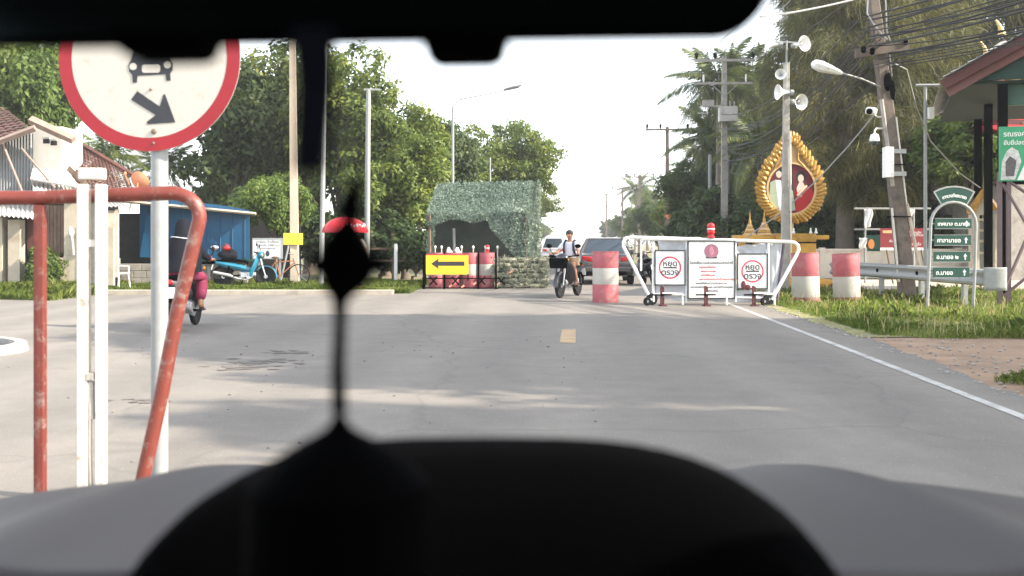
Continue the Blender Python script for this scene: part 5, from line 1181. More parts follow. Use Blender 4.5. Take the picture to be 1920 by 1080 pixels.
# ================================================================ VEHICLES
def motorbike(name, label, loc, rz, mbody, group=None, basket=False, lean=0.0, plate=True):
    t = thing(name, label, 'motorcycle', loc, rz, group); t.rotation_euler[1] = lean
    RX = Matrix.Rotation(R(90), 3, 'Y')
    def wheel(y):
        b = MB(); b.lathe([(.235, -.028), (.262, -.038), (.285, -.03), (.295, 0), (.285, .03), (.262, .038), (.235, .028)], 32, (0, y, .295), RX); wo = b.build('wheel', M_tyre, t, smooth=True)
        b = MB(); b.lathe([(.215, -.022), (.24, -.026), (.24, .026), (.215, .022)], 32, (0, y, .295), RX, close=False); b.build('rim', M_alu, wo, smooth=True)
        b = MB(); b.lathe([(.055, -.045), (.055, .045)], 14, (0, y, .295), RX)
        for k in range(12):
            a = k * math.pi / 6; b.tube([(.02 * (-1) ** k, y, .295), (0, y + .225 * math.cos(a), .295 + .225 * math.sin(a))], .005, 4)
        b.build('spokes', M_alu, wo, smooth=True)
    wheel(.62); wheel(-.60)
    for s in (-1, 1):
        b = MB(); b.tube([(s * .075, .62, .295), (s * .075, .52, .62), (s * .06, .46, .85)], [.02, .026, .024], 8); b.build('fork', M_alu, t, smooth=True)
        b = MB(); b.tube([(s * .085, -.6, .295), (s * .09, -.1, .34)], .02, 6); b.tube([(s * .1, -.5, .34), (s * .11, -.42, .62)], .026, 8); b.build('swing_arm', M_black, t, smooth=True)
    b = MB()
    for k in range(9):
        a0 = R(10 + k * 17)
    rg = []
    for k in range(10):
        a = R(-5 + k * 16); c = Vector((0, .62 + .325 * math.cos(a), .295 + .325 * math.sin(a))); d_ = Vector((0, math.cos(a), math.sin(a)))
        rg.append([c + Vector((x, 0, 0)) + d_ * zz for x, zz in ((-.055, -.025), (-.04, .01), (.04, .01), (.055, -.025))])
    b.loft(rg); b.build('front_fender', mbody, t, smooth=True)
    b = MB(); rg = []
    for k in range(9):
        a = R(30 + k * 15); c = Vector((0, -.60 + .33 * math.cos(a), .295 + .33 * math.sin(a))); d_ = Vector((0, math.cos(a), math.sin(a)))
        rg.append([c + Vector((x, 0, 0)) + d_ * zz for x, zz in ((-.07, -.03), (-.05, .012), (.05, .012), (.07, -.03))])
    b.loft(rg); b.build('rear_fender', M_black, t, smooth=True)
    # body shells
    def ring(y, z, wx, hz, n=10): return [Vector((wx * math.cos(2 * math.pi * i / n), y, z + hz * math.sin(2 * math.pi * i / n))) for i in range(n)]
    b = MB(); b.loft([ring(-.86, .74, .03, .03), ring(-.78, .70, .1, .07), ring(-.5, .64, .14, .1), ring(-.15, .58, .13, .1), ring(.08, .52, .11, .09), ring(.2, .47, .07, .08)]); b.build('side_panel', mbody, t, smooth=True)
    b = MB(); b.loft([ring(-.8, .765, .07, .025), ring(-.6, .785, .13, .045), ring(-.25, .775, .14, .05), ring(.02, .745, .11, .045), ring(.1, .70, .06, .04)]); b.build('seat', M_black, t, smooth=True)
    b = MB(); b.loft([[Vector((-wx, y - .08, z)), Vector((-wx * .6, y, z)), Vector((0, y + .03, z)), Vector((wx * .6, y, z)), Vector((wx, y - .08, z)), Vector((wx * .55, y - .05, z)), Vector((0, y - .02, z)), Vector((-wx * .55, y - .05, z))] for y, z, wx in ((.22, .30, .10), (.26, .42, .23), (.33, .6, .255), (.4, .78, .2), (.42, .9, .12))]); b.build('leg_shield', mbody, t, smooth=True)
    b = MB(); b.tube([(0, .38, .78), (0, .2, .45), (0, -.1, .42)], .05, 8); b.build('frame_tube', mbody, t, smooth=True)
    b = MB(); b.box((0, .02, .33), (.19, .3, .2)); b.tube([(0, .1, .34), (0, .34, .36)], .075, 10); b.box((.1, .0, .33), (.05, .2, .16)); b.build('engine', M_alu, t, bevel=.02)
    b = MB(); b.tube([(.1, .25, .28), (.12, .05, .2), (.15, -.2, .24), (.17, -.42, .33), (.18, -.86, .42)], [.02, .022, .03, .05, .045], 10); b.build('exhaust', M_steelgrey, t, smooth=True)
    b = MB(); b.ell((0, .47, .93), (.165, .12, .12), 12, 8); b.build('handlebar_cowl', mbody, t, smooth=True)
    b = MB(); b.ell((0, .545, .935), (.085, .04, .065), 12, 8); b.build('headlight', M_chrome, t, smooth=True)
    b = MB(); b.tube([(-.36, .32, 1.0), (-.2, .42, .98), (0, .45, .97), (.2, .42, .98), (.36, .32, 1.0)], .014, 8); b.tube([(-.37, .31, 1.0), (-.25, .385, .985)], .02, 8); b.tube([(.37, .31, 1.0), (.25, .385, .985)], .02, 8); b.build('handlebar', M_black, t, smooth=True)
    for s in (-1, 1):
        b = MB(); b.tube([(s * .22, .4, .99), (s * .3, .42, 1.1), (s * .34, .4, 1.18)], .007, 6); b.ell((s * .36, .39, 1.22), (.075, .02, .05), 12, 8); mo_ = b.build('wing_mirror', M_black, t, smooth=True)
        b = MB(); b.ell((s * .36, .375, 1.22), (.065, .008, .042), 12, 8); b.build('mirror_glass', M_chrome, mo_, smooth=True)
        b = MB(); b.ell((s * .15, .52, .9), (.035, .03, .03), 8, 6); b.build('indicator', mat('amber_lens', (.6, .2, .02), .2, var=0), t, smooth=True)
        b = MB(); b.tube([(s * .1, .05, .27), (s * .24, .05, .27)], .018, 6); b.tube([(s * .1, -.25, .3), (s * .24, -.28, .3)], .014, 6); b.build('foot_peg', M_black, t)
    b = MB(); b.ell((0, -.87, .73), (.07, .03, .04), 10, 6); b.build('tail_light', M_redlens, t, smooth=True)
    if plate:
        b = MB(); b.box((0, -.92, .58), (.2, .01, .16), rot=(R(-18), 0, 0)); b.build('number_plate', M_white, t)
    if basket:
        b = MB(); b.box((0, .72, .82), (.36, .26, .24), top=1.1); b.build('front_basket', M_black, t, bevel=.03)
    b = MB(); b.tube([(-.1, -.05, .25), (-.2, -.12, .02)], .013, 6); b.build('kick_stand', M_black, t)
    return t
M_bikeblack = mat('black_bike_paint', (.02, .02, .025), .3, var=.05, coat=.5)
M_bikeblue = mat('turquoise_bike_paint', (.02, .17, .26), .3, var=.08, coat=.5)
M_bikegrey = mat('dark_grey_bike_paint', (.06, .06, .07), .35, var=.05, coat=.4)
HD = R(180 - 23)
fw = Vector((-math.sin(HD), math.cos(HD), 0))
bp_ = Vector((G(1050, 559).x, G(1050, 559).y, 0)) - fw * .62
bike1 = motorbike('motorcycle', 'black motorcycle with front basket ridden towards us by a boy', bp_, HD, M_bikeblack, basket=True)
wd = R(3); fw2 = Vector((-math.sin(wd), math.cos(wd), 0))
bp2 = Vector((G(325, 622).x, G(325, 622).y, 0)) + fw2 * .62
bike2 = motorbike('motorcycle', 'grey motorcycle ridden away by a woman in black, behind the sign pole', bp2, wd, M_bikegrey)
p3 = P(458, 533, 29.9)
bike3 = motorbike('motorcycle', 'turquoise motorcycle parked on the grass before the blue shed', (p3.x, 29.9, 0), R(-82), M_bikeblue, lean=R(-5))
bike4 = motorbike('motorcycle', 'dark parked motorcycle seen end on behind the white barrier', (P(1217, 0, 31).x, 31, 0), R(6), M_bikeblack, lean=R(-6))
# red helmet and black bag lying on the parked turquoise motorcycle
hb_ = thing('helmet', 'dark red helmet resting on the black bag on the parked motorcycle', 'helmet', (P(424, 0, 29.9).x, 29.9, 1.02))
b = MB(); b.ell((0, 0, .12), (.13, .15, .14), 14, 10); b.build('shell', M_maroon, hb_, smooth=True)
b = MB(); b.ell((.03, -.05, .12), (.115, .12, .07), 14, 8); b.build('visor', M_redlens, hb_, smooth=True)
b = MB(); b.ell((0, 0, .13), (.30, .17, .14), 14, 9); b.ell((.1, .02, .22), (.17, .14, .1), 12, 8); b.v = [(x, y, z + .02 * math.sin(x * 19 + y * 13)) for x, y, z in b.v]
o = b.build('black_bag', M_blackcloth, smooth=True); o.location = (P(427, 0, 29.9).x, 29.9, .80); tag(o, 'black cloth bag lying on the seat of the parked turquoise motorcycle', 'bag')

# old bicycle by the concrete pole
bk_ = thing('bicycle', 'rusty brown bicycle leaning near the notice board', 'bicycle', (P(528, 0, 30.1).x, 30.1, 0), R(-80))
M_rustbike = mat('rusty_brown_steel', (.28, .12, .06), .7, var=.3)
for y in (-.48, .5):
    b = MB(); RX = Matrix.Rotation(R(90), 3, 'Y'); b.lathe([(.30, -.015), (.325, -.018), (.335, 0), (.325, .018), (.30, .015)], 28, (0, y, .335), RX, close=False); wo = b.build('wheel', M_tyre, bk_, smooth=True)
    b = MB()
    for k in range(10): a = k * math.pi / 5; b.tube([(0, y, .335), (0, y + .3 * math.cos(a), .335 + .3 * math.sin(a))], .004, 4)
    b.build('spokes', M_alu, wo)
b = MB()
for a, c in (((0, -.48, .335), (0, -.05, .3)), ((0, -.05, .3), (0, -.16, .8)), ((0, -.16, .72), (0, .34, .76)), ((0, -.05, .3), (0, .36, .7)), ((0, .33, .85), (0, .5, .335)), ((0, -.16, .74), (0, -.48, .335))): b.tube([a, c], .017, 6)
b.build('frame', M_rustbike, bk_, smooth=True)
b = MB(); b.ell((0, -.18, .86), (.07, .13, .04), 10, 6); b.build('saddle', M_wood, bk_, smooth=True)
b = MB(); b.tube([(-.25, .22, .98), (0, .33, .95), (.25, .22, .98)], .013, 6); b.build('handlebar', M_alu, bk_, smooth=True)

def car_model(name, label, loc, rz, mpaint, L=4.4, Wd=1.74, H=1.45, hatch=False):
    """faces +Y; its rear is at -L/2"""
    t = thing(name, label, 'car', loc, rz)
    h2 = Wd / 2
    def ring(y, zb, zt, wb, wt, n=6):
        pr = [(-wb, zb + .04), (-wb * .96, zb), (wb * .96, zb), (wb, zb + .04), (wb * 1.0, zb + (zt - zb) * .55), (wt, zt - .03), (wt * .94, zt), (-wt * .94, zt), (-wt, zt - .03), (-wb, zb + (zt - zb) * .55)]
        return [Vector((x, y, z)) for x, z in pr]
    r0 = -L / 2
    deck = .98 if not hatch else 1.0
    b = MB(); b.loft([ring(r0, .38, .80, h2 * .86, h2 * .80), ring(r0 + .06, .30, deck - .05, h2 * .95, h2 * .86), ring(r0 + .25, .26, deck, h2 * .985, h2 * .89), ring(r0 + .9, .24, deck - .02, h2, h2 * .92), ring(0, .22, .95, h2, h2 * .93), ring(L / 2 - 1.2, .22, .93, h2, h2 * .92), ring(L / 2 - .5, .24, .84, h2 * .98, h2 * .86), ring(L / 2 - .08, .3, .72, h2 * .9, h2 * .78), ring(L / 2, .4, .62, h2 * .8, h2 * .7)])
    b.build('body', mpaint, t, smooth=True)
    y1 = r0 + (.42 if not hatch else .1); y2 = r0 + (1.05 if not hatch else .45); y3 = .15; y4 = L / 2 - 1.15
    def cr(y, z, wx): return [Vector((-wx, y, z)), Vector((wx, y, z))]
    base_z, top_z = .93, H
    A = [(-h2 * .88, y1), (h2 * .88, y1), (h2 * .9, y4), (-h2 * .9, y4)]; T = [(-h2 * .62, y2), (h2 * .62, y2), (h2 * .64, y3 + .15), (-h2 * .64, y3 + .15)]
    b = MB(); b.loft([[Vector((x, y, base_z)) for x, y in A], [Vector((x, y, top_z - .04)) for x, y in T]], caps=False); b.build('window_glass', M_glassdark, t)
    b = MB(); b.loft([[Vector((x * 1.02, y + .02 * (1 if y > 0 else -1), top_z - .05)) for x, y in T], [Vector((x * .97, y, top_z - .005)) for x, y in T], [Vector((x * .8, y * .8 - .05, top_z + .012)) for x, y in T]]); b.build('roof', mpaint, t, smooth=True)
    b = MB()
    for (a, c) in list(zip(A, T)) + [((s * h2 * .89, -.15), (s * h2 * .63, -.15)) for s in (-1, 1)]:
        b = MB(); b.tube([(a[0] * 1.01, a[1], base_z), (c[0] * 1.01, c[1], top_z - .03)], .035, 6); b.build('pillar', mpaint, t, smooth=True)
    for y in (r0 + .78, L / 2 - .85):
        for s in (-1, 1):
            b = MB(); b.lathe([(.19, -.1), (.29, -.1), (.32, -.07), (.32, .07), (.29, .1), (.19, .1)], 26, (s * (h2 - .09), y, .32), Matrix.Rotation(R(90), 3, 'Y')); wo = b.build('wheel', M_tyre, t, smooth=True)
            b = MB(); b.lathe([(.02, -.09), (.19, -.085), (.19, .085), (.02, .09)], 18, (s * (h2 - .09), y, .32), Matrix.Rotation(R(90), 3, 'Y')); b.build('rim', M_alu, wo, smooth=True)
    for s in (-1, 1):
        b = MB(); b.box((s * h2 * .68, r0 + .03, .80), (h2 * .36, .10, .15), rot=(0, s * R(-6), s * R(14))); b.build('tail_light', M_redlens, t, bevel=.03)
        b = MB(); b.ell((s * h2 * .65, L / 2 - .16, .66), (.2, .1, .08), 10, 6); b.build('headlight', M_chrome, t, smooth=True)
        b = MB(); b.ell((s * (h2 + .07), L / 2 - 1.45, 1.0), (.1, .06, .07), 10, 6); b.build('wing_mirror', mpaint, t, smooth=True)
    b = MB(); b.box((0, r0 - .01, .47), (Wd * .9, .12, .2)); b.build('bumper', mpaint, t, bevel=.05)
    b = MB(); b.box((0, r0 - .045, .36), (Wd * .7, .1, .12)); b.build('bumper_lower', M_black, t, bevel=.02)
    b = MB(); b.box((0, r0 - .015, .72), (.36, .02, .13)); b.build('number_plate', M_white, t, bevel=.005)
    b = MB(); b.box((0, r0 + .0, .83), (.6, .03, .04)); b.build('boot_trim', M_chrome, t)
    return t
M_cardark = mat('bronze_grey_car_paint', (.075, .066, .06), .3, metal=.3, var=.04, coat=.6)
M_carsilver = mat('silver_car_paint', (.55, .56, .58), .3, metal=.3, var=.03, coat=.5)
car_model('sedan_car', 'dark bronze saloon car driving away behind the boy on the motorcycle', (P(1138, 0, 31).x + .13, 31.2 + 2.2, 0), R(-3.3), M_cardark)
car_model('small_car', 'white and silver car far down the road left of the boy', (P(1041, 0, 67).x, 67 + 2, 0), R(-3.3), M_carsilver, L=4.2, Wd=1.7, H=1.62, hatch=True)

# ================================================================ PEOPLE
def skin_mesh(name, J, E_, m, parent, root, sub=2):
    names = list(J); me = bpy.data.meshes.new(name); me.from_pydata([J[k][0] for k in names], [(names.index(a), names.index(b_)) for a, b_ in E_], [])
    o = bpy.data.objects.new(name, me); COL.objects.link(o)
    o.modifiers.new('skin', 'SKIN'); sv = me.skin_vertices[0].data if me.skin_vertices else None
    if sv is None:
        bm = bmesh.new(); bm.from_mesh(me); bm.verts.layers.skin.verify(); bm.to_mesh(me); bm.free(); sv = me.skin_vertices[0].data
    for i, k in enumerate(names):
        r_ = J[k][1]; sv[i].radius = (r_, r_) if not isinstance(r_, tuple) else r_; sv[i].use_root = (k == root)
    md = o.modifiers.new('sub', 'SUBSURF'); md.levels = sub; md.render_levels = sub
    dg = bpy.context.evaluated_depsgraph_get(); me2 = bpy.data.meshes.new_from_object(o.evaluated_get(dg)); me2.name = name
    bpy.data.objects.remove(o)
    me2.materials.clear(); me2.materials.append(m); me2.polygons.foreach_set('use_smooth', [True] * len(me2.polygons))
    o2 = bpy.data.objects.new(name, me2); link(o2, parent); return o2
def V3(*a): return Vector(a)
def hand(J, E_, tag_, wrist, dirv, down, s, grip=True):
    """palm and five fingers, bent round a grip"""
    side = dirv.cross(down).normalized()
    J[tag_ + 'palm'] = (wrist + dirv * .05, (.034, .018)); E_.append((tag_ + 'wrist', tag_ + 'palm'))
    for i, (o, l_) in enumerate(((-.028, .07), (-.010, .08), (.010, .076), (.027, .06))):
        a = wrist + dirv * .085 + side * o; m1 = a + dirv * l_ * .45; tp = m1 + (down * .8 + dirv * .1).normalized() * l_ * .45 if grip else m1 + dirv * l_ * .45 + down * .012
        J[f'{tag_}f{i}a'] = (a, .0095); J[f'{tag_}f{i}b'] = (m1, .0085); J[f'{tag_}f{i}c'] = (tp, .0075); E_ += [(tag_ + 'palm', f'{tag_}f{i}a'), (f'{tag_}f{i}a', f'{tag_}f{i}b'), (f'{tag_}f{i}b', f'{tag_}f{i}c')]
    a = wrist + dirv * .045 - side * .036 * s + down * .012; tp = a + dirv * .04 + down * .03
    J[tag_ + 'tha'] = (a, .0105); J[tag_ + 'thb'] = (tp, .009); E_ += [(tag_ + 'palm', tag_ + 'tha'), (tag_ + 'tha', tag_ + 'thb')]
def person_body(t, j, m, hands=True, sub=2):
    """j: joint positions; limbs taper; one continuous body"""
    J = {'pel': (j['pel'], (.125, .1)), 'abd': (j['pel'].lerp(j['chest'], .5), (.115, .09)), 'chest': (j['chest'], (.135, .1)), 'neck0': (j['neck'], (.055, .055)), 'neck1': (j['neck'].lerp(j['head'], .5), (.052, .052)), 'head': (j['head'], (.078, .092)), 'crown': (j['head'] + (j['head'] - j['neck']).normalized() * .085, (.066, .08))}
    E_ = [('pel', 'abd'), ('abd', 'chest'), ('chest', 'neck0'), ('neck0', 'neck1'), ('neck1', 'head'), ('head', 'crown')]
    for s in 'LR':
        J[s + 'sh'] = (j[s + 'sh'], .058); J[s + 'el'] = (j[s + 'el'], .041); J[s + 'wrist'] = (j[s + 'wr'], (.03, .024)); J[s + 'ua'] = (j[s + 'sh'].lerp(j[s + 'el'], .5), .05); J[s + 'fa'] = (j[s + 'el'].lerp(j[s + 'wr'], .35), .041)
        E_ += [('chest', s + 'sh'), (s + 'sh', s + 'ua'), (s + 'ua', s + 'el'), (s + 'el', s + 'fa'), (s + 'fa', s + 'wrist')]
        J[s + 'hip'] = (j[s + 'hip'], .092); J[s + 'th'] = (j[s + 'hip'].lerp(j[s + 'kn'], .5), .078); J[s + 'kn'] = (j[s + 'kn'], .056); J[s + 'ca'] = (j[s + 'kn'].lerp(j[s + 'an'], .3), .056); J[s + 'an'] = (j[s + 'an'], .036); J[s + 'hl'] = (j[s + 'an'] + Vector((0, -.01, -.045)), .036); J[s + 'ft'] = (j[s + 'an'] + j.get('foot', Vector((0, .13, -.05))), (.042, .026)); J[s + 'toe'] = (j[s + 'an'] + j.get('foot', Vector((0, .13, -.05))) * 1.45, (.035, .018))
        E_ += [('pel', s + 'hip'), (s + 'hip', s + 'th'), (s + 'th', s + 'kn'), (s + 'kn', s + 'ca'), (s + 'ca', s + 'an'), (s + 'an', s + 'hl'), (s + 'an', s + 'ft'), (s + 'ft', s + 'toe')]
        if hands: hand(J, E_, s, j[s + 'wr'], j.get(s + 'hd', Vector((0, 1, 0))).normalized(), j.get(s + 'hdn', Vector((0, 0, -1))).normalized(), 1 if s == 'L' else -1)
    return skin_mesh('body', J, E_, m, t, 'pel', sub)
def face(t, hc, fwd, up=Vector((0, 0, 1)), sc=1.0):
    side = fwd.cross(up).normalized(); m = Matrix((side, fwd, up)).transposed()
    for s in (-1, 1):
        b = MB(); b.ell(hc + m @ Vector((s * .032, .082, .015)), (.014, .008, .007), 8, 6, m); b.build('eye', M_hair, t, smooth=True)
        b = MB(); b.ell(hc + m @ Vector((s * .032, .083, .034)), (.02, .006, .004), 8, 4, m); b.build('eyebrow', M_hair, t, smooth=True)
        b = MB(); b.ell(hc + m @ Vector((s * .086, -.005, .0)), (.01, .022, .032), 8, 6, m); b.build('ear', M_skin, t, smooth=True)
    b = MB(); b.ell(hc + m @ Vector((0, .098, -.015)), (.014, .016, .024), 8, 6, m); b.build('nose', M_skin, t, smooth=True)
    b = MB(); b.ell(hc + m @ Vector((0, .086, -.052)), (.026, .008, .008), 8, 4, m); b.build('mouth', mat('lips', (.25, .09, .08), .5, var=0), t, smooth=True)
def chain_cloth(name, pts, E_, m, t, root): return skin_mesh(name, pts, E_, m, t, root)

# schoolboy on the black motorcycle
boy = thing('person', 'boy in white school shirt with backpack straps riding the black motorcycle', 'person', bp_, HD)
jb = dict(pel=V3(0, -.16, .86), chest=V3(0, -.10, 1.17), neck=V3(0, -.07, 1.33), head=V3(0, -.03, 1.475), foot=V3(0, .12, -.045))
for s, x in (('L', -1), ('R', 1)):
    jb[s + 'sh'] = V3(x * .165, -.09, 1.275); jb[s + 'el'] = V3(x * .27, .08, 1.06); jb[s + 'wr'] = V3(x * .335, .245, 1.045); jb[s + 'hip'] = V3(x * .09, -.12, .86); jb[s + 'kn'] = V3(x * .2, .24, .76); jb[s + 'an'] = V3(x * .215, .04, .36)
person_body(boy, jb, M_skin)
face(boy, V3(0, -.022, 1.485), V3(0, 1, -.05).normalized())
b = MB(); b.ell(V3(0, -.045, 1.535), (.09, .1, .075), 14, 10); b.build('hair', M_hair, boy, smooth=True)
Js = {'p': (jb['pel'] + V3(0, 0, -.02), (.15, .125)), 'a': (jb['pel'].lerp(jb['chest'], .5), (.145, .115)), 'c': (jb['chest'], (.155, .12)), 'n': (jb['neck'] - V3(0, 0, .035), (.085, .075))}
Es = [('p', 'a'), ('a', 'c'), ('c', 'n')]
for s in 'LR': Js[s + 's'] = (jb[s + 'sh'], .078); Js[s + 'e'] = (jb[s + 'sh'].lerp(jb[s + 'el'], .72), .07); Es += [('c', s + 's'), (s + 's', s + 'e')]
chain_cloth('shirt', Js, Es, M_shirt, boy, 'p')
Jt = {'p': (jb['pel'] - V3(0, 0, .03), (.145, .12))}; Et = []
for s in 'LR': Jt[s + 'h'] = (jb[s + 'hip'], .105); Jt[s + 'k'] = (jb[s + 'hip'].lerp(jb[s + 'kn'], .8), .082); Et += [('p', s + 'h'), (s + 'h', s + 'k')]
chain_cloth('shorts', Jt, Et, M_khaki, boy, 'p')
for x in (-1, 1):
    b = MB(); b.tube([(x * .105, -.2, 1.32), (x * .11, -.08, 1.37), (x * .115, .03, 1.27), (x * .125, .035, 1.12), (x * .15, -.08, 1.0)], .027, 8, flat=.5); b.build('backpack_strap', M_navy, boy, smooth=True)
    a_ = jb['Ran'] if x > 0 else jb['Lan']; b = MB(); b.tube([a_ + V3(0, 0, .01), a_ + V3(0, 0, .09)], .045, 10); b.build('sock', M_white, boy, smooth=True)
    a_ = jb['Ran'] if x > 0 else jb['Lan']
    b = MB(); b.loft([[a_ + V3(.048 * w_ * math.cos(q1), y, -.06 + hh * max(-.3, math.sin(q1))) for q1 in [2 * math.pi * i / 10 for i in range(10)]] for y, w_, hh in ((-.07, .7, .05), (-.03, 1, .075), (.05, 1, .06), (.13, 1.0, .04), (.19, .8, .03), (.215, .4, .02))]); b.build('shoe', mat('brown_shoe', (.09, .045, .03), .5, var=.1), boy, smooth=True)
b = MB(); b.box((0, -.3, 1.17), (.27, .15, .36)); b.build('backpack', M_navy, boy, bevel=.05)

# woman in black on the grey motorcycle
wo_ = thing('person', 'woman in long black veil and crimson trousers riding away on a motorcycle', 'person', bp2, wd)
jw = dict(pel=V3(0, -.18, .88), chest=V3(0, -.12, 1.2), neck=V3(0, -.1, 1.38), head=V3(0, -.07, 1.52), foot=V3(0, .12, -.045))
for s, x in (('L', -1), ('R', 1)):
    jw[s + 'sh'] = V3(x * .16, -.12, 1.31); jw[s + 'el'] = V3(x * .27, .06, 1.10); jw[s + 'wr'] = V3(x * .335, .245, 1.045); jw[s + 'hip'] = V3(x * .1, -.14, .86); jw[s + 'kn'] = V3(x * .21, .24, .76); jw[s + 'an'] = V3(x * .215, .05, .36)
person_body(wo_, jw, M_skin)
face(wo_, V3(0, -.062, 1.53), V3(0, 1, 0))
# veil: head, shoulders and a long back panel
b = MB()
def vr(z, rx, ry, cy, n=20): return [Vector((rx * math.cos(2 * math.pi * i / n) * (1 + .03 * math.sin(5 * i + z * 9)), cy + ry * math.sin(2 * math.pi * i / n) * (1 + .04 * math.sin(3 * i + z * 7)), z)) for i in range(n)]
b.loft([vr(1.665, .03, .03, -.09), vr(1.645, .075, .08, -.09), vr(1.59, .108, .115, -.095), vr(1.5, .118, .115, -.115), vr(1.42, .125, .105, -.135), vr(1.35, .2, .135, -.14), vr(1.25, .27, .185, -.12), vr(1.1, .275, .21, -.11), vr(.95, .28, .22, -.14), vr(.86, .29, .22, -.17)])
b.build('veil', M_blackcloth, wo_, smooth=True)
b = MB(); b.tube([(math.cos(a) * .165, -.137 + math.sin(a) * .135, 1.375 + .012 * math.sin(a * 2)) for a in [R(180 + 20 * i) for i in range(10)]], .006, 5); b.build('veil_trim', M_letterw, wo_, smooth=True)
Jt = {'p': (jw['pel'] - V3(0, 0, .02), (.17, .14))}; Et = []
for s in 'LR': Jt[s + 'h'] = (jw[s + 'hip'], .12); Jt[s + 'k'] = (jw[s + 'kn'], .095); Jt[s + 'c'] = (jw[s + 'kn'].lerp(jw[s + 'an'], .45), .09); Jt[s + 'z'] = (jw[s + 'an'] + V3(0, 0, .07), .085); Et += [('p', s + 'h'), (s + 'h', s + 'k'), (s + 'k', s + 'c'), (s + 'c', s + 'z')]
chain_cloth('trousers', Jt, Et, M_pinkcloth, wo_, 'p')
for s in 'LR':
    Ja = {'a': (jw[s + 'sh'], .07), 'b': (jw[s + 'el'], .062), 'c': (jw[s + 'el'].lerp(jw[s + 'wr'], .85), .05)}; chain_cloth('sleeve', Ja, [('a', 'b'), ('b', 'c')], M_blackcloth, wo_, 'a'); Jc = {'a': (jw[s + 'el'].lerp(jw[s + 'wr'], .6), .058), 'b': (jw[s + 'el'].lerp(jw[s + 'wr'], .9), .056)}; chain_cloth('cuff', Jc, [('a', 'b')], M_pinkcloth, wo_, 'a')
    b = MB(); b.box(jw[s + 'an'] + V3(0, .07, -.085), (.09, .25, .025)); b.build('sandal', M_hair, wo_, bevel=.01)

# person under the red umbrella
UY = 27.2
pu = P(668, 0, UY)
pp = thing('person', 'person in pale shirt standing under the red umbrella', 'person', (pu.x, UY, 0), R(150))
ju = dict(pel=V3(0, 0, .9), chest=V3(0, .01, 1.22), neck=V3(0, .0, 1.42), head=V3(0, .03, 1.56), foot=V3(0, .13, -.05))
for s, x in (('L', -1), ('R', 1)):
    ju[s + 'sh'] = V3(x * .18, 0, 1.36); ju[s + 'hip'] = V3(x * .095, 0, .9); ju[s + 'kn'] = V3(x * .1, .03, .5); ju[s + 'an'] = V3(x * .11, -.01, .08)
ju['Lel'] = V3(-.30, -.02, 1.08); ju['Lwr'] = V3(-.27, .16, .92); ju['Lhd'] = V3(.1, .9, -.5); ju['Rel'] = V3(.26, .08, 1.12); ju['Rwr'] = V3(.16, .27, 1.22); ju['Rhd'] = V3(-.5, .6, .5); ju['Rhdn'] = V3(-.6, -.3, -.2)
person_body(pp, ju, M_skin); face(pp, V3(0, .038, 1.57), V3(0, 1, 0))
b = MB(); b.ell(V3(0, .01, 1.61), (.095, .105, .085), 14, 10); b.build('hair', M_hair, pp, smooth=True)
Js = {'p': (ju['pel'] + V3(0, 0, -.05), (.165, .13)), 'a': (ju['pel'].lerp(ju['chest'], .5), (.155, .12)), 'c': (ju['chest'], (.165, .125)), 'n': (ju['neck'] - V3(0, 0, .03), (.085, .075))}; Es = [('p', 'a'), ('a', 'c'), ('c', 'n')]
for s in 'LR': Js[s + 's'] = (ju[s + 'sh'], .082); Js[s + 'e'] = (ju[s + 'sh'].lerp(ju[s + 'el'], .85), .072); Es += [('c', s + 's'), (s + 's', s + 'e')]
chain_cloth('shirt', Js, Es, mat('cream_shirt', (.55, .47, .4), .85, var=.08), pp, 'p')
Jt = {'p': (ju['pel'] - V3(0, 0, .02), (.16, .125))}; Et = []
for s in 'LR': Jt[s + 'h'] = (ju[s + 'hip'] - V3(0, 0, .05), .115); Jt[s + 'k'] = (ju[s + 'kn'], .085); Jt[s + 'z'] = (ju[s + 'an'] + V3(0, 0, .04), .07); Et += [('p', s + 'h'), (s + 'h', s + 'k'), (s + 'k', s + 'z')]
chain_cloth('trousers', Jt, Et, M_navy, pp, 'p')
ut = P(650, 402, UY)
um = thing('umbrella', 'open red umbrella with white lettering held by the person by the road', 'umbrella', (ut.x, UY - .25, 0))
zc = P(0, 436, UY - .25).z; rr_ = .62
b = MB(); ng = 8
for i in range(ng):
    a0, a1 = 2 * math.pi * i / ng, 2 * math.pi * (i + 1) / ng
    b = MB()
    def gore(u, v, a0=a0, a1=a1):
        th = (1 - v) * math.pi / 2; a = a0 + (a1 - a0) * u; r_ = rr_ * math.cos(th * 1.0) ** 0.9 if v > 0 else 0; r_ = rr_ * math.sin(v * math.pi / 2); sc2 = 1 - .07 * math.sin(math.pi * u) * v
        return Vector((r_ * sc2 * math.cos(a), r_ * sc2 * math.sin(a), zc + .42 * math.cos(v * math.pi / 2)))
    b.grid(gore, 6, 8); b.build('panel', M_red, um, smooth=True, fix=False)
b = MB(); b.tube([(0, 0, 1.1), (0, 0, zc + .48)], .012, 8); b.build('shaft', M_galv, um); b = MB(); b.tube([(0, 0, 1.1), (0, 0, .95), (.04, 0, .92)], .016, 8); b.build('handle', M_wood, um)
for i in range(ng):
    a = 2 * math.pi * i / ng; b = MB(); b.tube([(0, 0, zc + .1), (rr_ * .55 * math.cos(a), rr_ * .55 * math.sin(a), zc + .26)], .005, 4); b.build('rib', M_galv, um)
b = MB()
for i in range(7):
    a = R(-75 + i * 9); v = .72
    r_ = rr_ * math.sin(v * math.pi / 2) * 1.012; c = Vector((r_ * math.cos(a), r_ * math.sin(a), zc + .42 * math.cos(v * math.pi / 2) + .02 * math.sin(i * 2.2)))
    b.ell(c, (.035, .012, .055 if i % 3 == 0 else .03), 8, 6)
b.build('white_script', M_letterw, um, smooth=True)

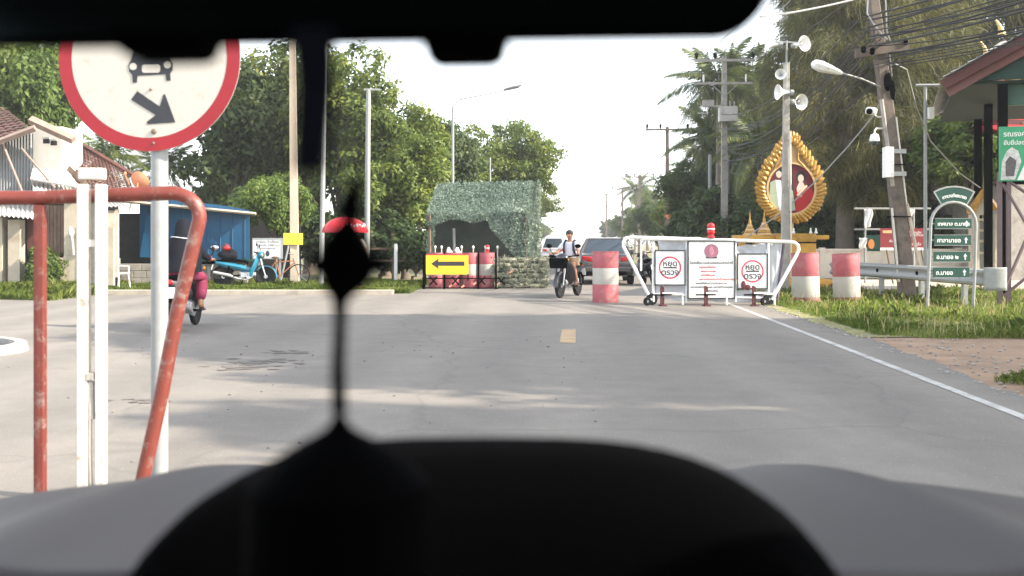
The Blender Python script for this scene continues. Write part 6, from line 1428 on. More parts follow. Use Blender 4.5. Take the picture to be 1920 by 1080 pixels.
# ================================================================ RIGHT SIDE
# guard rail
ga, gb = Vector((8.45, 26.8, 0)), Vector((9.35, 19.9, 0))
gr = thing('guard_rail', 'grey steel guard rail behind the arched green sign', 'guard rail', ga, 0)
dv = (gb - ga); un = dv.normalized(); nr = Vector((-un.y, un.x, 0)) * -1
if nr.x > 0: nr = -nr
prof = [(0, .46), (.05, .49), (.06, .53), (.01, .59), (.0, .625), (.01, .66), (.06, .72), (.05, .76), (0, .79)]
b = MB(); b.grid(lambda u, v: dv * u + nr * (prof[round(v * 8)][0]) + Vector((0, 0, prof[round(v * 8)][1] + .012 * math.sin(u * 5))), 16, 8); b.build('beam', M_galv, gr, smooth=True, fix=False, solid=.006)
for f in (.08, .36, .62, .86):
    p = dv * f - nr * .1; b = MB(); b.box((p.x, p.y, .33), (.09, .13, .9)); b.build('post', M_galv, gr)
    b = MB(); c = dv * f - nr * .03; b.box((c.x, c.y, .625), (.1, .1, .2)); b.build('spacer_block', M_black, gr)
b = MB(); e_ = dv * 1.0; b.grid(lambda u, v: e_ + Vector((-.1 + .42 * u, -.02 - .1 * math.sin(u * 2.2), .36 + .45 * v + .02 * math.sin(v * 9))), 8, 8); b.build('end_plate', M_galv, gr, smooth=True, fix=False, solid=.008)

# arched green direction sign
GY = 19.8; kg = GY / F
gc_ = P(1786, 0, GY)
gs = thing('direction_sign', 'arched steel direction sign with four green boards and a fan top', 'direction sign', (gc_.x, GY, 0))
def gp(px, py, dy=0): p = P(px, py, GY); return Vector((p.x - gc_.x, dy, p.z))
pts = [Vector((gp(1738, 0).x, 0, -.1)), gp(1743, 480), gp(1745, 421)]
for i in range(1, 12):
    a = R(180 - 15 * i); pts.append(gp(1787.5 + 42.5 * math.cos(a), 421 - 42 * math.sin(a)))
pts += [gp(1830, 421), gp(1828, 500), Vector((gp(1824, 0).x, 0, -.1))]
b = MB(); b.tube(pts, .03, 12); b.build('tube_arch', M_galv, gs, smooth=True)
def fan(r0, r1, a0, a1, cx=1788.5, cy=424, n=18): return [tuple(gp(cx + r1 * math.sin(R(a)), cy - r1 * math.cos(R(a))).xz) for a in np.linspace(a0, a1, n)] + [tuple(gp(cx + r0 * math.sin(R(a)), cy - r0 * math.cos(R(a))).xz) for a in np.linspace(a1, a0, n)]
b = MB(); b.prism(fan(45, 75, -31, 31), -.012, .012); o = b.build('fan_board', M_green, gs)
b = MB()
for f in (fan(72.5, 75.6, -31.5, 31.5), fan(44.6, 47, -31.5, 31.5), fan(47, 72.5, -31.6, -29.2), fan(47, 72.5, 29.2, 31.6)): b.prism(f, -.017, -.0125)
b.build('silver_edge', M_galv, o)
word = 'เทศบาลตำบลมายอ'
base_chars = ['เ', 'ท', 'ศ', 'บ', 'า', 'ล', 'ตำ', 'บ', 'ล', 'ม', 'า', 'ย', 'อ']
for i, ch_ in enumerate(base_chars):
    a = -22 + 44 * i / (len(base_chars) - 1); p = gp(1788.5 + 57 * math.sin(R(a)), 424 - 57 * math.cos(R(a)))
    text(ch_, .088, (p.x, -.0135, p.z), M_letterw, o, rot=(R(90), R(a), 0), bold=.002)
for (x0, y0, x1, y1), s_t in zip(((1752, 410, 1821, 428.5), (1751, 441, 1820, 459.5), (1750, 472, 1818.5, 490.5), (1749, 501.5, 1817, 520)), ('เทศบาล ต.มายอ', 'ศาลามายอ', 'อ.มายอ ๒', 'ถ.มายอ')):
    a, c = gp(x0, y0), gp(x1, y1); cx, cz = (a.x + c.x) / 2, (a.z + c.z) / 2; W_, H_ = c.x - a.x, a.z - c.z
    b = MB(); b.box((cx, -.012, cz), (W_, .02, H_)); o = b.build('green_board', M_green, gs, bevel=.003)
    b = MB(); b.box((cx, -.012, cz + H_ / 2 + .005), (W_, .026, .01)); b.box((cx, -.012, cz - H_ / 2 - .005), (W_, .026, .01)); b.build('board_edge', M_galv, o)
    text(s_t, .112 if len(s_t) < 11 else .098, (a.x + .05, -.0225, cz - .01), M_letterw, o, align='LEFT', bold=.0022)
    ax, az = c.x - .10, cz
    b = MB(); b.prism([(ax - .012, az - .06), (ax + .012, az - .06), (ax + .012, az + .005), (ax + .036, az + .005), (ax, az + .06), (ax - .036, az + .005), (ax - .012, az + .005)], -.0235, -.0225); b.build('up_arrow_print', M_letterw, o)
    for xx in (a.x - .05, c.x + .05):
        b = MB(); b.box((xx, -.004, cz), (.11, .012, .03)); b.build('bracket', M_galv, gs)

# big leaning utility pole with conduits, cabinet, cameras
UYp = 23.5
ub0 = P(1702, 0, UYp); up = thing('utility_pole', 'big leaning concrete utility pole carrying cameras and a bundle of cables', 'utility pole', (ub0.x, UYp, 0))
def u_(px, py, dy=0): p = P(px, py, UYp); return Vector((p.x - ub0.x, dy, p.z))
def on_pole(z): return Vector((-.10 * z - .008 * z * z * .3, 0, z))
b = MB(); rings = []
for z in (-.4, 0, 1, 2, 3, 4, 5, 6, 7, 8, 9.2):
    hw = .17 - .0075 * z; c = on_pole(z); rings.append([c + Vector((s1 * hw * x_, s2 * hw * y_, 0)) for s1, s2, x_, y_ in ((-1, -1, .8, 1), (1, -1, .8, 1), (1, -1, 1, .8), (1, 1, 1, .8), (1, 1, .8, 1), (-1, 1, .8, 1), (-1, 1, 1, .8), (-1, -1, 1, .8))])
b.loft(rings); b.build('pole_shaft', M_concbrown, up)
for dx0, dx1, z0, z1, m_, r_ in ((-.22, -.2, .4, 2.1, M_whitepost, .028), (.34, .16, .2, 2.2, M_woodpale, .042), (.15, .14, 2.2, 4.2, M_whitepost, .02), (-.12, -.15, 2.6, 4.6, M_conc, .05)):
    b = MB(); p0_, p1_ = on_pole(z0) + Vector((dx0, -.14, 0)), on_pole(z1) + Vector((dx1, -.14, 0)); b.tube([p0_, p1_], r_, 8); b.build('conduit', m_, up, smooth=True)
for z in (3.1, 3.4, 1.9):
    b = MB(); c = on_pole(z); b.box(c, (.42, .38, .025)); b.build('steel_band', M_black, up)
for i, py in enumerate((285, 327)):
    b = MB(); b.box(u_(1675, py, -.2), (.43, .06, .10)); b.build('cabinet_bracket', M_alu, up)
b = MB(); b.box(u_(1658, 306, -.24), (.2, .22, .70)); b.build('cabinet', M_white, up, bevel=.015)
for py in (100, 92):
    c = u_(1648, py, -.2); b = MB(); b.box(c, (1.25, .1, .1), rot=(0, R(-9), 0)); b.build('crossarm', M_concbrown, up)
for px, py in ((1628, 100), (1612, 97), (1690, 82)):
    c = u_(px, py, -.26); b = MB(); b.lathe([(.03, -.08), (.06, -.04), (.045, 0), (.06, .04), (.03, .08)], 12, c); b.build('insulator', M_black, up, smooth=True)
b = MB(); c = u_(1660, 155, -.15); b.ell(c, (.09, .1, .22), 12, 8); b.ell(c + Vector((.12, .05, -.2)), (.07, .08, .24), 12, 8); b.build('cable_splice', M_black, up, smooth=True)
# lamp on the pole
b = MB(); a, c = u_(1648, 164, -.1), u_(1570, 141, -.3); b.tube([a, a.lerp(c, .5) + Vector((0, 0, .03)), c], .022, 8); b.build('lamp_arm', M_galv, up, smooth=True)
b = MB(); m_ = Matrix.Rotation(R(18), 3, 'Y'); b.loft([[c + m_ @ Vector((x, yy_ * w1, zz * h1)) for yy_, zz in ((-1, 0), (-.7, .7), (0, 1), (.7, .7), (1, 0), (.7, -.75), (0, -1), (-.7, -.75))] for x, w1, h1 in ((.02, .03, .03), (-.05, .08, .06), (-.25, .14, .1), (-.5, .17, .14), (-.66, .13, .11), (-.72, .04, .04))]); b.build('lamp_head', M_white, up, smooth=True)
# cameras
def camera_dome(px, py, label):
    c = P(px, py, UYp - .15); t = thing('security_camera', label, 'camera', c)
    b = MB(); b.lathe([(.02, .16), (.09, .13), (.11, .05), (.115, -.02), (.10, -.03)], 16); b.build('housing', M_white, t, smooth=True)
    b = MB(); b.ell((0, 0, -.03), (.095, .095, .1), 14, 9); b.build('dome_glass', M_glassdark, t, smooth=True)
    b = MB(); b.tube([(0, 0, .14), (0, 0, .22), (.05, .03, .28), (.28, .1, .28)], .022, 8); b.build('bracket', M_white, t, smooth=True)
camera_dome(1640, 263, 'white dome security camera on a bent bracket, lower on the big pole')
c = P(1632, 210, UYp - .2); t = thing('security_camera', 'white bullet security camera with short hood, upper on the big pole', 'camera', c)
b = MB(); b.box((.02, 0, .02), (.24, .2, .17), rot=(0, R(8), R(-30))); b.build('housing', M_white, t, bevel=.05)
b = MB(); b.lathe([(.07, 0), (.07, .03), (.02, .04)], 14, (-.07, -.11, 0), Matrix.Rotation(R(100), 3, 'X')); b.build('lens', M_black, t, smooth=True)
b = MB(); b.tube([(.1, .05, -.05), (.2, .1, -.1), (.5, .15, -.1)], .02, 6); b.build('bracket', M_white, t)

# thin grey pole with box
tp_ = P(1735, 0, 26); tpo = thing('steel_pole', 'thin grey steel pole with a white box, right of the big pole', 'pole', (tp_.x, 26, 0))
ztp = P(0, 160, 26).z
b = MB(); b.tube([(0, 0, -.3), (0, 0, ztp)], [.05, .04], 10); b.build('pole_shaft', M_galv, tpo, smooth=True)
b = MB(); b.tube([(-.24, 0, ztp), (.33, -.05, ztp)], .035, 8); b.build('crossarm', M_galv, tpo)
b = MB(); b.box((.10, -.1, P(0, 213, 26).z), (.14, .12, .3)); b.build('white_box', M_white, tpo, bevel=.01)
# loudspeaker pole
sp_ = P(1471, 0, 26.5); spo = thing('loudspeaker_pole', 'square concrete pole with a pipe mast in front of the gold portrait frame', 'pole', (sp_.x, 26.5, 0))
z1 = P(0, 118, 26.5).z; kx = 26.5 / F
b = MB(); b.loft([[Vector((s1 * .10, s2 * .10, -.4)) for s1, s2 in ((-1, -1), (1, -1), (1, 1), (-1, 1))], [Vector((.05 + s1 * .07, s2 * .07, z1)) for s1, s2 in ((-1, -1), (1, -1), (1, 1), (-1, 1))]]); b.build('pole_shaft', M_conc, spo, bevel=.012)
b = MB(); b.tube([(.01, -.13, z1 - .9), (.02, -.13, P(0, 78, 26.5).z)], .025, 8); b.build('mast_pipe', M_galv, spo)
b = MB(); b.tube([(.14, -.13, .4), (.12, -.12, z1 - 1.8)], .022, 6); b.build('conduit', M_whitepost, spo)
b = MB(); b.tube([P(1450, 80, 26.5) - sp_ * 0 - Vector((sp_.x, 26.5 + .13, 0)), P(1496, 82, 26.5) - Vector((sp_.x, 26.5 + .13, 0))], .02, 6); b.build('speaker_bar', M_galv, spo)
def horn(px, py, yaw, label, pitch=0):
    c = P(px, py, 26.3); t = thing('loudspeaker', label, 'loudspeaker', c, 0, 'horn loudspeakers on the pole')
    m_ = Euler((R(90 + pitch), 0, R(yaw))).to_matrix()
    b = MB(); b.lathe([(.03, -.2), (.04, -.14), (.055, -.06), (.09, .03), (.15, .1), (.2, .14), (.205, .15), (.195, .145), (.14, .09), (.08, .02), (.05, -.05)], 24, (0, 0, 0), m_, close=False); b.build('horn', M_white, t, smooth=True)
    b = MB(); b.lathe([(.001, -.3), (.07, -.29), (.075, -.2), (.03, -.18)], 16, (0, 0, 0), m_, close=False); b.build('driver', M_galv, t, smooth=True)
    b = MB(); b.lathe([(.001, .07), (.045, .05), (.05, -.02), (.001, -.03)], 14, (0, 0, 0), m_, close=False); b.build('cone', M_steelgrey, t, smooth=True)
    return t
horn(1446, 84, -100, 'horn loudspeaker at the top of the pole turned left')
horn(1501, 83, 28, 'horn loudspeaker at the top of the pole turned towards us')
horn(1464, 140, -15, 'small horn loudspeaker facing back behind the pole', 0).scale = (.7, .7, .7)
horn(1468, 173, -80, 'lower horn loudspeaker turned left beside the pole')
horn(1496, 191, 24, 'lower horn loudspeaker turned towards us, right of the pole', 8)

# royal style portrait frame (generic figures) on an ochre pedestal
PY_ = 30.0; kp = PY_ / F
pc_ = P(1481, 0, PY_)
pf = thing('portrait_frame', 'gold flame shaped frame around an oval portrait of two people', 'portrait frame', (pc_.x, PY_, 0))
def f_(px, py, dy=0): p = P(px, py, PY_); return Vector((p.x - pc_.x, dy, p.z))
zc0 = f_(0, 352).z
def tear(sc_, n=64):
    """outline of the drop: round below, drawn to a point above"""
    out = []
    for i in range(n):
        a = 2 * math.pi * i / n; x = math.sin(a); z = math.cos(a)
        if z > 0: x = x * (1 - .52 * z ** 1.7) ; zz = z * 1.42 + .28 * max(0, z - .82) / .18 * .6
        else: zz = z * .97
        out.append((x * sc_ * 62 * kp, zc0 + zz * sc_ * 67 * kp))
    return out
b = MB(); b.prism(tear(.9), -.03, .05); b.build('back_plate', M_goldpale, pf)
# flame leaves all round, each a carved piece
lf = MB(); lf.loft([[Vector((x * w1, d1 * y1 - .02, z)) for x, y1 in ((-1, 0), (-.5, -.7), (0, -1), (.5, -.7), (1, 0), (.0, .4))] for z, w1, d1 in ((-.02, .03, .03), (.05, .072, .07), (.12, .075, .08), (.2, .05, .055), (.27, .016, .02))])
leaf0 = lf.build('gold_leaf', M_gold, pf, smooth=True); used = False
T1 = tear(.80, 46)
for ring_i, (sc_, scl, off) in enumerate(((.86, .9, 0), (.79, .75, .5))):
    T1 = tear(sc_, 52)
    for i in range(52):
        x, z = T1[i]; x2, z2 = T1[(i + 1) % 52]; x, z = x + (x2 - x) * off, z + (z2 - z) * off
        tx, tz = x2 - T1[i][0], z2 - T1[i][1]; ang = math.atan2(-tz, tx)      # leaf points outwards, bent a little upwards
        lean_ = .55 * (1 if x > 0 else -1) * (-1 if z < zc0 - .5 else -1)
        if not used: o = leaf0; used = True
        else: o = inst(leaf0, pf)
        o.location = (x, -.04 - .05 * ring_i, z); o.rotation_euler = (0, ang + lean_, 0); o.scale = (scl * (1.5 + .25 * ((i * 7) % 3 - 1)), scl * 1.1, scl * (.92 + .1 * ((i * 5) % 4) / 1.5))
b = MB(); b.prism([(x, z) for x, z in tear(.62)], -.075, -.03); b.build('inner_panel', M_goldpale, pf)
b = MB()
for s in (-1, 1):
    b.tube([f_(1481 + s * 3, 262, -.1), f_(1481 + s * 14, 280, -.1), f_(1481 + s * 13, 300, -.12), f_(1481 + s * 24, 312, -.1), f_(1481 + s * 33, 322, -.1)], [.02, .04, .03, .045, .02], 8)
b.build('scroll_moulding', M_gold, pf, smooth=True)
oc = f_(1482, 354); ra, rb_ = 43 * kp, 46 * kp
def oval_ring(b, r0x, r0z, r1x, r1z, y0, y1, n=48):
    o_ = [(oc.x + r1x * math.cos(2 * math.pi * i / n), oc.z + r1z * math.sin(2 * math.pi * i / n)) for i in range(n)]; i_ = [(oc.x + r0x * math.cos(2 * math.pi * i / n), oc.z + r0z * math.sin(2 * math.pi * i / n)) for i in range(n)]
    vs = [(x, y1, z) for x, z in o_] + [(x, y0, z) for x, z in o_] + [(x, y0, z) for x, z in i_] + [(x, y1, z) for x, z in i_]
    b.add(vs, [(k_ * n + i, k_ * n + (i + 1) % n, (k_ + 1) * n + (i + 1) % n, (k_ + 1) * n + i) for k_ in range(3) for i in range(n)])
b = MB(); oval_ring(b, ra, rb_, ra + .06, rb_ + .06, -.13, -.07); b.build('oval_moulding', M_goldpale, pf)
b = MB(); b.add([(oc.x + ra * math.cos(2 * math.pi * i / 48), -.08, oc.z + rb_ * math.sin(2 * math.pi * i / 48)) for i in range(48)], [tuple(range(48))]); po = b.build('portrait_panel', mat('portrait_crimson', (.11, .004, .014), .5, var=.2, scale=5), pf, fix=False)
def pflat(name, polys, m_, dy): 
    b = MB()
    for pl_ in polys: b.prism([tuple(f_(x, y).xz) for x, y in pl_], dy - .001, dy)
    return b.build(name, m_, po)
def el_(cx, cy, rx, ry, n=18): return [(cx + rx * math.cos(2 * math.pi * i / n), cy + ry * math.sin(2 * math.pi * i / n)) for i in range(n)]
pflat('curtain_print', [[(1476, 311), (1484, 309), (1488, 392), (1478, 396)]], M_hair, -.0805)
pflat('left_figure_robe', [[(1443, 342), (1453, 337), (1468, 341), (1485, 358), (1490, 394), (1472, 398), (1452, 388), (1441, 370)]], mat('pale_green_print', (.3, .36, .25), .5, var=.2, scale=14), -.082)
pflat('left_figure_sash', [[(1453, 338), (1462, 338), (1469, 396), (1460, 396)]], M_letterw, -.083)
pflat('left_figure_face', [el_(1459, 326, 5.5, 8)], mat('print_pale_skin', (.55, .45, .38), .5, var=.05), -.0835)
pflat('left_figure_hair', [[(1452, 325), (1453, 318), (1459, 315), (1465, 318), (1466, 325), (1459, 320)]], M_hair, -.0845)
pflat('right_figure_hair', [el_(1500, 333, 9.5, 12)], M_hair, -.082)
pflat('right_figure_dress', [[(1492, 352), (1500, 350), (1510, 348), (1521, 356), (1523, 368), (1512, 388), (1497, 397), (1490, 396)]], mat('print_red', (.36, .004, .01), .5, var=.15), -.083)
pflat('right_figure_face', [el_(1500, 335, 5.5, 7.5), [(1497, 342), (1504, 342), (1508, 350), (1494, 362), (1492, 353)]], mat('print_pale_skin', (.6, .5, .42), .5), -.0845)
pflat('right_figure_sash', [[(1510, 347), (1513, 349), (1495, 368), (1492, 366)], el_(1500, 367, 2.5, 2.5)], mat('print_cream', (.65, .5, .35), .5, var=0), -.0855)
b = MB(); b.box((f_(1481, 0).x, .06, (f_(0, 300).z + 1.3) / 2), (.22, .12, f_(0, 300).z - 1.3)); b.build('rear_mast', M_goldpale, pf)
pd = thing('pedestal', 'ochre stepped pedestal below the gold portrait frame', 'pedestal', (pc_.x, PY_ + .1, 0))
for name_, (x0, x1, z0, z1, d_), m_ in (('base_slab', (1436, 1556, -.1, .22, 1.5), M_ochre), ('body', (1456, 1524, .22, f_(0, 456).z, .9), M_ochre), ('cornice', (1448, 1522, f_(0, 454).z + .003, f_(0, 438).z, 1.1), M_gold), ('shelf', (1378, 1549, f_(0, 449).z, f_(0, 441).z, .8), M_ochre)):
    a, c = f_(x0, 0).x, f_(x1, 0).x; b = MB(); b.box(((a + c) / 2, 0, (z0 + z1) / 2), (c - a, d_, z1 - z0)); b.build(name_, m_, pd, bevel=.02)
for x_ in (1392, 1420):
    b = MB(); b.box((f_(x_, 0).x, 0, f_(0, 449).z / 2), (.16, .3, f_(0, 449).z)); b.build('side_leg', M_ochre, pd)
for px, lb, s in ((1406, 'left and smaller of two small gold tiered spires beside the portrait frame', .86), (1433, 'right and larger of two small gold tiered spires beside the portrait frame', 1.0)):
    zb = f_(0, 441).z; t = thing('gold_spire', lb, 'spire', (P(px, 0, PY_ - .1).x, PY_ - .1, zb), 0, 'gold spires beside the portrait frame'); t.scale = (s,) * 3
    for i in range(6):
        r1 = .24 - .037 * i; b = MB(); b.lathe([(r1, i * .075), (r1 * 1.02, i * .075 + .02), (r1 * .86, i * .075 + .05), (r1 * .78, i * .075 + .075)], 14); b.build('tier', M_gold if i % 2 else M_goldpale, t, smooth=True)
    b = MB(); b.lathe([(.045, .45), (.05, .48), (.02, .55), (.012, .75), (.001, .82)], 10); b.build('finial', M_gold, t, smooth=True)
# small white things on the pedestal
for px in (1488, 1520, 1530):
    b = MB(); b.lathe([(.04, 0), (.05, .03), (.02, .09), (.03, .13), (.01, .16)], 10); o = b.build('small_figurine', M_white, smooth=True); o.location = (P(px, 0, PY_ - .3).x, PY_ - .3, f_(0, 438).z); tag(o, {1488: 'left', 1520: 'middle', 1530: 'right'}[px] + ' one of three tiny white figurines on the ochre pedestal cornice', 'figurine', 'white figurines on the pedestal')

# cream wall
M_wallp = mat('cream_wall_paint', (.46, .42, .36), .9, var=.1, scale=1.5, dirt=(.28, .25, .21), dirt_amt=.4, dirt_scale=1.2)
cw = thing('garden_wall', 'low cream panelled wall behind the pedestal and guard rail', 'wall', (8, 37, 0))
pn = MB(); pn.box((0, 0, .5), (1.46, .1, 1.0)); ps = MB(); ps.box((0, 0, .56), (.2, .2, 1.12)); cp_ = MB(); cp_.box((0, -.0, 1.04), (1.46, .18, .075))
first = None
for i in range(13):
    x = i * 1.66
    if i == 0: A_, B_, C_ = pn.build('wall_panel', M_wallp, cw), ps.build('wall_post', M_wallp, cw, bevel=.015), cp_.build('wall_cap', M_wallp, cw, bevel=.01)
    else: A_, B_, C_ = inst(A_, cw), inst(B_, cw), inst(C_, cw)
    A_.location = (x + .83, 0, 0); B_.location = (x, 0, 0); C_.location = (x + .83, 0, 0)

# flags on a pipe frame, banner, poster
fr = thing('pipe_rack', 'thin grey pipe frame with two crossbars behind the big pole', 'flag frame', (P(1670, 0, 33).x, 33, 0))
def fl(px, py, Y=33): p = P(px, py, Y); return Vector((p.x - P(1670, 0, 33).x, Y - 33, p.z))
for a, c in (((1602, 391), (1745, 391)), ((1602, 430), (1745, 430))):
    b = MB(); b.tube([fl(*a), fl(*c)], .03, 6); b.build('crossbar', M_galv, fr)
for px in (1622, 1713):
    b = MB(); b.tube([fl(px, 389), Vector((fl(px, 0).x, 0, -.2))], .035, 8); b.build('upright', M_galv, fr)
for px, lb, py0, py1 in ((1628, 'white limp flag hanging at the left end of the pipe frame', 392, 430), (1706, 'white limp flag bunched at the right end of the pipe frame', 392, 408), (1618, 'small white flag hanging low at the left of the banner', 446, 468)):
    b = MB(); a = P(px, py0, 32.9); hh = (py1 - py0) / F * 33
    b.grid(lambda u, v: Vector((.26 * (u - .5) * (1 - .3 * v) + .03 * math.sin(v * 6), .05 * math.sin(u * 9 + v * 4), -hh * v * (1 - .15 * u))), 8, 8); o = b.build('flag', M_white, smooth=True, fix=False, solid=.006); o.location = a; tag(o, lb, 'flag')
ban = P(1692, 446, 32.4)
bn_ = thing('banner', 'dark red printed banner with white strip behind the big pole', 'banner', (ban.x, 32.4, 0))
kb_ = 32.4 / F
b = MB(); b.box((0, 0, ban.z + .0), (83 * kb_, .02, 36 * kb_)); o = b.build('banner_sheet', M_brownred, bn_)
b = MB(); b.box((0, 0, ban.z - 20.8 * kb_), (83 * kb_, .02, 5 * kb_)); b.build('white_strip', M_white, bn_)
b = MB(); b.box((-27 * kb_, -.012, ban.z + 11.5 * kb_), (20 * kb_, .003, 5 * kb_)); b.build('cream_print', M_goldpale, o)
for i, (t__, py, dx) in enumerate((('ยินดีต้อนรับ', 436, 20), ('สู่เทศบาลตำบล', 441, 20), ('ขับขี่ปลอดภัย', 452, -8), ('ลดความเร็ว', 458, 20))): text(t__, .11, (dx * kb_, -.012, P(0, py, 32.4).z), M_letterw, o)
for dx in (-33, 32):
    b = MB(); b.tube([(dx * kb_, .05, ban.z), (dx * kb_ + .25, -.1, -.1)], .03, 6); b.build('banner_leg', M_wood, bn_)
b = MB(); ps_ = P(1638, 456, 32.7); b.box((0, 0, 0), (24 / F * 32.7, .02, 30 / F * 32.7)); o = b.build('poster_board', M_green); o.location = ps_; tag(o, 'small green poster board with orange figure at the left of the red banner', 'poster')
b2 = MB(); b2.ell((-.08, -.014, -.03), (.1, .004, .16), 12, 8); b2.build('orange_print', mat('orange_print', (.6, .2, .05), .5, var=.2), o)

# gold gabled notice shelter
gsx = P(1842, 0, 29); gsh = thing('gabled_shelter', 'narrow shelter with a pointed gold gable right of the green sign', 'shelter', (gsx.x, 29, 0))
def gq(px, py, dy=0): p = P(px, py, 29); return Vector((p.x - gsx.x, dy, p.z))
for a, c in (((1845, 358), (1818, 400)), ((1845, 358), (1866, 392))):
    b = MB(); b.tube([gq(*a), gq(*c)], [.09, .12], 4); b.build('gable_bar', M_gold, gsh)
b = MB(); b.lathe([(.05, 0), (.03, .15), (.02, .4), (.002, .62)], 8, gq(1845, 362)); b.build('gable_finial', M_gold, gsh, smooth=True)
b = MB(); b.add([gq(1845, 370, .05), gq(1822, 406, .05), gq(1862, 400, .05)], [(0, 1, 2)]); b.build('gable_panel', M_plaster, gsh, fix=False, solid=.04)
for px in (1826, 1868):
    b = MB(); b.box((gq(px, 0).x, 0, gq(0, 402).z / 2), (.22, .25, gq(0, 402).z)); b.build('pillar', M_plaster, gsh, bevel=.02)
for py in (412, 432, 452, 474):
    b = MB(); b.box((gq(1846, 0).x, .08, gq(0, py).z), (.42, .2, .07)); b.build('shelf', M_woodpale, gsh)
b = MB(); b.box((gq(1846, 0).x, .16, gq(0, 455).z / 1.0 - .2), (.4, .03, 1.6)); b.build('back_panel', M_corr, gsh)

# billboard on purple steel legs
BBY = 21.0
bb0 = P(1873, 0, BBY); bbd = thing('billboard', 'green and red printed billboard on crossed purple steel legs at the right edge', 'billboard', (bb0.x, BBY, 0), R(-14))
kb2 = BBY / F
zb, zt = P(0, 340, BBY).z, P(0, 238, BBY).z
b = MB(); b.box((1.0, 0, (zb + zt) / 2), (2.0, .05, zt - zb)); o = b.build('board', mat('billboard_green', (.04, .3, .15), .5, var=.12, scale=2), bbd)
b = MB(); b.prism([(.34, zb + .02), (1.98, zb + .02), (1.98, zt - .32), (.55, zb + .52)], -.029, -.0265); b.build('white_print', M_letterw, o)
b = MB(); b.box((1.22, -.031, zb + .2), (1.4, .003, .36)); b.build('red_print', M_letterr, o)
b = MB(); b.prism([(.03, zb + .03), (.3, zb + .03), (.42, zb + .4), (.36, zb + .62), (.24, zb + .7), (.14, zb + .62), (.05, zb + .4)], -.029, -.0265); b.build('figure_print', mat('print_grey', (.5, .5, .5), .5, var=.5, scale=14), o)
b = MB(); b.prism([(.12, zb + .1), (.28, zb + .1), (.33, zb + .42), (.2, zb + .52), (.12, zb + .4)], -.0315, -.030); b.build('figure_dark_print', mat('print_dark', (.09, .08, .09), .5, var=.4, scale=16), o)
text('รณรงค์สวมหมวกนิรภัย', .14, (.08, -.027, zt - .16), M_letterw, o, align='LEFT', bold=.002); text('ขับขี่ปลอดภัย', .12, (.08, -.027, zt - .34), M_letterw, o, align='LEFT', bold=.002); text('เมาไม่ขับ', .15, (1.2, -.033, zb + .28), M_letterw, o, bold=.002); text('กลับบ้านปลอดภัย', .13, (1.2, -.033, zb + .12), M_letterw, o, bold=.002)
for x in (.03, .2, 1.9):
    b = MB(); b.box((x, .08, (zb + .3) / 2 - .1), (.085, .09, zb + .3)); b.build('leg', M_purple, bbd)
for a, c in (((.08, zb - .05), (.95, .9)), ((.95, zb - .1), (.12, .35)), ((.1, .2), (.95, .95)), ((.22, zb - .02), (1.0, zb - .6))):
    b = MB(); b.tube([(a[0], .04, a[1]), (c[0], .04, c[1])], .032, 4); b.build('cross_brace', M_purple, bbd)
b = MB(); b.box((1.0, .09, zb - .03), (2.0, .06, .07)); b.build('support_rail', M_black, bbd)

# pavilion at the right edge
PVY = 23.5
pv0 = P(1768, 0, PVY); pv = thing('pavilion', 'open pavilion with grey tiled roof, red barge board and dark green gable', 'pavilion', (pv0.x, PVY, 0), R(-20.5))
zt_ = P(0, 150, PVY).z; sl = .54; hw = 3.9; zr = zt_ + sl * hw
for s in (0, 1):
    X0, X1 = (0, hw) if s == 0 else (2 * hw, hw)
    b = MB(); tiled(b, (X0, 8, zt_), (X0, -.35, zt_), (X1, 8, zr), (X1, -.35, zr), 24, 22, .035, .03) if s == 0 else tiled(b, (X0, -.35, zt_), (X0, 8, zt_), (X1, -.35, zr), (X1, 8, zr), 24, 22, .035, .03)
    b.build('tiled_roof', mat('grey_roof_tiles', (.36, .36, .38), .8, var=.25, scale=4, dirt=(.2, .19, .19), dirt_amt=.4), pv, fix=False)
    b = MB(); a, c = Vector((X0, -.2, zt_ - .16)), Vector((X1, -.2, zr - .16)); d_ = (c - a).normalized(); up_ = Vector((-d_.z, 0, d_.x)) if s == 0 else Vector((d_.z, 0, -d_.x))
    b.loft([[a + Vector((0, y, 0)) + up_ * z for y, z in ((-.04, -.09), (.04, -.09), (.04, .13), (-.04, .13))], [c + Vector((0, y, 0)) + up_ * z for y, z in ((-.04, -.09), (.04, -.09), (.04, .13), (-.04, .13))]]); b.build('barge_board', mat('dark_red_barge', (.1, .03, .028), .6, var=.15), pv)
    b = MB(); b.loft([[a + Vector((0, y + .12, 0)) + up_ * z for y, z in ((-.04, -.27), (.04, -.27), (.04, -.08), (-.04, -.08))], [c + Vector((0, y + .12, 0)) + up_ * z for y, z in ((-.04, -.27), (.04, -.27), (.04, -.08), (-.04, -.08))]]); b.build('inner_barge_board', mat('pink_red_barge', (.16, .06, .055), .6, var=.15), pv)
b = MB(); b.prism([(.3, zt_ - .05), (2 * hw - .3, zt_ - .05), (hw, zr - .15)], .02, .1); b.build('gable_panel', mat('dark_green_gable', (.006, .04, .03), .6, var=.2), pv)
b = MB(); b.box((hw, 3.9, zt_ - .1), (2 * hw - .5, 7.6, .06)); b.build('soffit', mat('dark_green_soffit', (.005, .02, .016), .7, var=.2), pv)
for x in (1.28, 2 * hw - 1.28):
    for y in (.3, 4, 7.4):
        b = MB(); b.box((x, y, zt_ / 2 - .1), (.2, .2, zt_ - .05)); b.build('column', M_black, pv)
b = MB(); b.box((hw, .5, zt_ - .35), (2 * hw - 2.4, .2, .5)); b.build('tie_beam', mat('green_beam', (.05, .12, .1), .6, var=.2), pv)

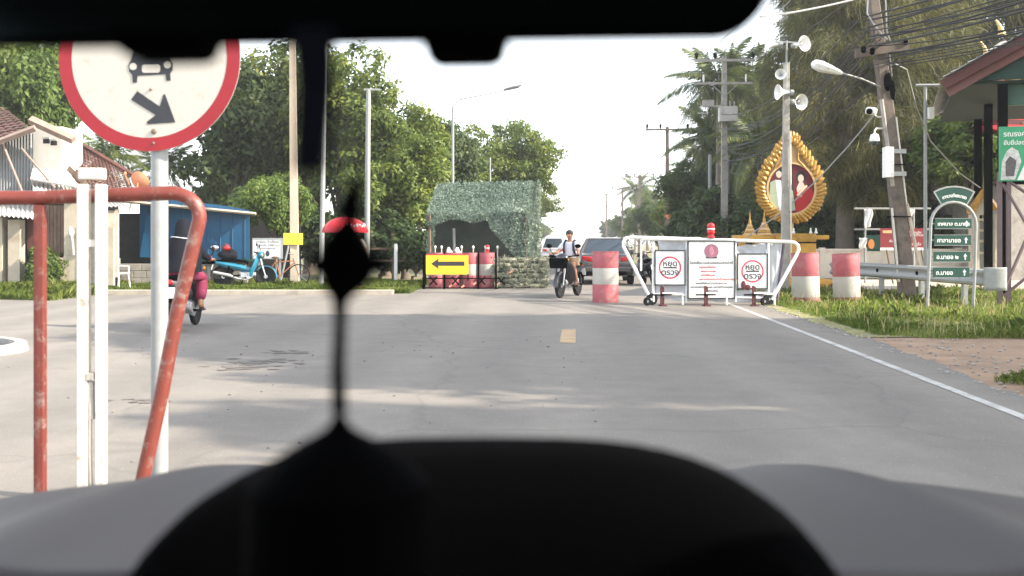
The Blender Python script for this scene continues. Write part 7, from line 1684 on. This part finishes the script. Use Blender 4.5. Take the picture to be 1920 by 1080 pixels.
# temple hall behind
th0 = Vector((P(1858, 0, 35).x, 35, 0)); th = thing('temple_hall', 'temple hall with red and orange tiered roof behind the pavilion', 'temple', th0)
def tq(px, py, dy=0): p = P(px, py, 35); return Vector((p.x - th0.x, dy, p.z))
for i, (x0, x1, z_, h_) in enumerate(((1838, 2400, 246, 10), (1842, 2400, 236, 9), (1848, 2400, 226, 9), (1855, 2400, 216, 9))):
    a, c = tq(x0, z_), tq(x1, z_); b = MB(); b.loft([[Vector((a.x - .2, -.5 + .12 * i, a.z + .12)), Vector((a.x + .3, -.5 + .12 * i, a.z)), Vector((c.x, -.5 + .12 * i, a.z)), Vector((c.x, -.5 + .12 * i, a.z + .16)), Vector((a.x + .35, -.5 + .12 * i, a.z + .17))], [Vector((a.x - .2, 7, a.z + .12)), Vector((a.x + .3, 7, a.z)), Vector((c.x, 7, a.z)), Vector((c.x, 7, a.z + .16)), Vector((a.x + .35, 7, a.z + .17))]]); b.build('roof_tier', M_red if i % 2 == 0 else M_maroon, th)
b = MB(); tiled(b, tq(1862, 214, -.2), tq(2400, 214, -.2), tq(1945, 125, 4), tq(2400, 125, 4), 30, 14); b.build('tiled_roof', mat('orange_roof_tiles', (.5, .16, .05), .6, var=.3, scale=5), th, fix=False)
b = MB(); b.tube([tq(1876, 190, -.3), tq(1872, 150, -.3), tq(1866, 205, -.3)], [.12, .05, .1], 6); b.tube([tq(1870, 225, -.6), tq(1874, 200, -.6), tq(1880, 170, -.6)], [.25, .2, .06], 8); b.build('naga_finial', M_red, th, smooth=True)
b = MB(); b.box((tq(2130, 0).x, 3.5, 2.4), (8.6, 6.5, 4.9)); b.build('hall_wall', M_block, th)
for px, py, s in ((1888, 92, .62), (1918, 52, .7)):
    c = tq(px, py, 1.5); b = MB(); b.tube([c, c + Vector((-.04, 0, .3)) * s, c + Vector((-.14, 0, .6)) * s, c + Vector((-.38, 0, .95)) * s], [.26 * s, .15 * s, .09 * s, .03 * s], 8); b.build('horn_finial', mat('yellow_finial', (.6, .42, .12), .5, var=.15), th, smooth=True)
b = MB(); c = tq(1893, 84, 1.5); b.tube([c, tq(1925, 62, 1.5)], .1, 6); b.tube([c, tq(1862, 214, .5)], .12, 6); b.build('ridge_roll', M_plasterw, th)

# power poles down the right side
gpole = 'power poles along the right of the road'
pole_pos = []
for i, (px, py, Y, arm, lb) in enumerate(((1358, 112, 46, 2.7, 'nearest crossarm power pole, with a transformer box, left of the loudspeakers'), (1251, 242, 64, 2.7, 'second crossarm power pole from the barrier, dark and slim'), (1199, 331, 98, 2.8, 'third crossarm power pole, against the white sky'), (1167, 354, 132, 2.8, 'fourth crossarm power pole beside the small far palm'), (1137, 364, 165, 3.6, 'farthest pale power pole near the end of the road'))):
    p = P(px, py, Y); t = thing('power_pole', lb, 'power pole', (p.x, Y, 0), R(-3.3), gpole); pole_pos.append((p.x, Y, p.z))
    mm = M_concbrown if i else M_conc
    b = MB(); b.loft([[Vector((s1 * .16, s2 * .16, -.3)) for s1, s2 in ((-1, -1), (1, -1), (1, 1), (-1, 1))], [Vector((s1 * .1, s2 * .1, p.z + .15)) for s1, s2 in ((-1, -1), (1, -1), (1, 1), (-1, 1))]]); b.build('pole_shaft', mm, t)
    b = MB(); b.box((0, -.12, p.z - .05), (arm, .1, .12)); b.build('crossarm', mm, t)
    for dx in (-.47, -.16, .47):
        b = MB(); b.lathe([(.04, 0), (.05, .02), (.035, .06), (.1, .1), (.06, .16), (.1, .2), (.05, .28), (.02, .32)], 10, (dx * arm, -.12, p.z + .01)); b.build('insulator', M_black, t, smooth=True)
    if i == 0:
        z2 = P(0, 157, Y).z
        b = MB(); b.box((0, -.12, z2), (2.5, .1, .1)); b.build('crossarm', mm, t)
        for s in (-1, 1):
            b = MB(); b.tube([(s * .6, -.15, z2 - .03), (0, -.15, z2 - .6)], .02, 5); b.build('arm_brace', M_galv, t)
            b = MB(); b.lathe([(.03, -.35), (.05, -.2), (.03, 0)], 8, (s * .95, -.15, z2 + .4)); b.build('fuse_cutout', M_white, t)
        z3 = P(0, 217, Y).z; b = MB(); b.box((.1, -.42, z3), (.82, .5, .68)); tb_ = b.build('transformer_box', M_corrw, t, bevel=.03)
        for k_ in range(4):
            b = MB(); b.lathe([(.05, 0), (.03, .1), (.05, .14), (.02, .26)], 8, (-.18 + .19 * k_, -.42, z3 + .34)); b.build('bushing', M_conc, tb_)
        b = MB(); b.box((-.75, -.2, P(0, 195, Y).z), (.5, .25, .3)); b.box((-.35, -.2, P(0, 200, Y).z), (.5, .06, .08)); b.build('recloser', M_conc, t)
    elif i == 1:
        b = MB(); b.box((0, -.12, P(0, 372, Y).z), (2.0, .08, .1)); b.build('crossarm', mm, t)
        b = MB(); b.box((.05, -.2, P(0, 404, Y).z), (.3, .03, .36), rot=(0, R(45), 0)); b.build('orange_plate', mat('orange_plate', (.5, .17, .08), .6, var=.2), t)
    elif i == 4:
        b = MB(); b.box((.6, -.12, P(0, 386, Y).z), (2.6, .08, .12)); b.build('crossarm', mm, t)
for px, Y, lb in ((1331, 48, 'slim grey pole left of the transformer pole'), (1364, 47, 'slim pale pole just right of the transformer pole')):
    a = P(px, 0, Y); t = thing('steel_pole', lb, 'pole', (a.x, Y, 0)); b = MB(); b.tube([(0, 0, -.3), (0, 0, P(0, 290, Y).z)], [.1, .08], 8); b.build('pole_shaft', M_galv, t)

# cables
def cable(label, pts, r, m_, group, seed=0):
    b = MB(); b.tube(pts, r, 5); o = b.build('overhead_cable', m_, smooth=True); return tag(o, label, 'cable', group)
def hang(a, c, sag_, n=14): a, c = Vector(a), Vector(c); return [a.lerp(c, i / n) - Vector((0, 0, sag_ * 4 * (i / n) * (1 - i / n))) for i in range(n + 1)]
q_ = random.Random(12); uo = Vector((ub0.x, UYp, 0))
pz = pole_pos[0]
for i in range(22):
    a = uo + on_pole(5.2 + .06 * i + q_.uniform(-.05, .05)) + Vector((q_.uniform(-.6, .35), -.25, 0)); c = Vector((pz[0] + q_.uniform(-.5, .5), pz[1], 4.6 + .12 * i + q_.uniform(-.2, .2)))
    cable('thin black cable sagging from the big leaning pole to the transformer pole', hang(a, c, q_.uniform(.5, 1.3)), q_.choice((.010, .013, .018)), M_cable, 'cables between the big pole and the transformer pole')
for i in range(24):
    a = uo + on_pole(5.3 + .055 * i + q_.uniform(-.1, .1)) + Vector((q_.uniform(-.5, .4), -.25, 0)); c = Vector((13.2 + q_.uniform(-.4, .4), 13.5 + q_.uniform(-.5, .5), 5.7 + .08 * i + q_.uniform(-.15, .15)))
    cable('thin black cable rising from the big leaning pole over the pavilion roof', hang(a, c, q_.uniform(.15, .5)), q_.choice((.010, .014, .022)), M_cable, 'cables from the big pole to the right')
cable('thick grey cable drooping from the big pole to the portrait pedestal', [uo + on_pole(5.6) + Vector((.1, -.3, 0)), P(1672, 140, 23.6), P(1640, 215, 24.2), P(1590, 275, 25.5), P(1535, 335, 26.8), P(1470, 395, 28), P(1400, 445, 29.2), P(1375, 462, 29.6)], .018, M_cablegrey, None)
cable('grey cable drooping from the big pole towards the gabled shelter', [uo + on_pole(5.4) + Vector((.2, -.3, 0)), P(1700, 130, 23.8), P(1718, 200, 24.5), P(1745, 265, 25.6), P(1800, 325, 27), P(1838, 352, 28)], .016, M_cablegrey, None)
cable('grey cable looping down the side of the big pole', [P(1628, -10, 23.1), P(1626, 25, 23.1), P(1640, 48, 23.1), P(1652, 62, 23.1), P(1664, 74, 23.1)], .022, M_cablegrey, None)
cable('grey cable hanging along the big pole to its crossarm', [P(1660, -12, 23.1), P(1662, 30, 23.1), P(1663, 60, 23.1), P(1672, 82, 23.1)], .018, M_cablegrey, None)
for i, dx in enumerate((-1.27, -.43, 1.27)):
    cable(('left', 'middle', 'right')[i] + ' high wire from the transformer pole insulators over the road verge', hang((pz[0] + dx, pz[1], pz[2] + .3), (7.5 + dx, 15, 8.6), .9), .012, M_cablegrey if i == 1 else M_cable, None)
for j in range(4):
    for i, dx in enumerate((-1.27, -.43, 1.27)):
        a, c = pole_pos[j], pole_pos[j + 1]; cable('thin high wire between the far power poles', hang((a[0] + dx, a[1], a[2] + .3), (c[0] + dx, c[1], c[2] + .3), .8), .012, M_cable, 'high wires between the power poles')
cable('pale wire slanting up at the top right of the mirror', hang(P(1425, 32, 20), P(1640, -12, 22), .05), .02, M_cablegrey, None)

fonts_to_meshes()

# ================================================================ HAZE: warm humid morning air
hz = bpy.data.materials.new('haze_air'); hz.use_nodes = True
hn = hz.node_tree.nodes; hl = hz.node_tree.links
hn.remove(hn['Principled BSDF'])
pvn = hn.new('ShaderNodeVolumePrincipled'); pvn.inputs['Color'].default_value = (.93, .95, .96, 1); pvn.inputs['Density'].default_value = 0.0008; pvn.inputs['Anisotropy'].default_value = 0.35
hl.new(pvn.outputs[0], hn['Material Output'].inputs['Volume'])
b = MB(); b.box((0, 600, 10), (1820, 1820, 22.2)); tag(b.build('haze', hz), kind='stuff')
